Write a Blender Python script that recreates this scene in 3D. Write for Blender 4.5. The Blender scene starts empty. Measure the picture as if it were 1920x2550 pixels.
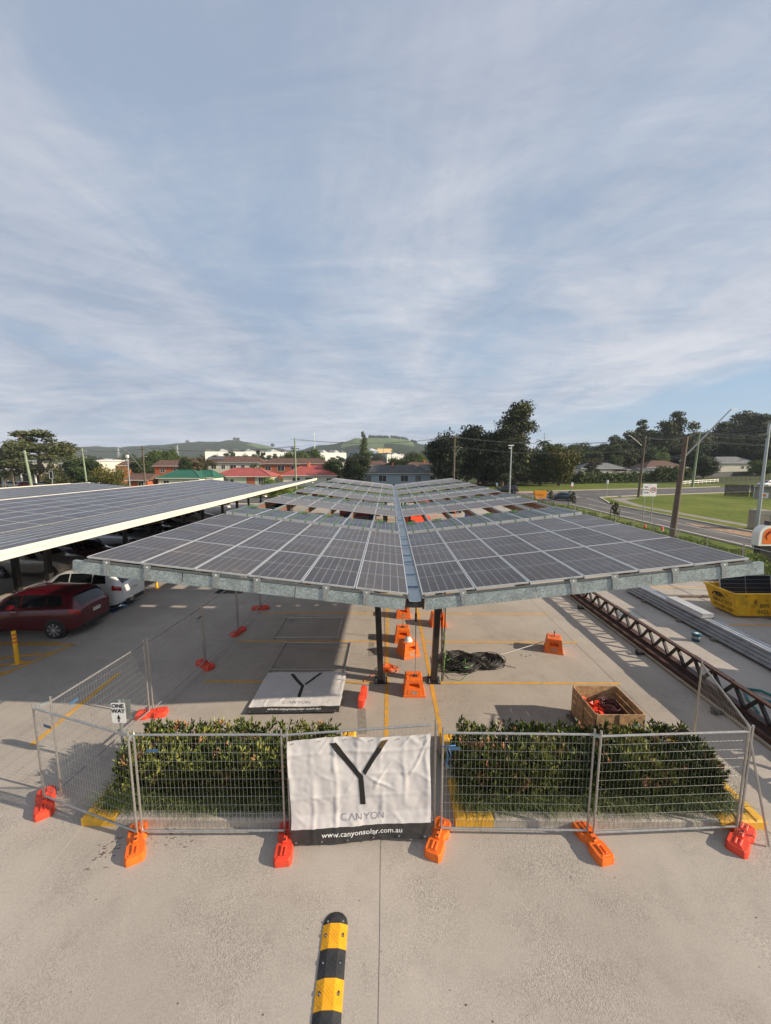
import bpy, math, random
import numpy as np
from mathutils import Vector, Matrix, noise as mn
R=math.radians; PI=math.pi
rnd=random.Random(7)
S=bpy.context.scene
C=bpy.data.collections.new('place'); S.collection.children.link(C)
# ------------------------------------------------------------------ camera
F=970.0; H=6.62
PITCH=math.atan((1275-1149)/F); YAW=math.atan(9/F*math.cos(PITCH))
cam=bpy.data.cameras.new('camera'); co=bpy.data.objects.new('camera',cam); C.objects.link(co)
cam.sensor_fit='VERTICAL'; cam.sensor_height=24; cam.lens=F/2550*24; cam.clip_end=9000; cam.clip_start=.1
co.location=(0,0,H); co.rotation_euler=(PI/2-PITCH,0,YAW); S.camera=co
def P(u,v,z=0.0):
    "survey: the point at height z that the photograph shows at pixel u,v"
    a=(u-960)/F; b=-(v-1275)/F
    x=a; y=math.cos(PITCH)+b*math.sin(PITCH); w=-math.sin(PITCH)+b*math.cos(PITCH)
    c,s=math.cos(YAW),math.sin(YAW); X=x*c-y*s; Y=x*s+y*c; t=(z-H)/w
    return (X*t,Y*t,z)
def fx(u,y): return y*(u-969)/962.0
def fz(v,y): return H+(1149-v)/962.0*y
# ------------------------------------------------------------------ tagging
def tag(o,label=None,cat=None,group=None,kind=None):
    if label: o['label']=label
    if cat: o['category']=cat
    if group: o['group']=group
    if kind: o['kind']=kind
    return o
def thing(name,label,cat,loc=(0,0,0),rz=0,group=None):
    o=bpy.data.objects.new(name,None); C.objects.link(o); o.location=loc; o.rotation_euler=(0,0,rz)
    o.empty_display_size=.2
    return tag(o,label,cat,group)
def link(name,me,parent=None,loc=(0,0,0),rot=(0,0,0),scale=(1,1,1)):
    o=bpy.data.objects.new(name,me); C.objects.link(o); o.parent=parent
    o.location=loc; o.rotation_euler=rot; o.scale=scale
    return o
KIDS={}
def copy_tree(o,parent=None):
    c=o.copy(); C.objects.link(c)
    if parent is not None: c.parent=parent
    if o.name not in KIDS:
        KIDS[o.name]=[k for k in bpy.data.objects if k.parent==o]
    for k in KIDS[o.name]: copy_tree(k,c)
    return c
def dup(o,loc,rz,label,group=None):
    c=copy_tree(o); c.location=loc; c.rotation_euler=(0,0,rz); c['label']=label
    if group: c['group']=group
    return c
# ------------------------------------------------------------------ materials
def nt(name):
    m=bpy.data.materials.new(name); m.use_nodes=True; t=m.node_tree; b=t.nodes['Principled BSDF']
    return m,t,b
def N(t,typ,**k):
    n=t.nodes.new(typ)
    for a,v in k.items(): setattr(n,a,v)
    return n
def ramp(t,src,a,b,ca,cb):
    r=N(t,'ShaderNodeValToRGB'); r.color_ramp.elements[0].position=a; r.color_ramp.elements[1].position=b
    r.color_ramp.elements[0].color=(*ca,1) if len(ca)==3 else ca; r.color_ramp.elements[1].color=(*cb,1) if len(cb)==3 else cb
    t.links.new(src,r.inputs[0]); return r.outputs[0]
def tnoise(t,vec,scale,detail=4,rough=.55):
    n=N(t,'ShaderNodeTexNoise'); n.inputs['Scale'].default_value=scale; n.inputs['Detail'].default_value=detail; n.inputs['Roughness'].default_value=rough
    if vec is not None: t.links.new(vec,n.inputs['Vector'])
    return n.outputs['Fac']
def mix(t,f,a,b,mode='MIX'):
    m=N(t,'ShaderNodeMix',data_type='RGBA',blend_type=mode)
    for i,v in ((0,f),(6,a),(7,b)):
        if hasattr(v,'is_linked') or hasattr(v,'links'): t.links.new(v,m.inputs[i])
        else: m.inputs[i].default_value=v if i==0 else (*v,1)
    return m.outputs[2]
def mth(t,op,a,b=None,c=None):
    n=N(t,'ShaderNodeMath',operation=op)
    for i,v in enumerate((a,b,c)):
        if v is None: continue
        if hasattr(v,'links'): t.links.new(v,n.inputs[i])
        else: n.inputs[i].default_value=v
    return n.outputs[0]
MC={}
def mat(name,col,rough=.6,metal=0.,var=.0,vs=3.,bump=0.,bs=40.,dirt=None,da=.55,db=.75,coat=0.,trans=0.,alpha=1.,spec=.5,world=False):
    if name in MC: return MC[name]
    m,t,b=nt(name); b.inputs['Roughness'].default_value=rough; b.inputs['Metallic'].default_value=metal
    b.inputs['Coat Weight'].default_value=coat; b.inputs['Specular IOR Level'].default_value=spec
    if trans: b.inputs['Transmission Weight'].default_value=trans
    tc=N(t,'ShaderNodeTexCoord'); vec=tc.outputs['Object']
    if world: vec=N(t,'ShaderNodeNewGeometry').outputs['Position']
    c=None
    if var>0:
        lo=tuple(max(0,x*(1-var)) for x in col); hi=tuple(min(1,x*(1+var)) for x in col)
        c=ramp(t,tnoise(t,vec,vs),.3,.7,lo,hi)
    if dirt:
        f=ramp(t,tnoise(t,vec,vs*1.7,6,.65),da,db,(0,0,0),(1,1,1)); c=mix(t,f,c if c is not None else col,dirt)
    if c is not None: t.links.new(c,b.inputs['Base Color'])
    else: b.inputs['Base Color'].default_value=(*col,1)
    if bump>0:
        bp=N(t,'ShaderNodeBump'); bp.inputs['Strength'].default_value=bump; bp.inputs['Distance'].default_value=.01
        t.links.new(tnoise(t,vec,bs,5),bp.inputs['Height']); t.links.new(bp.outputs[0],b.inputs['Normal'])
    MC[name]=m; return m
galv=mat('galvanised_steel',(.42,.46,.46),.42,.75,.35,60,.1,80)
def spangle():
    m,t,b=nt('spangled_steel'); pos=N(t,'ShaderNodeNewGeometry').outputs['Position']; v=N(t,'ShaderNodeTexVoronoi'); v.inputs['Scale'].default_value=36; t.links.new(pos,v.inputs['Vector'])
    sp=N(t,'ShaderNodeSeparateXYZ'); t.links.new(v.outputs['Color'],sp.inputs[0]); c=ramp(t,sp.outputs[0],.12,.92,(.26,.315,.325),(.42,.485,.485)); c2=ramp(t,tnoise(t,pos,3.5,4),.35,.65,(.8,.8,.8),(1.1,1.1,1.1)); c=mix(t,1.,c,c2,'MULTIPLY')
    t.links.new(c,b.inputs['Base Color']); b.inputs['Metallic'].default_value=.35; b.inputs['Roughness'].default_value=.5; return m
galv_sp=spangle()
tube_m=mat('fence_tube_metal',(.46,.45,.43),.36,.75,.15,20)
wire_m=mat('fence_wire_metal',(.36,.36,.34),.45,.6,.1,9)
alum=mat('aluminium_frame',(.62,.63,.62),.4,.6,.06,8)
white_p=mat('white_paint',(.78,.76,.70),.5,0,.05,2)
fascia_m=mat('cream_fascia_paint',(.69,.64,.54),.5,0,.05,1.2)
darksteel=mat('dark_steel_paint',(.028,.026,.025),.45,.1,.2,5)
dark_brown=mat('brown_primer_steel',(.070,.032,.022),.6,.1,.35,6,.15,60,dirt=(.12,.06,.035))
purlin_brown=mat('brown_primer_purlin',(.20,.095,.06),.6,.0,.2,4)
bluegutter=mat('gutter_metal',(.36,.40,.42),.35,.6,.1,6)
bluefilm=mat('blue_film',(.02,.16,.40),.4)
orange_p=mat('orange_plastic',(.82,.155,.015),.45,0,.14,7,.12,30,dirt=(.36,.15,.08),da=.55,db=.78)
red_p=mat('red_plastic',(.70,.060,.026),.45,0,.14,7,.12,30,dirt=(.34,.11,.08),da=.55,db=.78)
orange_d=mat('orange_plastic_dark',(.45,.07,.008),.5)
black_p=mat('black_plastic',(.02,.02,.02),.5)
yellow_p=mat('yellow_paint',(.80,.42,.015),.55,0,.12,3,dirt=(.35,.22,.08),da=.6,db=.8)
line_y=mat('yellow_line_paint',(.62,.33,.045),.7,0,.12,3,world=True,dirt=(.34,.26,.17),da=.52,db=.72)
line_w=mat('white_line_paint',(.55,.54,.50),.7,0,.12,3,world=True,dirt=(.2,.2,.19),da=.5,db=.7)
blue_line=mat('blue_bay_paint',(.03,.10,.24),.7,world=True,var=.2,vs=2)
kerb_m=mat('kerb_concrete',(.42,.37,.32),.85,0,.12,3,.3,60,world=True)
kerb_y=mat('kerb_yellow_paint',(.74,.40,.03),.65,0,.12,4,.2,50,world=True,dirt=(.30,.24,.12),da=.6,db=.8)
timber=mat('crate_timber',(.46,.28,.14),.8,0,.38,7,.3,25,dirt=(.20,.12,.07),da=.5,db=.75)
timber_grey=mat('weathered_timber',(.17,.14,.11),.9,0,.35,5,.3,20)
rubber=mat('rubber',(.018,.018,.019),.75)
rubber_blk=mat('hump_black',(.030,.030,.032),.6,0,.3,8)
hump_y=mat('hump_yellow',(.80,.38,.01),.5,0,.1,5)
glass_dark=mat('car_glass',(.008,.010,.012),.08,0,coat=.3)
chrome=mat('chrome',(.6,.6,.62),.2,1)
rim_m=mat('alloy_wheel',(.62,.62,.64),.3,.35)
lamp_red=mat('tail_lamp',(.35,.01,.012),.2,coat=.5)
lamp_clear=mat('head_lamp',(.5,.52,.55),.12,.2,coat=.5)
plate_m=mat('number_plate',(.75,.75,.70),.5)
ink=mat('black_ink',(.012,.012,.012),.6)
sign_white=mat('sign_white',(.78,.78,.76),.5)
red_ink=mat('red_ink',(.6,.02,.02),.5)
cable_m=mat('cable_black',(.026,.024,.022),.45)
cable_g=mat('cable_green',(.18,.42,.10),.5)
cable_o=mat('cable_orange',(.80,.14,.02),.5)
hose_m=mat('hose_maroon',(.07,.012,.018),.5)
strap_g=mat('green_strap',(.10,.22,.06),.7)
rag_b=mat('blue_tie',(.03,.15,.34),.6)
tag_b=mat('blue_tag',(.05,.12,.22),.5)
pole_w=mat('timber_pole',(.125,.095,.07),.9,0,.25,3,.3,18)
pole_g=mat('green_timber_pole',(.22,.27,.17),.9,0,.25,3)
bark=mat('bark',(.16,.115,.085),.95,0,.35,1.5)
brick_r=mat('red_brick',(.40,.11,.05),.9,0,.22,1.2)
brick_o=mat('orange_brick',(.55,.19,.09),.9,0,.15,1.0)
cream_w=mat('cream_wall',(.66,.62,.50),.85,0,.08,.6)
green_w=mat('pale_green_wall',(.50,.55,.44),.85,0,.08,.6)
blue_w=mat('pale_blue_weatherboard',(.37,.45,.50),.8,0,.06,.6)
roof_red=mat('red_metal_roof',(.34,.075,.062),.6,0,.15,.5)
roof_green=mat('green_metal_roof',(.015,.11,.065),.55,0,.12,.5)
roof_brown=mat('brown_tile_roof',(.115,.062,.045),.9,0,.3,1.2)
roof_grey=mat('grey_tile_roof',(.15,.155,.16),.85,0,.25,.9)
roof_dk=mat('dark_grey_roof',(.075,.08,.078),.85,0,.3,.9)
roof_metal=mat('light_metal_roof',(.55,.56,.57),.5,.2,.1,.3)
win_m=mat('window_glass',(.03,.035,.04),.15)
def paint(name,col,metal=.2): return mat(name,col,.32,metal,coat=.8)
# concrete of the car park
def concrete():
    m,t,b=nt('car_park_concrete'); pos=N(t,'ShaderNodeNewGeometry').outputs['Position']
    base=ramp(t,tnoise(t,pos,.35,5,.6),.32,.68,(.362,.322,.280),(.448,.401,.352))
    st=ramp(t,tnoise(t,pos,1.3,6,.68),.52,.75,(0,0,0),(1,1,1)); c=mix(t,mth(t,'MULTIPLY',st,.42),base,(.27,.24,.21))
    mp=N(t,'ShaderNodeMapping'); mp.inputs['Scale'].default_value=(1.6,.28,1); mp.inputs['Rotation'].default_value=(0,0,.35); t.links.new(pos,mp.inputs[0])
    st2=ramp(t,tnoise(t,mp.outputs[0],1.1,6,.6),.55,.72,(0,0,0),(1,1,1)); c=mix(t,mth(t,'MULTIPLY',st2,.30),c,(.45,.40,.35))
    # exposed grit where the surface is worn
    v=N(t,'ShaderNodeTexVoronoi'); v.inputs['Scale'].default_value=75; t.links.new(pos,v.inputs['Vector'])
    worn=ramp(t,tnoise(t,pos,.55,5,.65),.42,.62,(0,0,0),(1,1,1))
    grit=ramp(t,v.outputs['Color'],.25,.75,(.55,.55,.55),(1.2,1.2,1.2)); c2=mix(t,1.0,c,grit,'MULTIPLY'); c=mix(t,mth(t,'MULTIPLY',worn,.62),c,c2)
    fine=ramp(t,tnoise(t,pos,38,3,.7),.3,.7,(.86,.86,.86),(1.08,1.08,1.08)); c=mix(t,1.0,c,fine,'MULTIPLY')
    sp=ramp(t,tnoise(t,pos,7,2,.5),.74,.78,(0,0,0),(1,1,1)); c=mix(t,mth(t,'MULTIPLY',sp,.55),c,(.12,.10,.09))
    t.links.new(c,b.inputs['Base Color']); b.inputs['Roughness'].default_value=.88; b.inputs['Specular IOR Level'].default_value=.25
    bp=N(t,'ShaderNodeBump'); bp.inputs['Strength'].default_value=.5; bp.inputs['Distance'].default_value=.006
    hgt=mth(t,'ADD',tnoise(t,pos,60,4,.7),mth(t,'MULTIPLY',v.outputs['Distance'],mth(t,'MULTIPLY',worn,1.4)))
    t.links.new(hgt,bp.inputs['Height']); t.links.new(bp.outputs[0],b.inputs['Normal']); return m
conc=concrete()
asphalt=mat('asphalt',(.080,.075,.073),.9,0,.30,.22,.3,30,world=True,dirt=(.13,.12,.11),da=.48,db=.66)
def grassmat(name,a,b_,s=.25,fs=6):
    m,t,b=nt(name); pos=N(t,'ShaderNodeNewGeometry').outputs['Position']
    c=ramp(t,tnoise(t,pos,s,6,.65),.3,.7,a,b_); f=ramp(t,tnoise(t,pos,fs,4,.7),.3,.7,(.6,.6,.6),(1.25,1.25,1.25)); c=mix(t,1.,c,f,'MULTIPLY')
    t.links.new(c,b.inputs['Base Color']); b.inputs['Roughness'].default_value=.95; b.inputs['Specular IOR Level'].default_value=.1
    bp=N(t,'ShaderNodeBump'); bp.inputs['Strength'].default_value=.8; bp.inputs['Distance'].default_value=.06; t.links.new(tnoise(t,pos,fs*1.5,4),bp.inputs['Height']); t.links.new(bp.outputs[0],b.inputs['Normal'])
    return m
lawn=grassmat('lawn_grass',(.080,.118,.018),(.180,.200,.042),.10,2.2)
scrub=grassmat('rough_ground',(.055,.075,.025),(.10,.11,.04),.05,1.5)
soil=mat('planter_soil',(.04,.028,.02),.95,0,.3,5,.4,30,world=True)
path_m=mat('footpath_concrete',(.24,.21,.18),.9,0,.15,1,world=True)
# photovoltaic glass
def pvglass(name,dusty,tint=(.018,.020,.028)):
    m,t,b=nt(name); uv=N(t,'ShaderNodeUVMap').outputs[0]; sp=N(t,'ShaderNodeSeparateXYZ'); t.links.new(uv,sp.inputs[0])
    U,V=sp.outputs[0],sp.outputs[1]; pos=N(t,'ShaderNodeNewGeometry').outputs['Position']; oi=N(t,'ShaderNodeObjectInfo').outputs['Random']
    def line(c,n,w):
        f=mth(t,'FRACT',mth(t,'ADD',mth(t,'MULTIPLY',c,n),.5)); return mth(t,'LESS_THAN',mth(t,'ABSOLUTE',mth(t,'SUBTRACT',f,.5)),w)
    lu=line(U,6,.030); lm=mth(t,'LESS_THAN',mth(t,'ABSOLUTE',mth(t,'SUBTRACT',V,.5)),.0055); lv=line(V,24,.05); bus=line(U,54,.10)
    cell=tint
    c=mix(t,mth(t,'MULTIPLY',lv,.25),cell,(.14,.15,.17)); c=mix(t,mth(t,'MULTIPLY',bus,.12),c,(.20,.20,.21))
    c=mix(t,mth(t,'MULTIPLY',mth(t,'MAXIMUM',lu,lm),.72),c,(.38,.38,.38))
    dn=ramp(t,tnoise(t,pos,.9,6,.65),.28,.75,(.25,.25,.25),(1,1,1)); d2=ramp(t,tnoise(t,pos,2.6,7,.75),.56,.72,(0,0,0),(1,1,1))
    dd=mth(t,'MULTIPLY',dn,mth(t,'ADD',dusty*.5,mth(t,'MULTIPLY',oi,dusty*1.0)))
    c=mix(t,dd,c,(.25,.205,.18)); c=mix(t,mth(t,'MULTIPLY',d2,dusty*1.3),c,(.38,.31,.25))
    t.links.new(c,b.inputs['Base Color']); b.inputs['Roughness'].default_value=.28; b.inputs['Specular IOR Level'].default_value=.45
    rr=mth(t,'ADD',.16,mth(t,'MULTIPLY',dn,.35)); t.links.new(rr,b.inputs['Roughness']); return m
pv_dusty=pvglass('dusty_solar_glass',.24,(.020,.018,.019)); pv_row=pvglass('dusty_skylit_solar_glass',.60,(.02,.02,.022)); pv_clean=pvglass('solar_glass',.10,(.020,.028,.045)); pv_old=pvglass('blue_solar_glass',.16,(.030,.036,.055)); pv_new=pvglass('black_solar_glass',.02,(.006,.007,.012))  # pv_row: real dust, its colour strengthened to stand for sky reflection too
# ------------------------------------------------------------------ mesh builder
class MB:
    def __init__(s): s.v=[];s.f=[];s.m=[];s.uv={}
    def add(s,vs,fs,mi=0,M=None):
        n=len(s.v)
        for p in vs: s.v.append(tuple(M@Vector(p)) if M is not None else tuple(p))
        for f in fs: s.f.append(tuple(i+n for i in f)); s.m.append(mi)
        return s
    def box(s,a,b,mi=0,M=None):
        (x0,y0,z0),(x1,y1,z1)=a,b
        return s.add([(x0,y0,z0),(x1,y0,z0),(x1,y1,z0),(x0,y1,z0),(x0,y0,z1),(x1,y0,z1),(x1,y1,z1),(x0,y1,z1)],[(0,3,2,1),(4,5,6,7),(0,1,5,4),(1,2,6,5),(2,3,7,6),(3,0,4,7)],mi,M)
    def cbox(s,c,d,mi=0,M=None): return s.box((c[0]-d[0]/2,c[1]-d[1]/2,c[2]-d[2]/2),(c[0]+d[0]/2,c[1]+d[1]/2,c[2]+d[2]/2),mi,M)
    def bbox(s,a,b,bv,mi=0,M=None):
        "box whose top edges are chamfered"
        (x0,y0,z0),(x1,y1,z1)=a,b; v=[]
        for z,i in ((z0,0),(z1-bv,0),(z1,bv)): v+=[(x0+i,y0+i,z),(x1-i,y0+i,z),(x1-i,y1-i,z),(x0+i,y1-i,z)]
        f=[(0,3,2,1),(8,9,10,11)]
        for k in (0,4): f+=[(k+i,k+(i+1)%4,k+4+(i+1)%4,k+4+i) for i in range(4)]
        return s.add(v,f,mi,M)
    def beam(s,p0,p1,w,h,mi=0,up=(0,0,1)):
        p0,p1=Vector(p0),Vector(p1); d=(p1-p0); L=d.length
        if L<1e-6: return s
        d/=L; u=Vector(up)
        if abs(d.dot(u))>.99: u=Vector((0,1,0))
        x=d.cross(u).normalized(); z=x.cross(d).normalized(); v=[]
        for p in (p0,p1):
            for a,b in ((-1,-1),(1,-1),(1,1),(-1,1)): v.append(p+x*a*w/2+z*b*h/2)
        return s.add(v,[(0,3,2,1),(4,5,6,7),(0,1,5,4),(1,2,6,5),(2,3,7,6),(3,0,4,7)],mi)
    def tube(s,p0,p1,r,n=8,mi=0,r1=None,caps=True):
        p0,p1=Vector(p0),Vector(p1); d=(p1-p0).normalized(); u=Vector((0,0,1)) if abs(d.z)<.99 else Vector((0,1,0))
        x=d.cross(u).normalized(); y=x.cross(d); r1=r if r1 is None else r1; v=[]
        for p,q in ((p0,r),(p1,r1)):
            for i in range(n): a=2*PI*i/n; v.append(p+x*math.cos(a)*q+y*math.sin(a)*q)
        f=[(i,(i+1)%n,n+(i+1)%n,n+i) for i in range(n)]
        if caps: f+=[tuple(range(n))[::-1],tuple(range(n,2*n))]
        return s.add(v,f,mi)
    def path(s,pts,r,n=5,mi=0):
        pts=[Vector(p) for p in pts]; v=[];m=len(pts)
        for k,p in enumerate(pts):
            d=(pts[min(k+1,m-1)]-pts[max(k-1,0)]).normalized(); u=Vector((0,0,1)) if abs(d.z)<.95 else Vector((0,1,0)); x=d.cross(u).normalized(); y=x.cross(d); q=r[k] if isinstance(r,(list,tuple)) else r
            for i in range(n): a=2*PI*i/n; v.append(p+x*math.cos(a)*q+y*math.sin(a)*q)
        f=[(k*n+i,k*n+(i+1)%n,(k+1)*n+(i+1)%n,(k+1)*n+i) for k in range(m-1) for i in range(n)]+[tuple(range(n))[::-1],tuple(range((m-1)*n,m*n))]
        return s.add(v,f,mi)
    def lathe(s,prof,n=16,mi=0,M=None,close=True):
        v=[(r*math.cos(2*PI*i/n),r*math.sin(2*PI*i/n),z) for r,z in prof for i in range(n)]; m=len(prof)
        f=[(k*n+i,k*n+(i+1)%n,(k+1)*n+(i+1)%n,(k+1)*n+i) for k in range(m-1) for i in range(n)]
        if close: f+=[tuple(range(n))[::-1],tuple(range((m-1)*n,m*n))]
        return s.add(v,f,mi,M)
    def prism(s,poly,z0,z1,mi=0,M=None):
        n=len(poly); v=[(x,y,z0) for x,y in poly]+[(x,y,z1) for x,y in poly]
        return s.add(v,[tuple(range(n))[::-1],tuple(range(n,2*n))]+[(i,(i+1)%n,n+(i+1)%n,n+i) for i in range(n)],mi,M)
    def quad(s,a,b,c,d,mi=0): return s.add([a,b,c,d],[(0,1,2,3)],mi)
    def build(s,name,mats,parent=None,smooth=False,loc=(0,0,0),rot=(0,0,0)):
        return link(name,s.mesh(name,mats,smooth),parent,loc,rot)
    def mesh(s,name,mats,smooth=False):
        me=bpy.data.meshes.new(name); me.from_pydata(s.v,[],s.f)
        if not isinstance(mats,(list,tuple)): mats=[mats]
        for m in mats: me.materials.append(m)
        me.polygons.foreach_set('material_index',s.m)
        if smooth: me.polygons.foreach_set('use_smooth',[True]*len(s.f)); 
        me.update()
        if smooth and smooth!='all':
            try: me.set_sharp_from_angle(angle=R(38))
            except Exception: pass
        return me
def txt(body,size,m,name,parent,loc,rot,extr=.001,align='CENTER',sx=1,space=1,bold=0):
    cu=bpy.data.curves.new(name,'FONT'); cu.body=body; cu.size=size; cu.extrude=extr; cu.align_x=align; cu.align_y='CENTER'; cu.space_character=space; cu.offset=bold; cu.resolution_u=3
    o=bpy.data.objects.new('text_source',cu); C.objects.link(o); me=bpy.data.meshes.new_from_object(o)
    bpy.data.objects.remove(o); bpy.data.curves.remove(cu); me.name=name
    me.materials.clear(); me.materials.append(m)
    return link(name,me,parent,loc,rot,(sx,1,1))
def sheet(name,poly,z,m,kind='structure'):
    b=MB(); b.add([(x,y,z) for x,y in poly],[tuple(range(len(poly)))]); o=b.build(name,m); tag(o,kind=kind); return o
# ------------------------------------------------------------------ ground
def ground():
    b=MB(); xs=[-2350,-1500,-900,-300,-120,-60,0,60,95,130,180,300,900,1500,2350]; ys=[-200,-60,0,60,100,130,160,200,260,400,900,1500,2350]
    def h(x,y):
        if x<90 or y<115: return -.02
        a=min(1,(x-90)/140)*min(1,(y-115)/120); return -.02+12*a*(1 if y<500 and x<700 else .3)
    v=[(x,y,h(x,y)) for y in ys for x in xs]; n=len(xs)
    b.add(v,[(j*n+i,j*n+i+1,(j+1)*n+i+1,(j+1)*n+i) for j in range(len(ys)-1) for i in range(n-1)])
    tag(b.build('ground',scrub),kind='structure')
ground()
sheet('car_park',[(-75,-12),(20.4,-12),(20.4,62),(-60,62),(-75,40)],0,conc)
sheet('verge',[(22.3,10),(28,10),(28,75),(22.3,75)],.004,lawn)
sheet('road',[(28,-10),(34.1,-10),(34.1,60),(36.5,66),(38.7,72),(48.6,76),(70.6,83),(100,95),(103,109),(87,103),(72,97),(60,94.5),(45.6,90.5),(28,84),(-10,73),(-60,66),(-60,63),(15,63),(22,66),(28,60)],.008,asphalt)
sheet('lawn',[(34.35,-10),(90,-10),(105,60),(100,94.5),(70.6,82.8),(48.6,75.8),(39.2,72),(36.6,66),(34.35,60)],.004,lawn)
sheet('nature_strip',[(10,76),(28,84.3),(45.6,91),(60,95),(72,97.5),(87,103.5),(103,110),(140,150),(115,160),(80,128),(60,118),(30,109),(5,100)],.006,lawn)
sheet('back_lawn',[(-60,67),(-12,74.5),(8,80),(8,96),(-60,96)],.003,lawn)
sheet('footpath',[(36.6,10),(37.9,10),(38.0,58),(40.6,67),(46,71.5),(44,72.3),(39.3,69.5),(36.7,58)],.012,path_m)
kb=MB()
for a,b_ in (((34.1,-10),(34.1,60)),((34.1,60),(36.5,66)),((36.5,66),(38.7,72)),((38.7,72),(48.6,76)),((48.6,76),(70.6,83)),((70.6,83),(100,95))):
    kb.beam((a[0]+.12,a[1]-.05,.06),(b_[0]+.12,b_[1]-.05,.06),.28,.14)
for a,b_ in (((45.6,90.6),(60,94.6)),((60,94.6),(72,97.1)),((72,97.1),(87,103.1)),((28,84.1),(45.6,90.6)),((28,10),(28,60))):
    kb.beam((a[0]-.1,a[1]+.1,.06),(b_[0]-.1,b_[1]+.1,.06),.28,.14)
tag(kb.build('road_kerb',kerb_m),kind='structure')
rl=MB()
def strip(b,a,c,w,z=.012,mi=0):
    a,c=Vector((a[0],a[1],z)),Vector((c[0],c[1],z)); d=(c-a).normalized(); n=Vector((-d.y,d.x,0))*w/2
    b.add([a-n,c-n,c+n,a+n],[(0,1,2,3)],mi)
strip(rl,(31.1,18),(31.15,61),.13)
for k in range(9): strip(rl,(42+k*4.5,80+k*1.62),(44.4+k*4.5,80.85+k*1.62),.12)
strip(rl,(33.3,57),(35.8,70.5),.12); strip(rl,(36,73),(24,69),.3)
strip(rl,(26,75),(40,78.5),.12)
tag(rl.build('road_marking',line_w),kind='structure')
sheet('worn_road_paint',[(31.5,39.6),(32.2,42.5),(33.9,36.5),(33.5,33.6),(32,33.2)],.013,mat('faded_orange_paint',(.40,.235,.12),.8,0,.2,1.5,world=True,dirt=(.15,.12,.1),da=.45,db=.6))
# traffic island in the side road
sheet('median_island',[(16,87.5),(26,80.5),(40,82),(30,86.5)],.05,mat('island_brick_paving',(.33,.22,.17),.9,0,.15,1))
# bay markings
bm=MB()
for x in (-.06,1.28): strip(bm,(x,8.6),(x,56),.11,.004)
for k in range(0,17):
    y=11.0+2.68*k
    strip(bm,(1.34,y),(6.95,y),.10,.004)
    strip(bm,(-5.6,y),(-.13,y),.10,.004)
for k in range(-2,18):
    y=13.45+2.68*k
    if y>10: strip(bm,(-17.85,y),(-12.1,y),.10,.004); strip(bm,(-23.4,y),(-17.95,y),.10,.004)
strip(bm,(-8.40,8.3),(-8.52,11.45),.14,.004)
for k in range(3): strip(bm,(13.6+.0*k,9.95+2.68*k),(19.2,9.95+2.68*k),.1,.004)
strip(bm,(13.7,20.1),(19,20.1),.1,.004)
# hatched area by the bollard
hz=.005
strip(bm,(-11.45,13.35),(-16.9,13.35),.12,hz); strip(bm,(-11.5,13.35),(-12.9,8.4),.12,hz)
for k in range(8): strip(bm,(-11.62-.17*k,12.75-.62*k),(-16.5,11.5-.62*k),.15,.0045)
tag(bm.build('bay_marking',line_y),kind='structure')
sheet('accessible_bay_paint',[(-13.4,16.35),(-12.15,16.35),(-12.15,17.9),(-13.4,17.9)],.0045,blue_line)
rg=MB(); 
for i in range(24):
    a0,a1=2*PI*i/24,2*PI*(i+1)/24
    rg.add([(-12.8+.42*math.cos(a0),17.1+.42*math.sin(a0),.008),(-12.8+.42*math.cos(a1),17.1+.42*math.sin(a1),.008),(-12.8+.34*math.cos(a1),17.1+.34*math.sin(a1),.008),(-12.8+.34*math.cos(a0),17.1+.34*math.sin(a0),.008)],[(0,1,2,3)])
tag(rg.build('wheelchair_symbol_paint',line_w),kind='structure')
# saw cuts and joints in the slab
jm=mat('joint_sealant',(.16,.14,.125),.9); jl=mat('light_joint_sealant',(.46,.42,.37),.85)
j=MB()
for x,y0,y1 in ((-.13,-2,8.9),(6.85,-2,56),(13.6,2,50),(-12.1,2,50)): 
    n=int((y1-y0)/1.1)
    for k in range(n): 
        w=lambda q: .008*math.sin(q*7.3+x)+.006*math.sin(q*2.1)
        ya,yb=y0+k*1.1,y0+(k+1)*1.1; strip(j,(x+w(ya),ya),(x+w(yb),yb),.007 if x<0 and x>-1 else .011,.003)
for y in (5.2+14.1,33,47): strip(j,(-24,y),(14,y-.25),.016,.0028)
strip(j,(-.13,12.6),(-9,14.2),.012,.0027); strip(j,(-.13,15.6),(-12,17.1),.012,.0026)
tag(j.build('slab_joint',jm),kind='structure')
j=MB(); strip(j,(-5.42,-1),(-5.60,6.2),.020,.003); strip(j,(-5.62,8.9),(-5.42,30),.020,.003)
tag(j.build('sealed_joint',jl),kind='structure')
gr=MB(); 
for k in range(10): gr.cbox((10.42,16.0+k*.07,.006),(.9,.03,.012))
gr.box((9.95,15.93,-.01),(10.9,16.7,.004),1)
tag(gr.build('drain_grate',[galv,black_p]),'steel drain grate set in the concrete beside the brown truss','grate')
gr=MB()
for k in range(8): gr.cbox((-8.15,19.0+k*.12,.008),(1.3,.04,.012))
gr.box((-8.85,18.9,-.01),(-7.45,19.95,.005),1)
tag(gr.build('drain_grate',[darksteel,black_p]),'dark drain grate in the shaded lane behind the fence line','grate')
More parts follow.
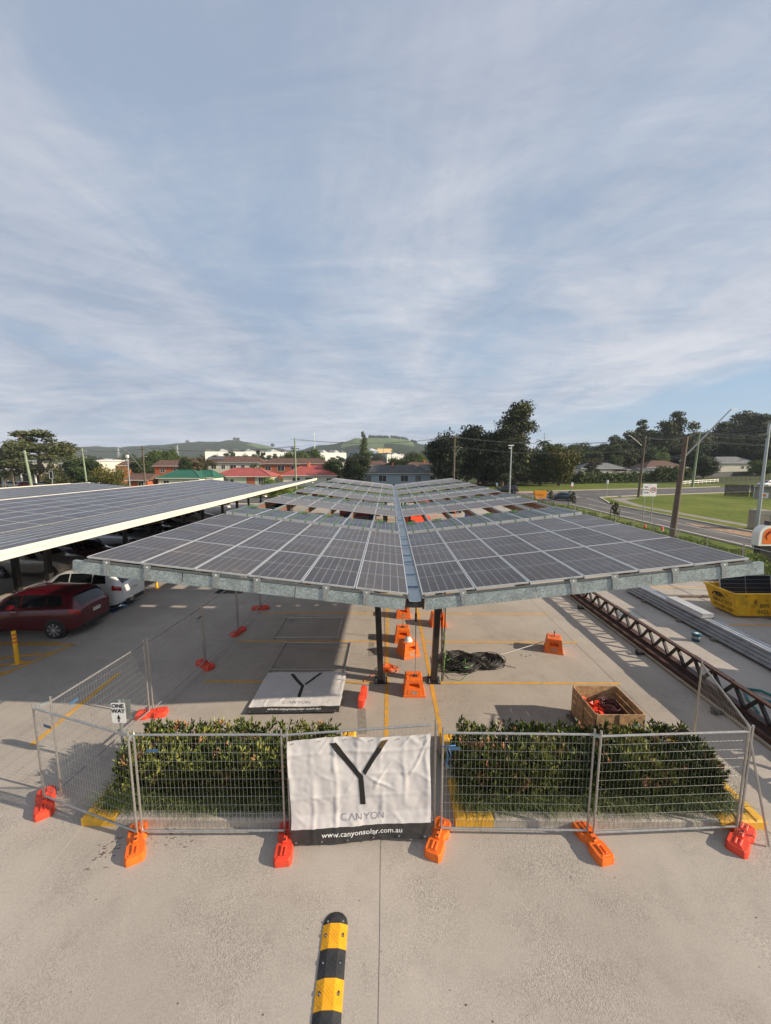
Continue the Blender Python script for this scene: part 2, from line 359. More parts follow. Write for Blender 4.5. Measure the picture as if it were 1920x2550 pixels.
# brown splash stains by the second foot
b=MB(); q=random.Random(3)
for k in range(60):
    cx,cy=(-4.85+q.gauss(0,.10),5.82+q.gauss(0,.14)) if k<34 else (-4.0+q.gauss(0,.28),6.1+q.gauss(0,.12))
    a=q.uniform(-.9,.1)+PI/2*.4; l=q.uniform(.01,.05); w=q.uniform(.003,.010)
    d=Vector((math.cos(a),math.sin(a),0)); n=Vector((-d.y,d.x,0)); c=Vector((cx,cy,.003+.00001*k))
    b.add([c-d*l,c-d*l*.3-n*w,c+d*l*.5-n*w*.7,c+d*l,c+d*l*.3+n*w,c-d*l*.5+n*w*.8],[(0,1,2,3,4,5)])
tag(b.build('mulch_stain',mat('dark_mulch',(.07,.02,.015),.9)),kind='structure')
sm=MB(); strip(sm,(-.74,9.75),(-.64,8.75),.21,.0032); strip(sm,(-.66,14.2),(-.60,12.6),.20,.0031); tag(sm.build('patched_strip',mat('patched_concrete',(.24,.215,.185),.9,0,.18,9,world=True)),kind='structure')
q=random.Random(31); b=MB(); 
for k in range(46):
    cx,cy=q.uniform(-6,6.5),q.uniform(2.5,5.8) if k<26 else q.uniform(9,13); rr=q.uniform(.004,.012)*(1 if k%9 else 1.8); a0=q.random()*6
    b.add([(cx+rr*(1+.4*q.random())*math.cos(a0+i*.9),cy+rr*(1+.4*q.random())*math.sin(a0+i*.9)*.8,.0035+.00001*k) for i in range(7)],[tuple(range(7))])
tag(b.build('oil_spot',mat('oil_stain',(.10,.085,.075),.8)),kind='structure')
# ------------------------------------------------------------------ solar panels
PW,PL,PT=1.134,2.278,.035
def panel_mesh(name,glass,w=PW,l=PL,frame=alum):
    b=MB(); e=.022
    for a,c in (((-w/2,-l/2,0),(-w/2+e,l/2,PT)),((w/2-e,-l/2,0),(w/2,l/2,PT)),((-w/2+e,-l/2,0),(w/2-e,-l/2+e,PT)),((-w/2+e,l/2-e,0),(w/2-e,l/2,PT))): b.box(a,c,0)
    x,y=w/2-e,l/2-e; n=len(b.f)
    b.add([(-x,-y,PT-.004),(x,-y,PT-.004),(x,y,PT-.004),(-x,y,PT-.004)],[(0,1,2,3)],1)
    b.add([(-x,-y,.006),(x,-y,.006),(x,y,.006),(-x,y,.006)],[(3,2,1,0)],2)
    me=b.mesh(name,[frame,glass,mat('panel_backsheet',(.55,.55,.54),.7)])
    ul=me.uv_layers.new(name='UVMap'); p=me.polygons[n]
    for li,uv in zip(p.loop_indices,((0,0),(1,0),(1,1),(0,1))): ul.data[li].uv=uv
    return me
pm_dusty=panel_mesh('solar_panel',pv_dusty); pm_row=panel_mesh('solar_panel',pv_row); pm_clean=panel_mesh('solar_panel',pv_clean)
pm_old=panel_mesh('solar_panel',pv_old); pm_new=panel_mesh('solar_panel',pv_new)
GX=.56; GW=.14; ZI=3.78; TH=math.atan(.80/6.92); PP=1.154
def wing(side,s,y,dz=0):
    "point on a wing: s metres out from the gutter edge along the slope"
    return (GX+side*(GW+s*math.cos(TH)-dz*math.sin(TH)),y,ZI+s*math.sin(TH)+dz*math.cos(TH))
canopy=thing('solar_canopy','half built butterfly solar canopy on dark columns in the middle of the car park','canopy',(GX,8,0))
def cp(o):
    o.parent=canopy; o.matrix_parent_inverse=Matrix.Translation((-GX,-8,0)); return o
def put_panel(side,k,y,me,dz=0.):
    o=link('solar_panel',me); o.location=wing(side,(k+.5)*PP,y,dz); o.rotation_euler=(0,-side*TH,0); return cp(o)
flush=[(8.05+1.15+2.3*r,pm_dusty) for r in range(3)]+[(21.0,pm_row),(27.75,pm_row),(34.9,pm_row),(41.9,pm_row),(44.2,pm_row),(46.5,pm_row)]
rest_idx=0; extra=[]
for ri,(y,me) in enumerate(flush):
    for side in (-1,1):
        for k in range(6):
            if ri<8: put_panel(side,k,y,me)
            else: extra.append((side,k,y,me))
# last flush row (fewest pixels) as one stuff part
b=MB()
for side,k,y,me in extra:
    M=Matrix.Translation(wing(side,(k+.5)*PP,y))@Matrix.Rotation(-side*TH,4,'Y')
    for p in me.polygons: b.add([me.vertices[i].co for i in p.vertices],[tuple(range(len(p.vertices)))],p.material_index,M)
o=cp(b.build('solar_panel',[alum,pv_row,MC['panel_backsheet']])); o['kind']='stuff'
# strapped stacks of loose panels
stk={}
b=MB()
for x in (-.3,.28):
    b.cbox((x,0,.153),(.028,PL+.012,.006)); b.cbox((x,-PL/2-.006,.075),(.035,.006,.155)); b.cbox((x,PL/2+.006,.075),(.035,.006,.155))
strapm=b.mesh('strap',strap_g)
b=MB(); q=random.Random(5)
for k in range(14):
    pts=[(-.3+q.gauss(0,.05),PL/2-.12+q.gauss(0,.06),.17+.02*q.random())]
    for _ in range(5): pts.append((pts[-1][0]+q.gauss(0,.06),pts[-1][1]+q.gauss(0,.05),.165+.05*q.random()))
    b.path(pts,.008,4)
knotm=b.mesh('strap_tail',strap_g)
ordn=['first','second','third','fourth','fifth','sixth']
rown=['nearest strapped row, just past the big flush block','second strapped row from the camera','third strapped row from the camera','farthest strapped row']
for ri,y in enumerate((16.35,23.55,30.65,37.7)):
    for side in (-1,1):
        for k in range(6):
            lab=f"strapped solar panels, {ordn[k]} from the gutter on the {'right' if side>0 else 'left'} wing, {rown[ri]}"
            lab=f"{ordn[k]} strapped solar panel from gutter, {'right' if side>0 else 'left'} wing, {['nearest','second nearest','third nearest','farthest'][ri]} strapped row"
            loc=wing(side,(k+.5)*PP,y,-.12+.03)
            t=thing('strapped_panel_bundle',lab,'solar panels',loc,0,'green strapped panel bundles lying on the canopy'); t.rotation_euler=(R(-1.2),-side*TH,0)
            for d in range(4): link('solar_panel',pm_clean,t,(0,0,d*.037))
            link('strap',strapm,t)
            if (k*7+ri*3+side)%3!=0: link('strap_tail',knotm,t)
# gutter
b=MB(); b.add([(GX-GW,y,z) if False else (x,y,z) for y in (8.0,48.2) for x,z in ((GX-.14,3.79),(GX-.13,3.66),(GX,3.645),(GX+.13,3.66),(GX+.14,3.79))],[(i,i+1,i+6,i+5) for i in range(4)])
for yy in (9,10,11.3,12.1,13.6,14.7,17.9,19.7,24.5,28.6,33.2): b.cbox((GX,yy,3.663),(.255,.05,.006),1)
for k in range(18): b.cbox((GX,8.9+k*2.1,3.667),(.26,.012,.006),2)
g=cp(b.build('gutter',[bluegutter,bluefilm,darksteel])); 
b=MB(); b.box((GX-.17,8.05,3.50),(GX+.17,8.2,3.63)); b.box((GX-.17,8.2,3.48),(GX-.14,48,3.65)); b.box((GX+.14,8.2,3.48),(GX+.17,48,3.65)); cp(b.build('gutter_beam',darksteel))
# longitudinal rails between panels, visible in the gaps
for side in (-1,1):
    b=MB()
    for k in range(7):
        p0=wing(side,k*PP if 0<k<6 else (k*PP+(.04 if k==0 else -.04)),8.1,-.06); p1=(p0[0],48.0,p0[2]); b.beam(p0,p1,.06,.09,0)
        b.beam((p0[0]+.0,p0[1],p0[2]-.17),(p1[0],p1[1],p1[2]-.17),.045,.22,1)
    cp(b.build('rail',[galv,purlin_brown]))
    # galvanised end beam in three lengths with plates
    for sgm in range(3):
        a=wing(side,sgm*2.42+(.05 if sgm==0 else .012),8.02,-.20); c=wing(side,(sgm+1)*2.42-.012 if sgm<2 else 7.18,8.02,-.20)
        bb=MB(); bb.beam(a,c,.012,.25,0); a2=wing(side,sgm*2.42+(.05 if sgm==0 else .012),8.06,-.081); c2=wing(side,(sgm+1)*2.42-.012 if sgm<2 else 7.18,8.06,-.081)
        bb.beam(a2,c2,.09,.012,0); a3=wing(side,sgm*2.42+.06,8.055,-.325); c3=wing(side,(sgm+1)*2.42-.02 if sgm<2 else 7.17,8.055,-.325); bb.beam(a3,c3,.08,.012,0)
        cp(bb.build('end_beam',galv_sp))
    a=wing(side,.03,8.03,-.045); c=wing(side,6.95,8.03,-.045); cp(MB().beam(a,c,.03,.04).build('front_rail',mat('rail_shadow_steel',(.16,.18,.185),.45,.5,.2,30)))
    us=(.78,1.53,2.81,3.57,4.84,5.59) if side<0 else (.76,2.78,3.53,4.62,5.5)
    for uu in us:
        p=Vector(wing(side,uu*PP,8.0,-.16)); bb=MB(); T=Matrix.Translation(p)@Matrix.Rotation(-side*TH,4,'Y')
        bb.prism([(-.055,-.15),(.055,-.15),(.055,.08),(.075,.11),(.075,.17),(-.075,.17),(-.075,.11),(-.055,.08)],0,.008,0,T@Matrix.Rotation(PI/2,4,'X'))
        for q1 in (-.03,.03):
            for q2 in (-.11,-.06,-.01,.04): bb.cbox((q1,-.012,q2),(.014,.012,.014),1,T)
        bb.cbox((0,-.010,.13),(.032,.006,.032),2,T)
        cp(bb.build('bracket',[galv,chrome,white_p]))
    for q2 in (48.05,): cp(MB().beam(wing(side,.03,q2,-.16),wing(side,7.1,q2,-.16),.02,.25).build('end_beam',galv_sp))
# columns and rafters
for k in range(5):
    y=11.12+8.15*k
    for side in (-1,1):
        bx=GX+side*.80; tx=GX+side*.93; zt=3.45
        b=MB(); b.beam((bx,y,.03),(tx,y,zt),.17,.24,0,(0,1,0)); o=cp(b.build('column',darksteel))
        pb=MB(); pb.box((bx-.19,y-.21,.0),(bx+.19,y+.21,.028),0)
        for ax in (-.14,.14):
            for ay in (-.16,.16): pb.tube((bx+ax,y+ay,.02),(bx+ax,y+ay,.15),.012,6,1); pb.tube((bx+ax,y+ay,.028),(bx+ax,y+ay,.055),.026,6,1)
        l=pb.build('base_plate',[darksteel,galv]); l.parent=o
        cp(MB().beam(wing(side,.25,y,-.42),wing(side,6.5,y,-.36),.14,.24).build('rafter',darksteel))
# cables running down the right column
b=MB(); q=random.Random(2)
for k in range(7):
    x=GX+.9+.10+.012*k; pts=[(x+.03*q.random()+.04*math.sin(z*1.5+k),10.98+.02*k,z) for z in (3.3,2.8,2.3,1.8,1.3,.9,.5,.2,.05)]; b.path(pts,.009,4,0 if k<6 else 1)
tag(b.build('cable_drop',[cable_m,cable_g]),'loose black cables hanging down the right front canopy column','cable')
# telescopic poles under the gutter
def prop(x,y,z0,label,grey):
    t=thing('gutter_prop',label,'pole',(x,y,z0))
    zt=3.64-z0
    MB().tube((0,0,0),(0,0,zt*.55),.014,8).build('lower_tube',tube_m if grey else mat('gold_pole',(.42,.24,.04),.4,.5),t)
    MB().tube((0,0,zt*.55),(0,0,zt),.02,8).build('upper_tube',mat('gold_pole',(.42,.24,.04),.4,.5),t)
    MB().tube((0,0,zt*.52),(0,0,zt*.60),.03,8).build('clamp',black_p,t); MB().box((-.05,-.05,0),(.05,.05,.02)).build('foot',black_p,t)
# ------------------------------------------------------------------ orange pedestal blocks
def pedestal():
    t=thing('pedestal_block','x','plastic block')
    b=MB(); B,T,h=.31,.215,.50
    lv=[(B,0),(B,.05),(B-.015,.07),(T+.02,h-.02),(T,h)]
    v=[(sx*w,sy*w,z) for w,z in lv for sx,sy in ((-1,-1),(1,-1),(1,1),(-1,1))]
    f=[(0,3,2,1),(16,17,18,19)]
    for k in range(4):
        for i in range(4):
            if k==2 and i in(0,2): continue
            f.append((k*4+i,k*4+(i+1)%4,k*4+4+(i+1)%4,k*4+4+i))
    b.add(v,f)
    # front and back faces with a recessed pocket
    for s in (1,-1):
        def q(x,z,d=0): w=(B-.015)+(T+.02-B+.015)*(z-.07)/(h-.09); return (s*x,-s*(w-d),z)
        L=lambda z:(B-.015)+(T+.02-B+.015)*(z-.07)/(h-.09)
        x0,x1,za,zb=-.15,.15,.26,.39
        o4=[q(-L(.07),.07),q(L(.07),.07),q(L(h-.02),h-.02),q(-L(h-.02),h-.02)]; i4=[q(x0,za),q(x1,za),q(x1*.88,zb),q(x0*.88,zb)]; d4=[q(x0*.9,za+.04,.12),q(x1*.9,za+.04,.12),q(x1*.8,zb,.12),q(x0*.8,zb,.12)]
        b.add(o4+i4+d4,[(0,1,5,4),(1,2,6,5),(2,3,7,6),(3,0,4,7),(4,5,9,8),(5,6,10,9),(6,7,11,10),(7,4,8,11),(8,9,10,11)])
        # raised lower panel
        b.add([q(-.20,.06,-.006),q(.20,.06,-.006),q(.17,.22,-.006),q(-.17,.22,-.006),q(-.21,.05,.0),q(.21,.05,0),q(.175,.235,0),q(-.175,.235,0)],[(0,1,2,3),(4,5,1,0),(5,6,2,1),(6,7,3,2),(7,4,0,3)])
    b.build('body',orange_p,t)
    b=MB()
    for k in range(4): b.add([(-.13+k*.07,-.09,h+.003),(-.115+k*.07,-.10,h+.003),(-.045+k*.07,.05,h+.003),(-.06+k*.07,.06,h+.003)],[(0,1,2,3)])
    b.build('slot',black_p,t)
    L=.25; b=MB(); b.add([(-.08,-.298,.10),(.08,-.298,.10),(.08,-.287,.17),(-.08,-.287,.17)],[(0,1,2,3)]); b.build('sticker',mat('worn_sticker',(.30,.28,.26),.6,0,.5,30),t)
    return t
ped=pedestal(); first=True
for (x,y,rz,lab) in ((.72,10.55,0,'orange plastic block under the silver pole, between the two front canopy columns'),
    (.66,12.75,.45,'orange plastic block with a white hard hat on top, turned askew'),
    (.52,13.85,.0,'orange plastic block under the gold pole, just behind the hard hat block'),
    (.62,16.1,.0,'orange plastic block farthest back of those on the gutter line'),
    (2.0,15.25,.1,'orange plastic block half hidden behind the right front canopy column'),
    (5.82,13.1,-.35,'orange plastic block alone on the right with a sealant tube on top')):
    if first: ped.location=(x,y,0); ped.rotation_euler=(0,0,rz); ped['label']=lab; ped['group']='orange pedestal blocks under the canopy'; first=False
    else: dup(ped,(x,y,0),rz,lab,'orange pedestal blocks under the canopy')
prop(.76,10.52,.5,'silver and gold telescopic pole standing on the nearest orange block up to gutter',True)
prop(.52,13.85,.5,'gold telescopic pole standing on the block behind the hard hat',False)
# hard hat
t=thing('hard_hat','white hard hat resting on the askew orange block','hard hat',(.66,12.75,.50),.6)
b=MB(); b.lathe([(.125,0),(.128,.02),(.122,.06),(.10,.10),(.06,.128),(.0,.135)],16); b.build('shell',white_p,t,smooth=True)
b=MB(); b.lathe([(.12,.0),(.155,.004),(.155,.012),(.12,.02)],16,0,Matrix.Translation((.0,-.02,0)));b.build('brim',white_p,t,smooth=True)
for k,x in enumerate((-.03,.0,.03)): b=MB(); b.path([(x,-.12,.045),(x,-.09,.10),(x,0,.142),(x,.09,.10),(x,.12,.045)],.008,4); b.build('ridge',white_p,t)
# sealant tube
t=thing('sealant_tube','red and silver sealant tube standing on the lone right orange block','tube',(5.86,13.16,.50))
MB().lathe([(.028,0),(.028,.17)],12).build('cartridge',mat('foil_tube',(.45,.06,.05),.4,.2,.3,20),t,smooth=True); MB().lathe([(.028,.17),(.010,.185),(.005,.25)],12).build('nozzle',mat('grey_nozzle',(.3,.3,.3),.5),t,smooth=True); MB().lathe([(.029,.04),(.029,.10)],12).build('wrapper',alum,t)
b=MB(); b.tube((3.55,12.55,.02),(5.50,13.2,.26),.014,8); tag(b.build('conduit_pipe',mat('pale_pipe',(.5,.5,.49),.5)),'pale pipe leaning on the lone right orange block','pipe')
b=MB(); q=random.Random(8)
for x,y in ((4.6,12.7),(4.75,12.62),(4.9,12.66)): b.cbox((x,y,.02),(.05,.03,.04)); b.cbox((x+.03,y+.03,.01),(.02,.06,.02))
tag(b.build('clamp_scraps',alum),'small silver clamp scraps on concrete below the leaning pale pipe','clamps')
# ------------------------------------------------------------------ temporary fence
def fence_meshes():
    w,h=2.40,2.08; t=b=MB()
    b=MB()
    for x in (0,w):
        b.tube((x,0,.03),(x,0,h),.019,8); b.tube((x,0,h),(x,0,h+.006),.021,8)
    posts=[]
    for x in (0,w): posts.append(MB().tube((x,0,.03),(x,0,h+.03),.0195,8))
    top=MB().tube((0,0,h-.07),(w,0,h-.07),.0195,8); bot=MB().tube((0,0,.17),(w,0,.17),.0195,8)
    m=MB(); nv=36
    for i in range(1,nv): x=w*i/nv; m.tube((x,0,.17),(x,0,h-.07),.0016,4,caps=False)
    for i in range(1,11): z=.17+(h-.24)*i/11; m.tube((0,.003,z),(w,.003,z),.0020,4,caps=False)
    return [p.mesh('post',tube_m,True) for p in posts],top.mesh('rail',tube_m,True),bot.mesh('rail',tube_m,True),m.mesh('wire_mesh',wire_m)
FM=fence_meshes()
tagm=MB().cbox((.30,-.006,1.72),(.20,.004,.055)).mesh('tag_plate',tag_b)
def fence(p0,p1,label,tagx=None,lift=0.,flip=False,group='temporary wire fence panels'):
    p0,p1=Vector((*p0,0)),Vector((*p1,0)); d=p1-p0; rz=math.atan2(d.y,d.x)
    t=thing('temporary_fence',label,'fence panel',p0,rz,group); s=d.length/2.40
    for k,me in enumerate(FM[0]): o=link('post',me,t,(k*2.4*(s-1),0,lift if k else 0))
    for me in FM[1:3]:
        o=link('rail',me,t,(0,0,0),(0,-math.atan2(lift,2.4) ,0),(s,1,1))
    link('wire_mesh',FM[3],t,(0,0,0),(0,-math.atan2(lift,2.4),0),(s,1,1))
    if tagx is not None: link('tag_plate',tagm,t,(tagx,0,0))
    return t
fence((-6.70,6.74),(-4.42,6.02),'wire fence panel at left end of front line, angled over the yellow kerb corner',.05)
fence((-4.34,6.04),(-1.83,6.07),'front wire fence panel standing before the left hedge',.0)
bp_=fence((-1.73,6.06),(.81,6.20),'front wire fence panel carrying the upright white banner',None,.10)
fence((.93,6.14),(3.50,6.12),'front wire fence panel at the left half of right hedge',-.10)
fence((3.59,6.08),(6.20,6.22),'front wire fence panel at the right half of right hedge')
fence((6.28,6.24),(7.18,8.48),'wire fence panel running back from the front right corner')
fence((-6.55,6.95),(-6.25,9.36),'wire fence panel running back from the front left corner',.15)
fence((-6.20,9.44),(-5.99,11.84),'second wire fence panel back along the left side, half in shade',2.0)
fence((-5.97,11.92),(-5.86,14.32),'third wire fence panel back along the left side')
fence((-5.85,14.40),(-5.80,16.80),'fourth wire fence panel back along the left side')
fence((-5.79,16.88),(-5.74,19.28),'fifth wire fence panel back along the left side, under the canopy')
# clamps between adjoining posts
def clamp(x0,y0,x1,y1,lab,z=2.0):
    b=MB(); b.beam((x0,y0,z),(x1,y1,z),.03,.05); b.tube(((x0+x1)/2,(y0+y1)/2-.05,z),((x0+x1)/2,(y0+y1)/2+.05,z),.008,6)
    tag(b.build('post_coupler',galv),lab,'clamp',group='clamps joining fence posts')
clamp(-6.72,6.78,-6.55,6.95,'steel clamp joining fence posts at the front left corner')
clamp(-4.42,6.02,-4.34,6.04,'steel clamp joining posts at left edge of left hedge')
clamp(-1.83,6.07,-1.73,6.06,'steel clamp joining posts at left edge of banner')
clamp(3.50,6.12,3.59,6.08,'steel clamp joining posts midway along the right hedge')
def foot_mesh(m):
    b=MB(); L,W=.37,.15
    out=[(-L,-W*.75),(-L+.05,-W),(-.10,-W),(-.05,-W*.72),(.05,-W*.72),(.10,-W),(L-.05,-W),(L,-W*.75),(L,W*.75),(L-.05,W),(.10,W),(.05,W*.72),(-.05,W*.72),(-.10,W),(-L+.05,W),(-L,W*.75)]
    n=len(out); lv=[(1.0,.0),(1.0,.10),(.93,.135)]
    v=[(x*s if s==1 else x*.965,y*s*(1 if s==1 else .94),z) for s,z in lv for x,y in out]
    f=[tuple(range(n))[::-1]]+[(k*n+i,k*n+(i+1)%n,(k+1)*n+(i+1)%n,(k+1)*n+i) for k in range(2) for i in range(n)]
    # top split in strips so it stays planar
    f+=[tuple(range(2*n,3*n))]
    b.add(v,f)
    for s in (-1,1):
        b.bbox((s*.22-.08,-.05,.134),(s*.22+.08,-.015,.16),.008); b.bbox((s*.22-.08,.015,.134),(s*.22+.08,.05,.16),.008)
        b.bbox((min(s*.13,s*.16),-.05,.134),(max(s*.13,s*.16),.05,.162),.008); b.bbox((min(s*.31,s*.33),-.08,.134),(max(s*.31,s*.33),.08,.15),.006)
    b.bbox((-.09,-.035,.134),(.09,.035,.175),.01)
    return b.mesh('fence_foot',m,True)
fo,fr=foot_mesh(orange_p),foot_mesh(red_p)
slotm=MB().cbox((0,0,.177),(.035,.035,.004)).mesh('socket',black_p)
def foot(x,y,a,me,label):
    t=thing('fence_weight',label,'fence foot',(x,y,0),R(a),'plastic feet holding the fence panels'); link('body',me,t); link('socket',slotm,t,(.05,0,0)); link('socket',slotm,t,(-.05,0,0)); return t
foot(-6.66,6.70,128,fr,'red plastic fence foot at the front left corner')
foot(-4.38,5.93,118,fo,'orange plastic fence foot at left edge of left hedge')
foot(-1.79,5.95,96,fr,'red plastic fence foot at the left edge of banner')
foot(.87,6.05,66,fo,'orange plastic fence foot at the right edge of banner')
foot(3.54,6.02,103,fo,'orange plastic fence foot midway along the right hedge')
foot(6.18,6.10,38,fr,'red plastic fence foot at the front right corner')
foot(-6.22,9.40,12,fr,'red plastic fence foot in the sun on the left side line')
foot(-5.98,11.88,-35,fr,'red plastic fence foot in shade, nearest on the left side line')
foot(-5.86,14.36,75,fr,'red plastic fence foot in shade, middle of the left side line')
foot(-5.80,16.84,10,fr,'red plastic fence foot in shade, farthest on the left side line')
t=foot(-.87,10.1,85,fr,'red plastic fence foot standing on its side beside the flat banner'); t.rotation_euler=(R(90),0,R(95)); t.location=(-.80,10.1,.125); t.rotation_euler=(PI/2,0,R(85))
# loose strut on the right corner
MBs=MB().tube((6.58,6.0,.02),(6.22,6.28,2.1),.019,8)
tag(MBs.build('loose_brace',tube_m),'loose steel tube leaning at the front right fence corner','brace')
# blue tie on the right hand fence
b=MB(); b.path([(.98,6.13,1.74),(1.02,6.12,1.60),(.99,6.12,1.45),(1.03,6.12,1.38)],.009,5); b.path([(1.03,6.12,1.74),(1.07,6.11,1.62),(1.05,6.12,1.53)],.008,5); b.path([(.90,6.13,1.76),(1.15,6.13,1.78)],.012,5)
tag(b.build('blue_rag_tie',rag_b,smooth='all'),'blue strap tied on the fence panel beside the banner','strap')
# ------------------------------------------------------------------ banners
banner_m=mat('banner_vinyl',(.63,.61,.60),.55,0,.04,2,dirt=(.52,.48,.43),da=.62,db=.85)
bar_m=mat('banner_bar_black',(.035,.033,.032),.55,0,.3,6,dirt=(.16,.15,.14),da=.66,db=.8)
def crease(u,v,seed,amp):
    n=lambda a,b_: mn.noise(Vector((a,b_,seed)))
    def ridge(x,p,w=.10): d=abs((x/p+.5)%1-.5)*p; return max(0,1-d/(w))
    uu=u+.03*n(v*3,1); vv=v+.03*n(u*3,7)
    h=.45*ridge(uu,.40,.06)*(.4+n(v*1.3,u*2+9))+.40*ridge(vv,.42,.06)*(.4+n(u*1.2,v*2+3))
    a=u*.8+v*1.1; h+=.5*ridge(a+.15*n(u*2,v*2),.62,.07)*max(0,n(u*1.7+4,v*1.7))*2
    a=u*1.2-v*.7; h+=.5*ridge(a+.12*n(u*2.2,v*2),.55,.06)*max(0,n(u*1.9+14,v*1.4))*2
    h+=1.1*n(u*1.3,v*1.0+seed)+.45*n(u*4,v*3)+.15*n(u*11,v*10)
    return amp*h
def banner(name,label,Wd,Hd,place,seed,amp,txts=True):
    t=thing(name,label,'banner')
    nu,nv=110,90; bar=.26
    def pt(u,v,o=0): return place(u,v,crease(u,v,seed,amp)+o)
    def grid(u0,u1,v0,v1,a,b_,o=0):
        g=MB(); vs=[pt(u0+(u1-u0)*i/a,v0+(v1-v0)*j/b_,o) for j in range(b_+1) for i in range(a+1)]
        g.add(vs,[(j*(a+1)+i,j*(a+1)+i+1,(j+1)*(a+1)+i+1,(j+1)*(a+1)+i) for j in range(b_) for i in range(a)]); return g
    grid(0,Wd,bar,Hd,nu,nv).build('cloth',banner_m,t,smooth='all'); grid(0,Wd,0,bar,nu,16).build('base_band',bar_m,t,smooth='all')
    # forked mark
    g=MB(); sc=Wd/1210.*1.02; cx0=Wd*.495
    # px coordinates taken on the print: origin at left-bottom of white
    def poly_strip(a,b_,w0,w1=None,cap=None):
        m_=18; vs=[]
        for i in range(m_+1):
            k=i/m_
            l=[a[0][0]+(b_[0][0]-a[0][0])*k,a[0][1]+(b_[0][1]-a[0][1])*k]; r=[a[1][0]+(b_[1][0]-a[1][0])*k,a[1][1]+(b_[1][1]-a[1][1])*k]
            for q_ in range(4): e=q_/3; vs.append(pt(l[0]+(r[0]-l[0])*e,l[1]+(r[1]-l[1])*e,.005))
        g.add(vs,[(i*4+q_,i*4+q_+1,(i+1)*4+q_+1,(i+1)*4+q_) for i in range(m_) for q_ in range(3)])
    U=lambda x:(x-262)/1205*Wd; V=lambda y:Hd*(1-(y-185)/(1065-185))
    sV=lambda p:(U(p[0]),V(p[1]))
    poly_strip((sV((612,235)),sV((668,230))),(sV((850,538)),sV((893,520))),0)
    poly_strip((sV((850,538)),sV((893,520))),(sV((856,770)),sV((902,768))),0)
    poly_strip((sV((1012,275)),sV((1063,276))),(sV((888,482)),sV((912,508))),0)
    g.build('logo_mark',ink,t,smooth='all'); g=MB(); poly_strip((sV((1050,212)),sV((1108,207))),(sV((1012,275)),sV((1063,276))),0); g.build('logo_faded_tip',mat('faded_gold_ink',(.085,.058,.022),.6,0,.3,8),t,smooth='all')
    def text(s,size,u,v,m,nm,space=1,bold=0,sx=1):
        o=txt(s,size,m,nm,t,(0,0,0),(0,0,0),0,'CENTER',1,space,bold); me=o.data
        for vv in me.vertices: x,y=vv.co.x*sx+u,vv.co.y+v; vv.co=Vector(pt(x,y,.007))
    text('www.canyonsolar.com.au',.125,Wd*.51,bar*.56,sign_white,'web_address',1.02,.001,1.08)
    # thin drawn letters
    g=MB()
    def stroke(pts):
        for a,b_ in zip(pts[:-1],pts[1:]):
            a,b_=Vector(a),Vector(b_); n_=max(2,int((b_-a).length/.03)+1); d=(b_-a).normalized(); nn=Vector((-d.y,d.x))*.0050; vs=[]
            for i in range(n_+1): c=a+(b_-a)*i/n_; vs+=[pt(c.x-nn.x,c.y-nn.y,.006),pt(c.x+nn.x,c.y+nn.y,.006)]
            g.add(vs,[(2*i,2*i+2,2*i+3,2*i+1) for i in range(n_)])
    hh=.115; y0=bar+.115; xs=[U(695)+.062*0+k*(U(1063)-U(700)-.09)/5 for k in range(6)]; w=.10
    arc=lambda cx,a0,a1:[(cx+w*.55*math.cos(R(a)),y0+hh/2+hh/2*math.sin(R(a))) for a in range(a0,a1+1,20)]
    stroke(arc(xs[0]+.05,50,310)); stroke([(xs[1],y0),(xs[1]+.05,y0+hh),(xs[1]+.10,y0)])
    for k in (2,5): stroke([(xs[k],y0),(xs[k],y0+hh),(xs[k]+.085,y0),(xs[k]+.085,y0+hh)])
    stroke([(xs[3],y0+hh),(xs[3]+.05,y0+hh*.5),(xs[3]+.10,y0+hh)]); stroke([(xs[3]+.05,y0+hh*.5),(xs[3]+.05,y0)]); stroke(arc(xs[4]+.05,0,360))
    g.build('brand_lettering',mat('brand_ink',(.16,.15,.20),.6),t)
    for k in range(6):
        for v_ in (.05,Hd-.05): MB().cbox(pt(.1+k*(Wd-.2)/5,v_,.008),(.03,.03,.006)).build('eyelet',galv,t)
    return t
def place_up(u,v,o):
    s=u/2.52; bot=.02+.05*math.sin(u*2.2)+(.06*s); x=-1.70+u*.985; y=6.02+.11*s-.035-max(0,(.5-v))*.14*(1+.3*math.sin(u*3))
    lift=.09*s; return (x+.015*math.sin(v*3),y-o,.03+lift+v*(.985+.012*math.sin(u*2.4)))
banner('upright_banner','upright creased white banner hanging on the front fence, black forked mark',2.46,1.95,place_up,3.3,.030)
def place_flat(u,v,o): return (-3.78+u,9.42+v+.03*u,.062+max(-.02,o))
banner('flat_banner','creased white banner lying flat on a grounded fence panel, black forked mark',2.46,2.0,place_flat,8.1,.022)
# fence panels lying on the ground
t=fence((0,0),(2.4,0),'wire fence panel lying flat on the ground under the white banner'); t.rotation_euler=(PI/2*-1,0,R(.5)); t.location=(-3.76,9.32,.04); t.rotation_euler=(R(-90),0,0); t.scale=(1,1,1)
t.rotation_euler=(R(90),0,R(180)) ; t.rotation_euler=(R(-90),0,0); t.location=(-3.80,11.5,.028)
t=fence((0,0),(2.4,0),'bare wire fence panel lying flat behind the flat banner, half shaded',.0); t.rotation_euler=(R(-90),0,R(1)); t.location=(-4.33,13.75,.04)
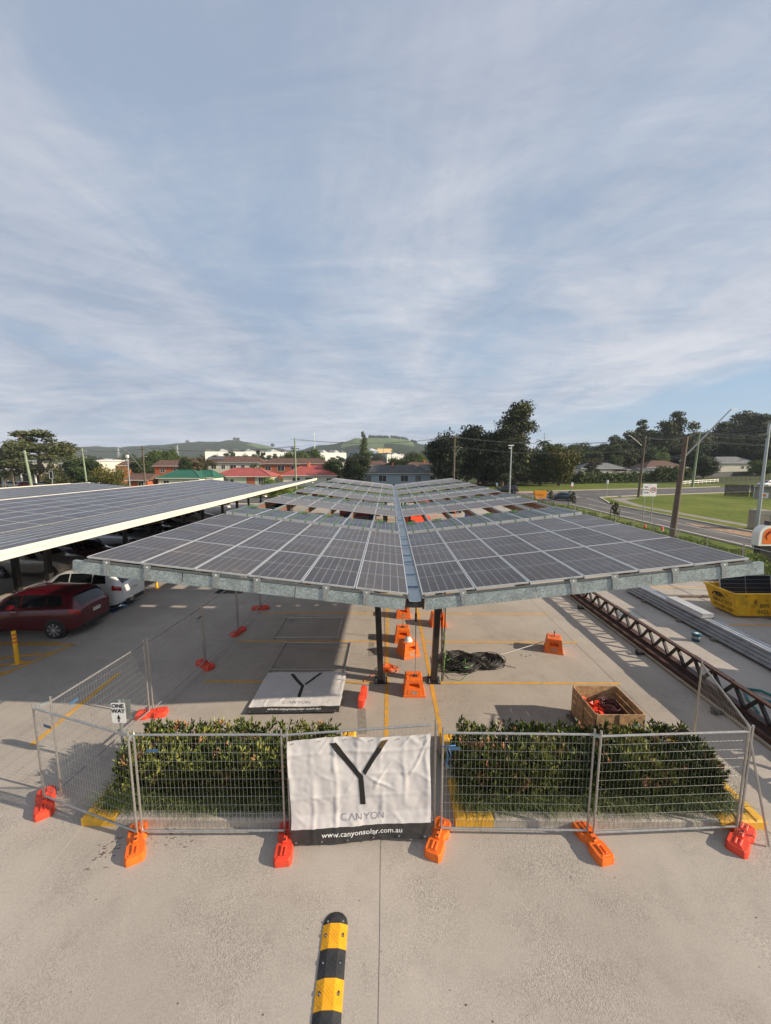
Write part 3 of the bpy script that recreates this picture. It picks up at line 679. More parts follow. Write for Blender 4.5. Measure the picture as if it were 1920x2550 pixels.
# ------------------------------------------------------------------ planter beds, hedges
def bed(x0,x1,y0,y1,yellow,name,label):
    t=thing(name,label,'kerb',((x0+x1)/2,(y0+y1)/2,0)); inv=Matrix.Translation((-(x0+x1)/2,-(y0+y1)/2,0))
    def pc(nm,segs,m):
        b=MB()
        for a in segs: b.bbox(a[0],a[1],.03)
        o=b.build(nm,m,t); o.matrix_parent_inverse=inv
    w,h=.20,.17; Y=yellow
    gs=[((x0+Y[0],y0,0),(x1-Y[1],y0+w,h)),((x0+.3,y1-w,0),(x1-.3,y1,h)),((x0,y0+w+Y[2],0),(x0+w,y1-Y[2],h)),((x1-w,y0+w+Y[2],0),(x1,y1-Y[2],h))]
    pc('grey_kerb',gs,kerb_m)
    ys=[((x0,y1-Y[2],0),(x0+w,y1,h+.002)),((x1-w,y1-Y[2],0),(x1,y1,h+.002)),((x0,y0,0),(x0+w,y0+w+Y[2],h+.002)),((x1-w,y0,0),(x1,y0+w+Y[2],h+.002))]
    if Y[0]: ys.append(((x0+w,y0-.001,0),(x0+Y[0],y0+w+.001,h+.002)))
    if Y[1]: ys.append(((x1-Y[1],y0-.001,0),(x1-w,y0+w+.001,h+.002)))
    ys+= [((x0+w,y1-w,0),(x0+.3,y1+.001,h+.002)),((x1-.3,y1-w,0),(x1-w,y1+.001,h+.002))]
    pc('yellow_kerb',ys,kerb_y); b=MB(); b.box((x0+w,y0+w,0),(x1-w,y1-w,.12)); o=b.build('soil',soil,t); o.matrix_parent_inverse=inv
bed(-5.62,-.80,6.28,8.70,(.63,.5,.75),'planter_kerb','concrete kerb with yellow corners round the left hedge bed')
bed(1.22,6.85,6.32,8.62,(.70,.85,.75),'planter_kerb','concrete kerb with yellow corners round the right hedge bed')
leafms=[mat('leaf_dark',(.028,.045,.010),.45,0,.4,6),mat('leaf_mid',(.078,.104,.017),.45,0,.35,6),mat('leaf_light',(.22,.225,.045),.5,0,.3,6),mat('leaf_dead',(.40,.19,.085),.7,0,.4,8)]
def hedge(x0,x1,y0,y1,h,seed,label):
    q=random.Random(seed); t=thing('hedge',label,'hedge',((x0+x1)/2,(y0+y1)/2,0)); inv=Matrix.Translation((-(x0+x1)/2,-(y0+y1)/2,0))
    v=[];f=[];m=[]
    def leaf(p,d,l,w,mi):
        d=d.normalized(); s=d.cross(Vector((q.gauss(0,1),q.gauss(0,1),q.gauss(0,1)))).normalized(); n=d.cross(s)
        k=len(v); c=p+d*l*.5+n*w*.25; e=p+d*l
        v.extend([p,p+d*l*.55+s*w,e,p+d*l*.55-s*w,c]); f.extend([(k,k+1,k+4),(k+1,k+2,k+4),(k+2,k+3,k+4),(k+3,k,k+4)]); m.extend([mi]*4)
    W,D=x1-x0,y1-y0
    def surf():
        r=q.random()
        if r<.50: x,y=q.uniform(x0,x1),q.uniform(y0,y1); z=h+.09*mn.noise(Vector((x*1.6,y*1.6,seed)))+q.uniform(-.12,.05); n=Vector((0,0,1))
        elif r<.86: x,z=q.uniform(x0,x1),q.uniform(.35,h); y=y0-.04+.10*mn.noise(Vector((x*2,z*2,seed+3)))+.16*(1-z/h)*-0.5+q.uniform(0,.10); n=Vector((0,-1,.5))
        else:
            sd=q.choice((-1,1)); y,z=q.uniform(y0,y1),q.uniform(.2,h); x=(x0 if sd<0 else x1)+.10*mn.noise(Vector((y*2,z*2,seed+5)))-sd*q.uniform(0,.1); n=Vector((sd,0,.5))
        # the bed tapers: lower flanks bulge out
        return Vector((x,y,z)),n
    for k in range(int(360*W)):
        p,n=surf(); up=(n+Vector((q.gauss(0,.35),q.gauss(0,.35),.55+q.random()*.5))).normalized(); dead=mn.noise(p*2.3+Vector((9,9,9)))+.35*q.gauss(0,1)>.62; tone=mn.noise(p*1.1)+.3*q.gauss(0,1)
        L=q.uniform(.07,.16)
        for j in range(9):
            a=j*2.4+q.random(); side=up.orthogonal().normalized(); side.rotate(Matrix.Rotation(a,3,up)); d=side*(.85-.06*j)+up*(.35+.1*j); pos=p+up*(L*j/9)
            mi=3 if (dead and q.random()<.75) else (2 if tone+q.gauss(0,.25)>.42 else (1 if tone+q.gauss(0,.3)>-.25 else 0))
            leaf(pos,d,q.uniform(.08,.15),q.uniform(.015,.026),mi)
    me=bpy.data.meshes.new('foliage'); me.from_pydata(v,[],f); [me.materials.append(x) for x in leafms]; me.polygons.foreach_set('material_index',m); me.update()
    o=link('foliage',me,t); o.matrix_parent_inverse=inv
    b=MB(); n_=int(W*5); 
    for i in range(n_):
        for jx in range(5): x=x0+.12+(W-.24)*i/(n_-1)+q.gauss(0,.03); y=y0+.15+(D-.3)*jx/4; b.path([(x,y,.1),(x+q.gauss(0,.05),y+q.gauss(0,.05),h*.5),(x+q.gauss(0,.1),y+q.gauss(0,.1),h*.9)],.010,4)
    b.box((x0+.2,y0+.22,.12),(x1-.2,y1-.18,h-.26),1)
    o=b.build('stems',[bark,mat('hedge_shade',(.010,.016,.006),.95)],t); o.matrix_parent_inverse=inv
    return t
hedge(-5.25,-1.18,6.80,7.85,.84,11,'dense leafy green hedge with browned leaves, left of the banner')
hedge(1.50,6.35,6.80,7.85,.84,12,'dense leafy green hedge with browned leaves, right of the banner')
strapm_=[mat('strap_leaf_dark',(.022,.042,.010),.5),mat('strap_leaf',(.075,.105,.025),.5),mat('strap_leaf_pale',(.27,.29,.10),.6)]
def strappy(x0,x1,y0,y1,n,seed,label,ends=()):
    q=random.Random(seed); v=[];f=[];m=[]
    for k in range(n):
        if ends and q.random()<.16: bx=q.choice(ends)+q.gauss(0,.12); by=q.uniform(y0,y1+1.1)
        else: bx,by=q.uniform(x0,x1),q.uniform(y0,y1)
        for _ in range(14):
            a=q.gauss(-PI/2,1.0); l=q.uniform(.32,.66); d=Vector((math.cos(a),math.sin(a),0)); r=q.uniform(.35,.9); s=Vector((-d.y,d.x,0))*q.uniform(.005,.009)
            p=Vector((bx+q.gauss(0,.05),by+q.gauss(0,.05),.12)); k0=len(v)
            for i in range(5):
                e=i/4; c=p+d*(l*r*e*e**.3)+Vector((0,0,l*(1.25*e-1.15*e*e*r-.12*e**3))); w=1-e*.9; v.extend([c-s*w,c+s*w])
            f.extend([(k0+2*i,k0+2*i+1,k0+2*i+3,k0+2*i+2) for i in range(4)]); m.extend([q.choice((0,0,1,1,1,2))]*4)
    me=bpy.data.meshes.new('strap_leaf_grass'); me.from_pydata(v,[],f); [me.materials.append(x) for x in strapm_]; me.polygons.foreach_set('material_index',m); me.update()
    tag(link('strap_leaf_grass',me),label,'grass',kind='stuff')
strappy(-5.25,-1.1,6.50,6.95,380,21,'long strappy green grass spilling over the kerb before left hedge',(-5.25,))
strappy(1.5,6.4,6.54,6.98,450,22,'long strappy green grass spilling over the kerb before right hedge',(6.4,1.45))
# ------------------------------------------------------------------ one way sign
t=thing('one_way_sign','small white ONE WAY sign with black arrow on a steel post by left hedge','sign',(-5.72,7.62,0))
MB().tube((0,0,0),(0,0,1.60),.030,10).build('post',galv,t,smooth=True)
pl=MB(); r=.03; W,Hh=.15,.23
poly=[(sx*(W-r)+r*math.cos(R(a)),sy*(Hh-r)+r*math.sin(R(a))) for sx,sy,a0 in ((1,1,0),(-1,1,90),(-1,-1,180),(1,-1,270)) for a in range(a0,a0+91,30)]
pl.prism(poly,-.002,.002,0,Matrix.Translation((0,-.045,1.34))@Matrix.Rotation(PI/2,4,'X')); sp=pl.build('sign_plate',sign_white,t)
for s_,z in (('ONE',1.50),('WAY',1.385)): txt(s_,.125,ink,'lettering',t,(0,-.052,z),(PI/2,0,0),.001,bold=.003)
b=MB(); M=Matrix.Translation((0,-.0495,1.22))@Matrix.Rotation(PI/2,4,'X'); b.prism([(-.012,-.085),(.012,-.085),(.012,.0),(.04,-.015),(0,.085),(-.04,-.015),(-.012,0)],0,.002,0,M); b.build('arrow',ink,t)
b=MB(); b.prism(poly,-.002,.002,0,Matrix.Translation((.055,.045,1.36))@Matrix.Rotation(PI/2,4,'X')@Matrix.Rotation(.02,4,'Y')); b.build('rear_plate',galv,t)
# ------------------------------------------------------------------ speed hump
t=thing('speed_hump','yellow and black rubber speed hump segment strip in the foreground','speed hump',(-.74,3.9,0),R(1.5))
hw=.175; prof=[(-hw,0),(-hw,.012),(-.07,.052),(.07,.052),(hw,.012),(hw,0)]
cuts=[.88,.585,.28,-.02,-.32,-.62,-.92]
for k in range(len(cuts)-1):
    b=MB(); y1,y0=cuts[k]-.002,cuts[k+1]+.002; yel=k%2==0; v=[(x,y,z) for y in (y0,y1) for x,z in prof]; b.add(v,[(i,i+1,i+7,i+6) for i in range(5)]+[(0,6,11,5),tuple(range(6))[::-1],tuple(range(6,12))][:1]+[(5,4,3,2,1,0),(6,7,8,9,10,11)])
    # diamond tread
    for sgn in (-1,1):
        for c in np.arange(-.5,.5,.042):
            a0=Vector((-.066,0,.0525)); 
            xa,xb=-.066,.066; ya=(y0+y1)/2+c+sgn*xa; yb=(y0+y1)/2+c+sgn*xb
            if min(ya,yb)>y0+.01 and max(ya,yb)<y1-.01: b.beam((xa,ya,.053),(xb,yb,.053),.006,.003)
            for sd in (-1,1):
                xa,xb=sd*.075,sd*.165; za,zb=.051,.0165; ya=(y0+y1)/2+c+sgn*xa; yb=(y0+y1)/2+c+sgn*xb
                if min(ya,yb)>y0+.01 and max(ya,yb)<y1-.01: b.beam((xa,ya,za),(xb,yb,zb),.006,.003)
    sg=b.build('rubber_segment',hump_y if yel else rubber_blk,t)
    for sd in (-1,1):
        bb=MB(); bb.cbox((sd*.115,(y0+y1)/2+.01,.037),(.036,.045,.006),0,Matrix.Translation((0,0,0))); bb.lathe([(.010,0),(.010,.012)],8,1,Matrix.Translation((sd*.115,(y0+y1)/2,.034))); l=bb.build('fixing_bolt',[black_p,galv]); l.parent=sg
b=MB(); n=14; v=[]
for rr,z in ((1.,0),(1.,.012),(.42,.052)):
    for i in range(n+1): a=PI*i/n; v.append((hw*rr*math.cos(a),.882+hw*.95*rr*math.sin(a),z))
f=[(k*(n+1)+i,k*(n+1)+i+1,(k+1)*(n+1)+i+1,(k+1)*(n+1)+i) for k in range(2) for i in range(n)]+[tuple(range(2*(n+1),3*(n+1)))]
b.add(v,f); 
for c in np.arange(-.13,.14,.03): b.beam((c,.885,.052-max(0,abs(c)-.07)*.38),(c*.5+.02,.885+.13,.028),.006,.004)
sg=b.build('rubber_end_cap',rubber_blk,t)
for sd in (-1,1): bb=MB(); bb.lathe([(.012,0),(.012,.014)],8,0,Matrix.Translation((sd*.11,.905,.030))); l=bb.build('fixing_bolt',galv); l.parent=sg
# ------------------------------------------------------------------ crate
t=thing('timber_crate','open weathered timber crate behind the right hedge, holding hose and red netting','crate',(5.33,8.90,0))
w2,d2,h2=.56,.58,.86
def planks(b,ax,pos,a0,a1,z0,z1,n,th=.022):
    for k in range(n):
        za=z0+(z1-z0)*k/n+.007; zb=z0+(z1-z0)*(k+1)/n-.007
        if ax=='y': b.box((a0,pos-th/2,za),(a1,pos+th/2,zb))
        else: b.box((pos-th/2,a0,za),(pos+th/2,a1,zb))
for nm,ax,pos in (('front_panel','y',-d2),('back_panel','y',d2),('side_panel','x',-w2),('side_panel','x',w2)):
    b=MB(); L=w2 if ax=='y' else d2; planks(b,ax,pos,-L+.012,L-.012,.13,h2,4)
    b.build(nm,timber,t)
b=MB()
for sx in (-1,1):
    for sy in (-1,1): b.box((sx*w2-.045 if sx>0 else -w2+.012,sy*d2-.05 if sy>0 else -d2+.012,.10),(sx*w2-.012 if sx>0 else -w2+.045,sy*d2-.012 if sy>0 else -d2+.05,h2))
b.build('corner_post',timber,t); MB().cbox((0,-d2-.024,.5),(.09,.022,.74)).build('batten',timber,t); MB().cbox((-w2-.024,0,.5),(.022,.09,.74)).build('batten',timber,t)
b=MB(); b.box((-w2-.03,-d2-.03,.09),(w2+.03,d2+.03,.125)); [b.box((x-.05,-d2-.02,0),(x+.05,d2+.02,.089)) for x in (-.5,0,.5)]; b.build('pallet_base',timber_grey,t)
b=MB(); b.cbox((.40,-d2-.014,.60),(.18,.003,.10)); b.build('label_sheet',mat('faded_label',(.45,.55,.50),.6,0,.1,20),t)
txt('32A',.11,mat('faint_ink',(.12,.08,.05),.8),'stencil',t,(-.22,-d2-.013,.62),(PI/2,0,0))
b=MB(); q=random.Random(4)
for k in range(16):
    r0=.17+.10*q.random(); cx,cy=5.46+q.gauss(0,.03),8.95+q.gauss(0,.03); z=.42+.018*k; a0=q.random()*6; b.path([(cx+r0*math.cos(a0+a*.52),cy+r0*1.1*math.sin(a0+a*.52),z+.02*math.sin(a*1.3+k)) for a in range(13)],.014,5)
b.path([(5.46+.2*math.cos(a*.5),8.95+.25*math.sin(a*.5),.70+.03*a%.1) for a in range(10)],.014,5)
tag(b.build('air_hose',hose_m,smooth='all'),'coiled dark maroon hose lying inside the timber crate','hose')
b=MB(); q=random.Random(9)
for k in range(70):
    c=Vector((5.04+q.gauss(0,.09),8.93+q.gauss(0,.17),.60+q.gauss(0,.05))); d=[Vector((q.gauss(0,.06),q.gauss(0,.06),q.gauss(0,.035))) for _ in range(3)]; b.add([c,c+d[0],c+d[0]+d[1],c+d[1]+d[2]*.5],[(0,1,2,3)])
for k in range(8):
    p=Vector((5.04,8.9,.62)); pts=[p+Vector((q.gauss(0,.12),q.gauss(0,.18),q.gauss(0,.03))) for _ in range(6)]; b.path(pts,.006,4)
tag(b.build('safety_netting',mat('netting_orange_red',(.80,.06,.02),.5)),'bundled bright red orange netting inside the timber crate','netting')
b=MB()
b.box((4.66,8.2,.0),(4.75,9.5,.05)); tag(b.build('timber_gluts',timber_grey),'dark timber bearer lying beside the timber crate','timber')
# ------------------------------------------------------------------ cable coils
def coil(cx,cy,r,n,tub,m,name,label,zc,seed,sq=1.,gm=None):
    q=random.Random(seed); b=MB()
    for k in range(n):
        rr=r*(1-.75*q.random()**1.3); ox,oy=q.gauss(0,r*.12),q.gauss(0,r*.10); a0=q.random()*6; z=.012+zc*q.random()**.8*(1.-abs(rr/r-.72)*1.1)
        N_=20; b.path([(cx+ox+(rr+.09*r*math.sin(a*.95+k*1.7))*math.cos(a0+a*2*PI/N_),cy+oy+sq*(rr+.09*r*math.sin(a*.63+k))*math.sin(a0+a*2*PI/N_),max(.01,z+.015*math.sin(a+k))) for a in range(N_+1)],tub,4,1 if (gm and q.random()<.02) else 0)
    return b
b=coil(2.36,12.15,.58,130,.011,cable_m,'','',.14,1,1.0,True); b2=coil(3.22,12.22,.54,110,.011,cable_m,'','',.12,2,.9,True)
b.add(b2.v,b2.f); b.m[-len(b2.f):]=b2.m
q=random.Random(6)
for k in range(70):
    s=q.uniform(-.32,.32); b.path([(2.28-.2+s*.4,12.15+.42-s,.08),(2.6,12.25-s*.4,.14),(2.85,12.15+s*.5,.15),(3.1,12.2-.36+s*.3,.12)],.009,4)
for k in range(8): b.path([(1.75+.1*k,12.5-.1*k,.15),(1.62,12.15-.1*k,.10),(1.52,11.6,.04),(1.9+.1*k,11.55,.02),(2.5,11.7+.03*k,.03)],.008,4,1 if k==3 else 0)
b.path([(3.6,12.0,.05),(3.9,11.95,.02),(4.1,11.85,.015)],.008,4)
b.path([(1.7,11.8,.02),(1.85,11.2,.012),(2.2,11.1,.012),(2.45,11.4,.012),(2.5,12.1,.2)],.007,4,1)
tag(b.build('cable_coil',[cable_m,cable_g],smooth='all'),'large figure eight coil of black cable on the concrete right of columns','cable')
b=coil(-.02,11.75,.30,10,.011,cable_o,'','',.05,5,.8)
b.path([(-.25,11.6,.02),(-.5,11.4,.015),(-.72,11.2,.015),(-.75,11.0,.015)],.011,5); b.path([(-.12,11.3,.02),(-.13,11.28,.5),(-.12,11.26,1.2),(-.15,11.25,2.2),(-.18,11.25,3.2)],.009,5)
tag(b.build('extension_lead',cable_o,smooth='all'),'orange extension lead coiled at the foot of left front column','cable')
# ------------------------------------------------------------------ steel truss and purlins on the right
t=thing('steel_truss','long brown steel roof truss lying along the right side on timber','truss',(9.25,8,0))
x0=0;yA,yB=-2.0,11.9
MB().beam((0,yA,.74),(0,yB,.74),.13,.06).beam((.055,yA,.70),(.055,yB,.70),.012,.10).build('top_chord',dark_brown,t)
MB().beam((0,yA,.22),(0,yB,.22),.16,.07).build('bottom_chord',dark_brown,t)
n=20
for k in range(n):
    ya=yA+(yB-yA)*k/n; yb=yA+(yB-yA)*(k+.5)/n; yc=yA+(yB-yA)*(k+1)/n
    b=MB(); b.beam((0,ya,.25),(0,yb,.71),.07,.075,0,(1,0,0)); b.beam((0,yb,.71),(0,yc,.25),.07,.075,0,(1,0,0)); b.build('web_member',darksteel,t)
for ys in ((-1.9,-1.0),(1.9,3.3),(6.5,7.4),(9.2,10.3)):
    b=MB(); b.cbox((0,(ys[0]+ys[1])/2,.777),(.15,ys[1]-ys[0],.012))
    for kk in range(int((ys[1]-ys[0])/.11)):
        for sx in (-.05,.05): b.lathe([(.012,0),(.012,.02)],6,1,Matrix.Translation((sx,ys[0]+.06+kk*.11,.783)))
    b.build('splice_plate',[dark_brown,chrome],t)
t=thing('steel_truss_flat','second brown steel truss lying flat under the upright one','truss',(9.2,8,0))
MB().beam((-.26,yA,.13),(-.26,yB+.2,.13),.09,.12).build('chord',dark_brown,t); MB().beam((.24,yA,.13),(.24,yB+.2,.13),.09,.12).build('chord',dark_brown,t)
MB().box((-.20,yA,.075),(.19,yB+.2,.085)).build('web_plate',dark_brown,t); b=MB(); b.beam((-.36,yA,.05),(-.36,yB-.2,.05),.07,.05); b.build('packing_strip',mat('pale_timber',(.38,.33,.25),.85,0,.2,3),t)
for y in (9.6,12.8,17.0): tag(MB().box((8.55,y-.05,.0),(9.75,y+.05,.07)).cbox((8.62,y,.09),(.1,.2,.1)).build('timber_bearer',black_p),f'dark bearer under the brown truss, {["nearest one","middle one","farthest one"][[9.6,12.8,17.0].index(y)]}','bearer',group='bearers under the truss')
t=thing('purlin_bundle','bundle of long galvanised steel purlins lying on timber blocks beside the truss','steel bundle',(12.62,9.6,.10))
pg=mat('purlin_galv',(.40,.42,.44),.38,.5,.2,3,dirt=(.55,.56,.56),da=.6,db=.7)
q=random.Random(3)
for lv in range(4):
    for k in range(6-lv):
        x=-.45+k*.165+lv*.08+q.gauss(0,.006); z=.0+lv*.105; ye=9.8+q.uniform(-.35,.3); ys=-4+q.uniform(-.3,.3)
        b=MB(); b.box((x-.075,ys,z),(x+.075,ye,z+.008)); b.box((x-.075,ys,z+.008),(x-.067,ye,z+.095)); b.box((x+.067,ys,z+.008),(x+.075,ye,z+.095)); b.box((x-.058,ys+.02,z+.08),(x+.058,ye-.02,z+.088)); b.build('purlin',pg,t)
b=MB(); b.prism([(-.42,.425),(.12,.425),(.06,.56),(-.34,.56)],0,2.0,0,Matrix.Translation((.05,7.15,0))@Matrix.Rotation(PI/2,4,'X')@Matrix.Rotation(.0,4,'Z')); b.cbox((-.09,6.15,.575),(.44,2.02,.02))
tag(b.build('flashing_pack',mat('pale_flashing',(.50,.50,.49),.45,.3,.08,4),loc=(12.62,9.6,.10)),'pale folded metal flashing pack lying on the purlin bundle','flashing')
for i,y in enumerate((10.9,13.85,15.6,17.85)): tag(MB().box((11.98,y-.07,0),(13.35,y+.07,.098)).build('timber_block',timber_grey),f'{["nearest","second","third","farthest"][i]} timber block under the purlin bundle','timber block',group='timber blocks under purlins')
# bucket
t=thing('bucket','dark teal plastic bucket with lid standing between truss and purlins','bucket',(11.4,13.85,0))
tl=mat('teal_plastic',(.015,.075,.11),.4); MB().lathe([(.115,0),(.14,.27),(.15,.27),(.15,.285)],18).build('body',tl,t,smooth=True); MB().lathe([(.155,.285),(.157,.31),(.145,.315),(.0,.312)],18).build('lid',mat('teal_lid',(.03,.13,.18),.35),t,smooth=True); MB().cbox((0,-.02,.318),(.12,.10,.004)).build('lid_label',sign_white,t)
b=MB(); b.lathe([(.128,.12),(.134,.20)],18,0,None,False); b.build('label_band',mat('label_grey',(.25,.3,.3),.5,0,.3,20),t)
# teal sling on the truss
b=MB(); b.path([(10.35,10.75,.03),(10.7,10.55,.08),(10.9,10.2,.05),(10.7,9.9,.03),(10.35,10.3,.05),(10.3,10.7,.05)],.04,5); b.path([(10.3,10.6,.05),(10.0,10.2,.05),(9.75,9.6,.06),(9.5,9.3,.08)],.03,5)
tag(b.build('lifting_sling',mat('teal_webbing',(.015,.17,.17),.7),smooth='all'),'teal webbing sling dropped beside the brown truss','sling')
# ------------------------------------------------------------------ skip bin
t=thing('skip_bin','battered yellow skip bin holding a dark solar panel, at the right edge','skip bin',(14.5,16.68,0))
skipm=mat('skip_yellow',(.80,.45,.02),.6,.1,.22,2.2,.2,20,dirt=(.16,.09,.035),da=.55,db=.72)
def hexa(b,lo,hi,z0,z1,mi=0):
    v=[(*p,z0) for p in lo]+[(*p,z1) for p in hi]; b.add(v,[(0,3,2,1),(0,1,5,4),(1,2,6,5),(2,3,7,6),(3,0,4,7)],mi)
Lo=[(.32,-.66),(3.6,-.66),(3.6,.62),(.32,.62)]; Hi=[(.02,-.80),(4.4,-.80),(4.4,.80),(.02,.80)]
b=MB(); hexa(b,Lo,Hi,.08,1.08)
Li=[(.36,-.61),(3.57,-.61),(3.57,.58),(.36,.58)]; Hi2=[(.07,-.75),(4.35,-.75),(4.35,.75),(.07,.75)]
v=[(*p,.12) for p in Li]+[(*p,1.08) for p in Hi2]; b.add(v,[(0,1,2,3),(0,4,5,1),(1,5,6,2),(2,6,7,3),(3,7,4,0)]); b.build('body',skipm,t)
b=MB()
for a,c in (((-.03,-.83,1.06),(4.42,-.74,1.12)),((-.03,.74,1.06),(4.42,.82,1.12)),((-.03,-.74,1.06),(.06,.74,1.12)),((4.35,-.74,1.06),(4.42,.74,1.12))): b.box(a,c)
b.build('rim',skipm,t)
for x in (.9,1.65,2.5,3.3): b=MB(); b.beam((x,-.69,.10),(x+.12,-.82,1.06),.07,.05,0,(1,0,0)); b.build('rib',skipm,t)
for x in (.5,1.3,2.1,3.0): MB().tube((x,-.86,1.0),(x,-.79,1.0),.035,8).build('lug',skipm,t)
bi=mat('skip_lettering',(.05,.035,.02),.8,0,.5,12)
def on_front(s,size,u,v,sx=1.): # front face local: leaning outwards
    tl_=math.atan(.18/1.12); return txt(s,size,bi,'lettering',t,(u,-.62-.18*(v-.10)/1.12-.008,v),(PI/2+tl_*-1+2*tl_*0,0,0),.001,'LEFT',sx)
tf=math.atan(.14/1.0)
for s,sz,u,v in (('A1',.34,1.62,.86),('BIN CITY',.26,1.15,.56),('0421 307 6202',.24,1.12,.28)):
    txt(s,sz,bi,'lettering',t,(u,-.66-.14*(v-.08)/1.0-.012,v),(PI/2+tf,0,0),.001,'LEFT')
ts=math.atan(.87/1.12)
for s,sz,yy,v in (('BIN-CITY',.25,-.05,.52),('0421 307 6202',.17,-.02,.27)):
    xx=.32-.30*(v-.08)/1.0-.012; o=txt(s,sz,bi,'lettering',t,(xx,yy,v),(0,0,0),.001); nrm=Vector((-1.0,0,-.30)).normalized(); up=Vector((-.30,0,1.0)).normalized(); rt=up.cross(nrm).normalized(); o.matrix_local=Matrix.Translation((xx,yy,v))@Matrix((rt,up,nrm)).transposed().to_4x4()
    mm=o.matrix_local.copy()
g=MB()
for k in range(16):
    a0,a1=PI*k/16,PI*(k+1)/16; ro,ri=.30,.20+.09*(1-math.sin((a0+a1)/2))
    g.add([(ro*math.cos(a0)*1.15,ro*math.sin(a0)*.8,0),(ro*math.cos(a1)*1.15,ro*math.sin(a1)*.8,0),(ri*math.cos(a1)*1.15,ri*math.sin(a1)*.7,0),(ri*math.cos(a0)*1.15,ri*math.sin(a0)*.7,0)],[(0,1,2,3)])
for x,h_ in ((-.14,.13),(-.07,.17),(0,.12),(.07,.18),(.14,.12)): g.add([(x-.025,.0,0),(x+.025,0,0),(x+.025,h_,0),(x-.025,h_,0)],[(0,1,2,3)])
o=g.build('skyline_emblem',bi,t); v=.68; xx=.32-.30*(v-.08)/1.0-.012; o.matrix_local=Matrix.Translation((xx,.12,v))@Matrix((rt,up,nrm)).transposed().to_4x4()
t2=thing('discarded_solar_module','dark framed solar panel standing up inside the yellow skip bin','solar panel',(0,0,0)); 
pmn=panel_mesh('solar_panel',pv_new); o=link('panel_face',pmn,t2); 
t2.location=(16.05,17.12,.98); t2.rotation_euler=(R(78),0,0); o.rotation_euler=(0,0,R(90))
tag(MB().beam((13.2,18.6,.05),(17.2,18.55,.05),.18,.10).build('timber_beam',timber_grey),'grey timber beam behind the yellow skip bin','timber')
tag(MB().beam((15.9,16.1,.03),(18.4,13.6,.03),.12,.06).build('timber_plank',timber_grey),'timber plank on the ground in front of the skip bin','timber')
# trestle / silver stand beyond the bundle
t=thing('metal_trestle','low silver metal trestle beyond the purlin bundle, below canopy edge','trestle',(14.0,20.3,0))
MB().box((-.55,-.1,.0),(.75,.02,.07)).box((-.6,.5,0),(.3,.6,.07)).build('foot_rail',alum,t); MB().beam((-.3,-.05,.05),(-.3,.55,.45),.08,.05).beam((.5,-.05,.05),(.2,.5,.40),.08,.05).build('leg',alum,t); MB().box((-.5,.3,.42),(1.9,.48,.52)).build('top_beam',mat('pale_beam',(.42,.41,.38),.7,0,.15,3),t)
MB().box((-2.6,.6,.0),(-1.0,.72,.16)).build('side_rail',mat('pale_beam',(.42,.41,.38),.7),t)
b=MB(); b.box((13.0,21.2,.0),(19.0,21.35,.18)); tag(b.build('timber_rail',timber_grey),'long pale timber sleeper lying before the far hedge','timber')
# ------------------------------------------------------------------ unseen containers, added to cast shade on the slab
def container(x,y,lx,ly,h,m,label):
    t=thing('shade_container',label,'container',(x,y,0)); b=MB(); n=int(ly/.14)
    b.box((.05,.05,.12),(lx-.05,ly-.05,h-.06)); b.build('body',m,t)
    b=MB()
    for k in range(n): b.box((0,.12+k*(ly-.24)/n,.18),(.05,.12+(k+.55)*(ly-.24)/n,h-.14)); b.box((lx-.05,.12+k*(ly-.24)/n,.18),(lx,.12+(k+.55)*(ly-.24)/n,h-.14))
    b.build('corrugation',m,t)
    b=MB(); [b.box((x_,y_,0),(x_+.12,y_+.12,h)) for x_ in (-.01,lx-.11) for y_ in (-.01,ly-.11)]; b.box((-.01,0,h-.10),(lx+.01,ly,h-.0)); b.build('frame',m,t)
    b=MB(); b.box((.15,-.02,.2),(lx/2-.02,.04,h-.15)); b.box((lx/2+.02,-.02,.2),(lx-.15,.04,h-.15)); b.build('door',m,t)
container(14.2,6.8,2.44,3.7,2.9,mat('container_white',(.6,.6,.58),.6,0,.1,2),'unseen white container added to cast shade beside the truss')
container(17.9,10.7,2.44,6.06,2.9,mat('container_blue',(.04,.10,.2),.6,0,.1,2),'unseen blue container added to cast shade beside the purlin bundle')
# ------------------------------------------------------------------ yellow bollards
def bollard(x,y,label):
    t=thing('bollard',label,'bollard',(x,y,0),0,'yellow bollards at the parking bays')
    MB().lathe([(.062,.01),(.062,1.10),(.055,1.125),(0,1.13)],16).build('post',yellow_p,t,smooth=True); MB().box((-.12,-.12,0),(.12,.12,.015)).build('base_plate',yellow_p,t)
    for z in (.72,.85,.98): MB().lathe([(.0635,z),(.0635,z+.05)],16,0,None,False).build('reflective_band',mat('red_reflective',(.6,.08,.03),.4),t)
bollard(-12.28,12.02,'yellow bollard with red bands beside the dark red car')
bollard(-12.24,19.75,'yellow bollard beyond the white wagon')
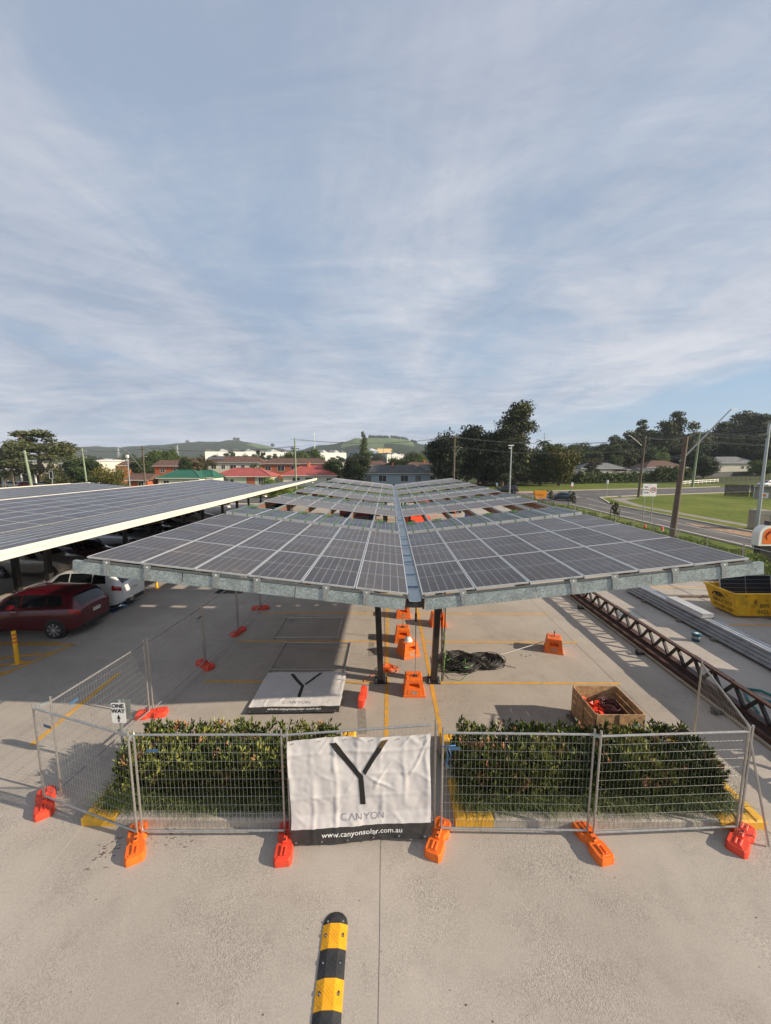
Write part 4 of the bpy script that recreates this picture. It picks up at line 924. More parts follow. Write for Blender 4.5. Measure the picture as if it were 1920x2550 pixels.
# ------------------------------------------------------------------ left canopies
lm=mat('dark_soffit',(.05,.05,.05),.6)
def big_canopy(name,label,gx,zi,rise,y0,yr,yl,z_in_mesh,detail):
    t=thing(name,label,'canopy',(gx,y0,0)); inv=Matrix.Translation((-gx,-y0,0)); th=math.atan(rise/6.93)
    def cpt(o): o.parent=t; o.matrix_parent_inverse=inv; return o
    def wg(s,d,y,dz=0): return (gx+s*(.15+d*math.cos(th)-dz*math.sin(th)),y,zi+d*math.sin(th)+dz*math.cos(th))
    cnt=[]
    for side,ye in ((1,yr),(-1,yl)):
        ny=int((ye-y0)/2.3)
        for r in range(ny):
            for k in range(6): cnt.append((side,k,y0+1.15+r*2.3))
    cnt.sort(key=lambda c:(-c[0],c[2])) ; own=[]
    if detail: own=sorted([c for c in cnt if c[0]<0],key=lambda c:c[2])[:100]
    b=MB(); me=pm_old; pf=[(list(p.vertices),p.material_index) for p in me.polygons]; vv=[v.co.copy() for v in me.vertices]; uvs=[]; 
    ow=set(own)
    for c in cnt:
        side,k,y=c
        if c in ow:
            o=link('solar_panel',me); o.location=wg(side,(k+.5)*PP,y); o.rotation_euler=(0,-side*th,0); cpt(o); continue
        M=Matrix.Translation(wg(side,(k+.5)*PP,y))@Matrix.Rotation(-side*th,4,'Y'); b.add(vv,[tuple(x[0]) for x in pf],0,M); b.m[-len(pf):]=[x[1] for x in pf]
    o=b.build('solar_panel',[alum,pv_old,MC['panel_backsheet']]); o['kind']='stuff'; ul=o.data.uv_layers.new(name='UVMap'); 
    arr=[]; 
    for i,p in enumerate(o.data.polygons):
        if o.data.materials[p.material_index]==pv_old: 
            for li,uv in zip(p.loop_indices,((0,0),(1,0),(1,1),(0,1))): ul.data[li].uv=uv
    cpt(o)
    for side,ye in ((1,yr),(-1,yl)):
        a=wg(side,7.02,y0,-.05); c=wg(side,7.02,ye,-.05); cpt(MB().box((min(a[0],a[0]+side*.04),y0,a[2]-.19),(max(a[0],a[0]+side*.04),ye,a[2]+.10)).build('fascia',fascia_m))
        cpt(MB().box((min(a[0]+side*.042,a[0]+side*.05),y0,a[2]-.05),(max(a[0]+side*.042,a[0]+side*.05),ye,a[2]-.035)).build('fascia_groove_shade',mat('fascia_shadow_line',(.45,.41,.35),.6)))  # strip coloured darker to stand for the shadow line of a groove
        bb=MB()
        for k in range(7): p=wg(side,.1+k*1.12,y0,-.14); bb.beam(p,(p[0],ye,p[2]),.06,.18)
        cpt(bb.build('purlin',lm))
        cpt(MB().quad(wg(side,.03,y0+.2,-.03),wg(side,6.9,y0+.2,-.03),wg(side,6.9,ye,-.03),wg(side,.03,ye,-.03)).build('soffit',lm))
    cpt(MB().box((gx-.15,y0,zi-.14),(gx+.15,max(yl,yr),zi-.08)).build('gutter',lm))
    k=0; y=18.85-16.3
    while y<max(yl,yr)-1:
        for side in (-1,1):
            if y>y0: cpt(MB().beam((gx+side*.8,y,0),(gx+side*.86,y,zi-.3),.20,.26,0,(0,1,0)).build('column',darksteel)); 
            if y>y0 and y<(yr if side>0 else yl): cpt(MB().beam(wg(side,.1,y,-.38),wg(side,6.6,y,-.30),.14,.30).build('rafter',darksteel))
        y+=8.15
    return t,wg
bc,wg1=big_canopy('parking_canopy','finished solar parking canopy with cream fascia, nearest on the left over cars',-17.9,3.30,.82,8.4,58.0,55.0,0,True)
big_canopy('parking_canopy','second finished solar parking canopy, behind the nearest one on the left',-39.5,2.72,.62,16.0,62.0,60.5,0,False)
big_canopy('parking_canopy','third finished solar parking canopy, farthest on the left',-61.5,2.35,.55,20.0,66.0,62.0,0,False)
# cameras under the fascia
def cctv(p,label,dome):
    t=thing('security_camera',label,'camera',p,0,'white security cameras under the left canopy')
    MB().box((-.05,-.05,-.02),(.22,.05,.06)).build('arm',white_p,t); 
    if dome: MB().lathe([(.0,-.28),(.07,-.24),(.085,-.16),(.085,-.05),(.05,-.02)],12).build('housing',white_p,t,smooth=True)
    else: MB().tube((.1,-.12,-.06),(.22,.10,-.10),.05,10).build('housing',white_p,t,smooth=True)
cctv((-16.75,18.6,2.95),'white dome camera hung near the first left canopy column',True)
cctv((-11.35,26.9,3.55),'white camera under left canopy fascia near the canopy middle',False)
cctv((-11.35,35.1,3.55),'white camera under left canopy fascia nearer the far end',False)
cctv((-11.35,57.0,3.60),'white camera at the far end of left canopy fascia',False)
# ------------------------------------------------------------------ vehicles
def interp(tab,n=46):
    xs=np.array([r[0] for r in tab]); g=np.linspace(xs[0],xs[-1],n); out=[g]
    for c in range(1,7):
        y=np.interp(g,xs,[r[c] for r in tab]); k=np.array([1,2,3,2,1.])/9; yp=np.pad(y,2,mode='edge'); y=np.convolve(yp,k,'valid'); out.append(y)
    return np.array(out).T
# x, z bottom, z belt, z roof, half width low, half width belt, half width roof
SUV=[(-2.34,.46,.98,1.02,.62,.66,.56),(-2.30,.36,1.06,1.12,.84,.84,.66),(-2.16,.30,1.13,1.36,.92,.91,.66),(-1.95,.27,1.15,1.62,.945,.92,.66),(-1.6,.26,1.14,1.69,.95,.93,.67),(-.6,.25,1.10,1.72,.95,.94,.68),(.2,.25,1.07,1.69,.95,.94,.67),(.75,.25,1.04,1.42,.95,.93,.68),(1.12,.25,1.02,1.12,.95,.92,.72),(1.7,.27,.96,1.02,.93,.89,.70),(2.12,.30,.84,.90,.88,.82,.64),(2.32,.42,.66,.72,.66,.64,.54)]
SEDAN=[(-2.30,.38,.80,.88,.60,.62,.5),(-2.22,.30,.92,.98,.82,.78,.6),(-1.75,.24,.96,1.02,.88,.84,.64),(-1.3,.22,.95,1.22,.89,.86,.58),(-.85,.22,.94,1.40,.89,.87,.58),(0,.22,.92,1.44,.89,.87,.60),(.35,.22,.91,1.38,.89,.87,.60),(.95,.22,.90,1.00,.89,.86,.66),(1.4,.23,.86,.90,.88,.84,.64),(1.95,.26,.74,.78,.84,.76,.58),(2.28,.36,.60,.64,.60,.56,.48)]
HATCH=[(-1.95,.38,.85,.95,.6,.62,.5),(-1.88,.28,.95,1.15,.82,.78,.58),(-1.6,.23,.97,1.42,.86,.83,.60),(-.9,.22,.95,1.50,.87,.85,.62),(0,.22,.93,1.50,.87,.85,.62),(.45,.22,.92,1.36,.87,.85,.60),(1.0,.22,.92,1.0,.87,.84,.64),(1.5,.24,.84,.88,.85,.80,.6),(1.85,.28,.72,.76,.78,.7,.55),(1.98,.36,.62,.66,.6,.56,.48)]
VAN=[(-2.45,.40,1.00,1.80,.80,.82,.72),(-2.40,.30,1.05,1.92,.92,.90,.80),(-1.5,.26,1.05,1.96,.94,.93,.82),(.6,.25,1.05,1.95,.94,.93,.82),(1.2,.25,1.04,1.75,.94,.93,.78),(1.75,.26,1.02,1.18,.93,.90,.74),(2.2,.30,.9,.98,.88,.84,.68),(2.42,.40,.72,.80,.66,.64,.55)]
def car_proto(kind,tab,paintm,windows,wheels,label='x',roofrack=False,plate=None,rad=.34):
    T=interp(tab); xs=T[:,0]; t=thing(kind,label,'car')
    def half(r):
        x,zb,zk,zr,wl,wk,wr=r; zr=max(zr,zk+.03)
        return [(wl*.80,zb),(wl*.965,zb+.05),(wl,zb+(zk-zb)*.35),(wl*.995,zb+(zk-zb)*.70),(wk,zk-.02),(wk*.97,zk+.015),(wr+(wk-wr)*.45,zk+(zr-zk)*.5),(wr,zr-.045),(wr*.82,zr),(0,zr+.025)]
    def sec(x):
        r=[np.interp(x,xs,T[:,c]) for c in range(7)]; r[0]=x; return half(r)
    def surf(x,s,side,off=0):
        p=sec(x); i=min(int(s),8); f=s-i; a,b_=p[i],p[i+1]; y=a[0]+(b_[0]-a[0])*f; z=a[1]+(b_[1]-a[1])*f; dy,dz=b_[0]-a[0],b_[1]-a[1]; L=math.hypot(dy,dz) or 1
        return (x,side*(y+off*dz/L),z-off*dy/L+ (off*.6 if s>7.5 else 0))
    b=MB(); rows=[]
    for r in T:
        h=half(r); rows.append([(r[0],y,z) for y,z in h]+[(r[0],-y,z) for y,z in h[-2::-1]])
    n=len(rows[0]); b.add([p for row in rows for p in row],[(k*n+i,k*n+i+1,(k+1)*n+i+1,(k+1)*n+i) for k in range(len(rows)-1) for i in range(n-1)]+[(k*n+n-1,k*n,(k+1)*n,(k+1)*n+n-1) for k in range(len(rows)-1)]+[tuple(range(n)),tuple(range((len(rows)-1)*n,len(rows)*n))[::-1]])
    b.build('body',paintm,t,smooth=True)
    def patch(nm,x0,x1,s0,s1,sides,m,off=.008,nx=8,ns=4,taper=(0,0,0,0)):
        for sd in sides:
            b=MB(); vs=[]
            for j in range(ns+1):
                e=j/ns; a=x0+taper[0]*e; c=x1-taper[1]*e
                for i in range(nx+1): x=a+(c-a)*i/nx; vs.append(surf(x,s0+(s1-s0)*e,sd,off))
            b.add(vs,[(j*(nx+1)+i,j*(nx+1)+i+1,(j+1)*(nx+1)+i+1,(j+1)*(nx+1)+i) for j in range(ns) for i in range(nx)]); b.build(nm,m,t,smooth='all')
    for w in windows['side']: patch('side_window',w[0],w[1],5.25,6.75,(-1,1),glass_dark,taper=(w[2],w[3]))
    for nm,(x0,x1) in (('windscreen',windows['front']),('rear_window',windows['rear'])):
        b=MB(); vs=[]; nx,ny=8,8
        for i in range(nx+1):
            x=x0+(x1-x0)*i/nx
            for j in range(ny+1):
                e=j/ny*2-1; s=9-abs(e)*(1.95 if nm=='rear_window' else 1.6); vs.append(surf(x,s,1 if e>=0 else -1,.01))
        b.add(vs,[(i*(ny+1)+j,i*(ny+1)+j+1,(i+1)*(ny+1)+j+1,(i+1)*(ny+1)+j) for i in range(nx) for j in range(ny)]); b.build(nm,glass_dark,t,smooth='all')
    xf,xr=xs[-1],xs[0]
    patch('headlight',xf-.42,xf-.10,3.2,4.6,(-1,1),lamp_clear,.012,5,3); patch('tail_light',xr+.03,xr+.34,3.3,4.7,(-1,1),lamp_red,.012,5,3)
    patch('lower_trim',xr+.15,xf-.15,.3,1.35,(-1,1),black_p,.006,16,2)
    for xx,nm in ((xr-.005,'rear_bumper'),(xf+.005,'front_bumper')):
        zb=np.interp(xx,xs,T[:,1]); b=MB(); sg=-1 if xx<0 else 1; b.bbox((min(xx,xx-sg*.25),-.62,zb-.10),(max(xx,xx-sg*.25),.62,zb+.10),.03); b.build(nm,black_p,t)
    MB().bbox((xf-.02,-.45,.52),(xf+.02,.45,.68),.01).build('grille',black_p,t)
    zb=.72 if kind!='parked_suv' else .86
    MB().cbox((xr-.018,0,zb),(.012,.38,.12)).build('number_plate',plate_m,t)
    if plate: txt(plate,.11,ink,'plate_characters',t,(xr-.027,0,zb),(PI/2,0,-PI/2),.001)
    for sd in (-1,1):
        b=MB(); p=surf(windows['front'][0]-.15,5.2,sd,.0); b.bbox((p[0]-.08,min(p[1],p[1]+sd*.20),p[2]),(p[0]+.06,max(p[1],p[1]+sd*.20),p[2]+.15),.04); b.build('mirror',paintm,t)
        for dx in (-.95,.05): q_=surf(dx,3.9,sd,.012); MB().cbox(q_,(.20,.025,.03)).build('door_handle',chrome,t)
        if roofrack: b=MB(); b.path([surf(x,7.85,sd,.03) for x in np.linspace(-1.9,.2,10)],.022,5); b.build('roof_rail',darksteel,t)
        b=MB()
        for dx in (-1.35,-.42,.52):
            a=[surf(dx,s,sd,.004) for s in (1.5,2.5,3.5,4.6)]; b.path(a,.004,4)
        b.build('door_seam',black_p,t)
        for wx in wheels:
            wl=np.interp(wx,xs,T[:,4]); Rm=Matrix.Translation((wx,sd*(wl-.04),rad))@Matrix.Rotation(sd*-PI/2,4,'X')
            b=MB(); b.lathe([(rad+.07,-.1),(rad+.07,.035),(rad+.02,.047),(0,.047)],24,0,Matrix.Translation((wx,sd*(wl-.04),rad+.02))@Matrix.Rotation(sd*-PI/2,4,'X')); b.build('wheel_arch',black_p,t)
            w=link('wheel',None,t); w.location=(wx,sd*(wl-.09),rad)
            ty=MB().lathe([(rad-.1,-.06),(rad-.02,-.07),(rad,-.04),(rad,.11),(rad-.025,.14),(rad-.11,.145)],24).build('tyre',rubber,w,smooth=True); ty.rotation_euler=(-sd*PI/2,0,0)
            rb=MB(); rb.lathe([(rad-.085,.135),(rad-.11,.146),(rad-.135,.11)],20,0,None,False); rb.lathe([(rad-.13,.10),(0,.10)],20,1); 
            for k in range(8): a=k*2*PI/8; rb.beam((0,0,.135),((rad-.10)*math.cos(a),(rad-.10)*math.sin(a),.135),.07,.02)
            rb.lathe([(.04,.13),(.04,.15)],10); rm=rb.build('rim',[rim_m,black_p],w); rm.rotation_euler=(-sd*PI/2,0,0)
    return t
WS={'side':[(-1.72,-1.14,.10,.0),(-1.10,-.18,.0,.0),(-.12,.80,.0,.44)],'front':(.30,1.04),'rear':(-2.27,-1.97)}
WD={'side':[(-1.25,-.55,.42,.0),(-.50,.10,0,0),(.15,.72,.0,.30)],'front':(.42,.98),'rear':(-1.55,-.98)}
WH={'side':[(-1.45,-.80,.22,0),(-.75,-.05,0,0),(0,.68,0,.35)],'front':(.35,.98),'rear':(-1.88,-1.62)}
WV={'side':[(-2.2,-1.2,.05,0),(-1.1,0,0,0),(.1,1.3,0,.35)],'front':(1.15,1.72),'rear':(-2.43,-2.39)}
p_red=paint('metallic_dark_red',(.085,.004,.010)); p_white=paint('pearl_white',(.66,.66,.64),0); p_gold=paint('champagne',(.36,.32,.27)); p_silver=paint('silver_paint',(.34,.37,.40),.5); p_black=paint('black_paint',(.012,.012,.014)); p_maroon=paint('maroon_paint',(.06,.008,.012)); p_blue=paint('dark_slate_blue',(.035,.05,.07)); p_grey=paint('grey_paint',(.12,.13,.14))
NX,PX=PI,0  # nose towards -x / +x
gc='cars parked under the left canopy'
def place(t,x,y,rz,label,grp=gc): t.location=(x,y,0); t.rotation_euler=(0,0,rz); t['label']=label; t['group']=grp; return t
c_red=place(car_proto('parked_suv',SUV,p_red,WS,(-1.42,1.42),plate='DPI 94L'),-13.98,14.78,NX,'dark red seven seat wagon parked nearest the camera on the left')
c_wht=place(car_proto('parked_suv',SUV,p_white,WS,(-1.42,1.42),roofrack=True,plate='CV02NJ'),-14.15,17.25,NX,'white wagon with dark roof rails parked beside the dark red one')
c_gold=place(car_proto('parked_suv',SUV,p_gold,WS,(-1.42,1.42),roofrack=True),-20.7,22.3,PX,'champagne wagon facing right behind the white wagon')
c_mar=place(car_proto('parked_hatch',HATCH,p_maroon,WH,(-1.25,1.25),rad=.31),-20.2,25.1,PX,'maroon hatchback with dark windows behind the champagne wagon')
c_sil=place(car_proto('parked_sedan',SEDAN,p_silver,WD,(-1.38,1.38),rad=.31),-21.2,30.3,PX,'silver sedan side on, behind the maroon hatchback')
c_blk=place(car_proto('parked_suv',SUV,p_black,WS,(-1.42,1.42)),-14.2,22.85,NX,'black wagon beyond the second yellow bollard')
c_grey=place(car_proto('parked_sedan',SEDAN,p_grey,WD,(-1.38,1.38),rad=.31),-21.1,35.6,PX,'grey sedan in the far row beyond the silver sedan')
dup(c_wht,(-14.2,25.5,0),NX,'white wagon seen over the edge of the big solar canopy',gc)
dup(c_blk,(-21.0,17.0,0),PX,'black wagon cut off by the left edge of the photo',gc)
dup(c_blk,(-21.0,33.0,0),PX,'black wagon between the silver and grey sedans',gc)
for i,(pr,x,y,rz,lb) in enumerate(((c_blk,-14.2,30.9,NX,'black wagon fourth beyond the white wagon in near row'),(c_sil,-14.3,33.6,NX,'silver sedan in the near row under mid canopy'),(c_grey,-14.2,36.3,NX,'grey sedan in the near row past the silver sedan'),(c_blk,-14.2,41.6,NX,'black wagon in the near row well down the canopy'),(c_grey,-14.2,44.4,NX,'grey sedan in the near row toward the canopy far end'),(c_gold,-21,38.3,PX,'champagne wagon deep in the far row'),(c_wht,-21,41,PX,'white wagon deep in the far row'),(c_blk,-14.2,47.0,NX,'black wagon last in the near row at the far end'))): dup(pr,(x,y,0),rz,lb,gc)
c_wht.scale=(1.03,1.03,1.08)
# ------------------------------------------------------------------ machines and things seen through the gaps
t=thing('scissor_lift','orange red scissor lift parked under the right wing','lift',(3.0,40.5,0),.3)
rm_=mat('machine_red',(.70,.07,.02),.45,0,.1,2); MB().bbox((-1.2,-.6,.35),(1.2,.6,.95),.08).build('chassis',rm_,t)
for sx in (-.85,.85):
    for sy in (-.6,.6): MB().tube((sx,sy-.1,.32),(sx,sy+.1,.32),.32,16).build('wheel',rubber,t)
b=MB()
for k in range(4):
    for sy in (-.4,.4): z=.95+k*.24; b.beam((-1,sy,z),(1,sy,z+.24),.06,.08); b.beam((1,sy*1.1,z),(-1,sy*1.1,z+.24),.06,.08)
b.build('scissor_arms',rm_,t); MB().box((-1.25,-.6,1.92),(1.25,.6,2.02)).build('platform',mat('grey_deck',(.2,.2,.2),.7),t)
b=MB(); [b.tube((x,y,2.02),(x,y,3.05),.025,6) for x in (-1.2,0,1.2) for y in (-.58,.58)]; [b.beam((-1.2,y,z),(1.2,y,z),.04,.04) for y in (-.58,.58) for z in (2.5,3.05)]; b.build('guard_rail',rm_,t)
t=thing('orange_barrier','orange steel barrier frame standing beyond the scissor lift','barrier',(6.2,43,0),.1); MB().tube((-1.2,0,0),(-1.2,0,1.1),.03,6).tube((1.2,0,0),(1.2,0,1.1),.03,6).build('leg',orange_p,t); MB().tube((-1.2,0,1.1),(1.2,0,1.1),.03,6).tube((-1.2,0,.6),(1.2,0,.6),.03,6).build('rail',orange_p,t)
t=thing('wheelie_bin','blue wheeled bin standing under the right wing gap','bin',(9.2,45.5,0)); b=MB(); hexa(b,[(-.22,-.22),(.22,-.22),(.22,.22),(-.22,.22)],[(-.29,-.29),(.29,-.29),(.29,.29),(-.29,.29)],.06,.98); b.build('body',mat('bin_blue',(.02,.06,.2),.5),t); MB().bbox((-.32,-.33,.98),(.32,.33,1.05),.03).build('lid',mat('bin_blue',(.02,.06,.2),.5),t); MB().tube((-.25,.28,.1),(.25,.28,.1),.1,10).build('wheel',rubber,t)
t=place(car_proto('parked_ute',SUV,mat('dark_red_truck',(.22,.02,.02),.4,.1,coat=.5),WS,(-1.42,1.42)),-3.4,45.5,PX,'dark red wagon parked beyond the left wing gap','vehicles seen through the canopy gaps')
dup(c_grey,(8.4,51.5,0),PI/2,'dark grey sedan glimpsed through the right wing gap','vehicles seen through the canopy gaps')
# ------------------------------------------------------------------ right boundary: fence and hedges
def cards(pts,nrm,size,seed,nm,mats,share=None):
    q=np.random.RandomState(seed); n=len(pts); a=q.normal(size=(n,3)); a+=nrm*.9; a/=np.linalg.norm(a,axis=1)[:,None]; r=q.normal(size=(n,3)); u=np.cross(a,r); u/=np.linalg.norm(u,axis=1)[:,None]; w=np.cross(a,u)
    s=size*q.uniform(.55,1.25,size=(n,1)); k=q.uniform(.5,.9,size=(n,1))
    V=np.stack([pts-u*s,pts-w*s*k*.6+u*s*.1,pts+u*s,pts+w*s*k],1).reshape(-1,3)
    me=bpy.data.meshes.new(nm); me.vertices.add(4*n); me.vertices.foreach_set('co',V.ravel()); me.loops.add(4*n); me.loops.foreach_set('vertex_index',np.arange(4*n)); me.polygons.add(n); me.polygons.foreach_set('loop_start',np.arange(0,4*n,4)); me.polygons.foreach_set('loop_total',np.full(n,4))
    for m in mats: me.materials.append(m)
    if share is None: mi=q.choice(len(mats),n)
    else: mi=share
    me.polygons.foreach_set('material_index',mi.astype(np.int32)); me.update(calc_edges=True); return me
def fol(nm,c,v=.35): 
    m=mat(nm,c,.65,0,v,.5,spec=.2); return m
FOL={'dark':[fol('foliage_dark_a',(.018,.034,.012)),fol('foliage_dark_b',(.030,.052,.016)),fol('foliage_dark_c',(.075,.10,.028))],  # palest entry of dark and black lightened to stand for sunlit leaves
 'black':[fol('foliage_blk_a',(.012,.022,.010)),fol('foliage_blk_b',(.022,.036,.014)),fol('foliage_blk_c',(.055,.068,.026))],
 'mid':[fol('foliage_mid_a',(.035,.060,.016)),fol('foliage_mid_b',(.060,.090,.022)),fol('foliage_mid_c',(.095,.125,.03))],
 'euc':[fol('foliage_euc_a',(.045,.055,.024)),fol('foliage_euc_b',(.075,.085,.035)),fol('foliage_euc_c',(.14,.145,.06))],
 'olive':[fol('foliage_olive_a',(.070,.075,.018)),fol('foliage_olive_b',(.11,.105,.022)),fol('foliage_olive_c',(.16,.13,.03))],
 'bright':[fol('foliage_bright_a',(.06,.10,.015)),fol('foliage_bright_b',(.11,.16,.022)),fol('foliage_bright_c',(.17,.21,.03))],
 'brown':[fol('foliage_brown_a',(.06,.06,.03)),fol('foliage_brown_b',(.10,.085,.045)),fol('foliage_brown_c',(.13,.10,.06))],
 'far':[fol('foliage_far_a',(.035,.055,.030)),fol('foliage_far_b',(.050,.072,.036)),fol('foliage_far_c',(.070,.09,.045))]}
def blobs_mesh(blobs,n,size,seed,nm,pal,shell=.55):
    q=np.random.RandomState(seed); B=np.array(blobs); vol=(B[:,3]*B[:,4]*B[:,5])**(2/3.); pr=vol/vol.sum(); idx=q.choice(len(B),n,p=pr); d=q.normal(size=(n,3)); d/=np.linalg.norm(d,axis=1)[:,None]; rr=shell+(1-shell)*q.random_sample((n,1))**.7
    lump=1+.16*np.sin(d[:,0:1]*5+idx[:,None])*np.cos(d[:,2:3]*6+idx[:,None]*2); pts=B[idx,:3]+d*rr*lump*B[idx,3:6]
    tone=q.random_sample(n)*.75+.35*((idx*37)%10/10.)+.25*d[:,2]; sh=np.where(tone<.42,0,np.where(tone<.85,1,2)); return cards(pts,d,size,seed+1,nm,FOL[pal],sh)  # upward side of each clump coloured lighter, as sunlit tops
def hedge_row(p0,p1,w,h,n,size,pal,name,label,seed,lump=.15):
    q=np.random.RandomState(seed); p0,p1=np.array(p0,float),np.array(p1,float); d=p1-p0; L=np.linalg.norm(d); d/=L; nn=np.array([-d[1],d[0]]); s=q.random_sample(n)*L; a=q.uniform(-1,1,n)*w/2; z=q.random_sample(n)**.45; wob=lump*np.sin(s*1.9+seed)+lump*.7*np.sin(s*4.7)
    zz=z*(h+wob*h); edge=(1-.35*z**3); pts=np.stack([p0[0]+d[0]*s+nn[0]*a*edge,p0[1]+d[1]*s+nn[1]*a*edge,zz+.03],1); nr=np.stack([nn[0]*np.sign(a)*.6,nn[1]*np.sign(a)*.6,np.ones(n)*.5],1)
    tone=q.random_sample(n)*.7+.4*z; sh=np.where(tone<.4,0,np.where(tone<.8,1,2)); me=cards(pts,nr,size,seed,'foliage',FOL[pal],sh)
    c=(p0+p1)/2; t=thing(name,label,'hedge' if 'hedge' in name else 'shrubs',(c[0],c[1],0)); o=link('foliage',me,t); o.matrix_parent_inverse=Matrix.Translation((-c[0],-c[1],0))
    b=MB(); m=max(3,int(L/.8))
    for k in range(m): x,y=p0+d*L*(k+.5)/m; b.path([(x,y,0),(x+.05,y,h*.4),(x-.05,y+.05,h*.8)],.02,4)
    o=b.build('stems',bark,t); o.matrix_parent_inverse=Matrix.Translation((-c[0],-c[1],0)); return t
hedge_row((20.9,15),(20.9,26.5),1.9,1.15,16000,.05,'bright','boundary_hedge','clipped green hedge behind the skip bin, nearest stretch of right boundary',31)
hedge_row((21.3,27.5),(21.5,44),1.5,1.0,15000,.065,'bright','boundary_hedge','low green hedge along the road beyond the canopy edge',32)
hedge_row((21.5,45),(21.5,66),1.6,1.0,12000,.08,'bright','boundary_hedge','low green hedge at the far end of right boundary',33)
# temp fence along the right
fpts=[(19.6,16.4+2.45*k) for k in range(19)]
F0=thing('temporary_fence','x','fence panel',(fpts[0][0],fpts[0][1],0),PI/2,'temporary wire fence panels')
for me in FM[0]: link('post',me,F0)
for me in FM[1:3]: link('rail',me,F0)
link('wire_mesh',FM[3],F0)
nums=['nearest','second','third','fourth','fifth','sixth','seventh','eighth','ninth','tenth','eleventh','twelfth','thirteenth','fourteenth','fifteenth','sixteenth','seventeenth','eighteenth']
F0['label']='nearest wire fence panel along the right hand hedge'
for k in range(1,18): dup(F0,(fpts[k][0],fpts[k][1],0),PI/2+rnd.gauss(0,.02),f'{nums[k]} wire fence panel along the right hand hedge, counting from the camera' if k<17 else 'last wire fence panel at far end of right hand hedge')
for i,(x,y) in enumerate(((20.0,26.3),(20.8,25.4))):
    t=thing('warning_bollard',['left','right'][i]+' one of two red and white posts by the roadside fence','bollard',(*[(22.9,34.6),(23.6,33.4)][i],0),0,'red and white roadside posts')
    MB().lathe([(.11,0),(.09,.95),(.05,1.02)],12).build('post',mat('flexi_red',(.75,.06,.03),.5),t,smooth=True); MB().lathe([(.102,.45),(.096,.72)],12,0,None,False).build('white_band',sign_white,t)
# ------------------------------------------------------------------ supermarket sign
t=thing('pylon_sign','white and orange shop sign with a dark base at the right frame edge','sign',(22.9,23.9,0),0)
sc=1.0; W=4.6; zb,zt=1.42,2.68; dp=.5
b=MB(); r=.55; side=[(0,zb),(0,zt-r)]+[(r-r*math.cos(R(a)),zt-r+r*math.sin(R(a))) for a in range(15,91,15)]
poly=side+[(W,zt),(W,zb)]; b.prism(poly,-dp,0,0,Matrix.Rotation(PI/2,4,'X')); 
b.build('cabinet',white_p,t)
of=mat('sign_orange',(.78,.17,.015),.45); b=MB(); r=.42; x0,z0,z1=.22,zb+.12,zt-.14
poly=[(x0,z0),(x0,z1-r)]+[(x0+r-r*math.cos(R(a)),z1-r+r*math.sin(R(a))) for a in range(15,91,15)]+[(W-.2,z1),(W-.2,z0)]
b.prism(poly,.0,.012,0,Matrix.Rotation(PI/2,4,'X')); b.build('sign_face',of,t)
txt('woolworths',.42,sign_white,'lettering',t,(.84,-.02,zb+.42),(PI/2,0,0),.004,'LEFT',bold=.012)
dr=mat('swirl_red',(.42,.03,.02),.5)
b=MB()
for k,(a0,a1,rr,cx,cz) in enumerate(((110,225,.46,.88,2.05),(105,195,.37,.86,2.12),(95,180,.31,.90,2.14),(70,150,.40,1.10,1.92),(60,140,.30,1.16,1.90))):
    pts=[(cx+rr*math.cos(R(a)),-.018,cz+rr*.85*math.sin(R(a))) for a in range(a0,a1+1,12)]; b.path(pts,[.006+.022*math.sin(PI*i/(len(pts)-1)) for i in range(len(pts))],4)
b.build('swirl_emblem',dr,t)
MB().box((.62,.05,zt+.005),(W,.45,zt+.26)).build('top_box',mat('sign_top_dark',(.06,.055,.05),.5),t); MB().box((.18,.05,0),(W,.45,zb-.002)).build('base',mat('sign_base_bronze',(.035,.032,.028),.35,.3),t)
# ------------------------------------------------------------------ poles, lamps, signs
t=thing('floodlight_mast','tall grey lamp mast with two floodlights near the orange shop sign','lamp mast',(27.4,28.9,0),0)
MB().tube((0,0,0),(0,0,4.9),.13,12,0,.12).tube((0,0,4.9),(0,0,9.4),.105,12,0,.09).build('mast',galv,t,smooth=True)
MB().bbox((-.42,-.25,9.40),(.38,.2,9.52),.03).build('lamp_head',darksteel,t); MB().box((-.36,-.2,9.37),(.32,.15,9.399)).build('lens',mat('lamp_lens',(.7,.65,.55),.3),t); MB().bbox((-.9,-.2,8.45),(-.25,.2,8.56),.03).beam((-.3,0,8.45),(0,0,8.35),.08,.08).build('lower_lamp',darksteel,t)
t=thing('floodlight_mast','slim grey lamp mast rising behind far right corner of the canopy','lamp mast',(19.0,61.5,0),0)
MB().tube((0,0,0),(0,0,9.0),.12,10,0,.09).build('mast',galv,t,smooth=True); MB().bbox((-.5,-.25,9.0),(.3,.2,9.14),.03).build('lamp_head',white_p,t); MB().bbox((-.4,-.2,8.6),(-.1,.1,8.72),.02).build('camera',white_p,t)
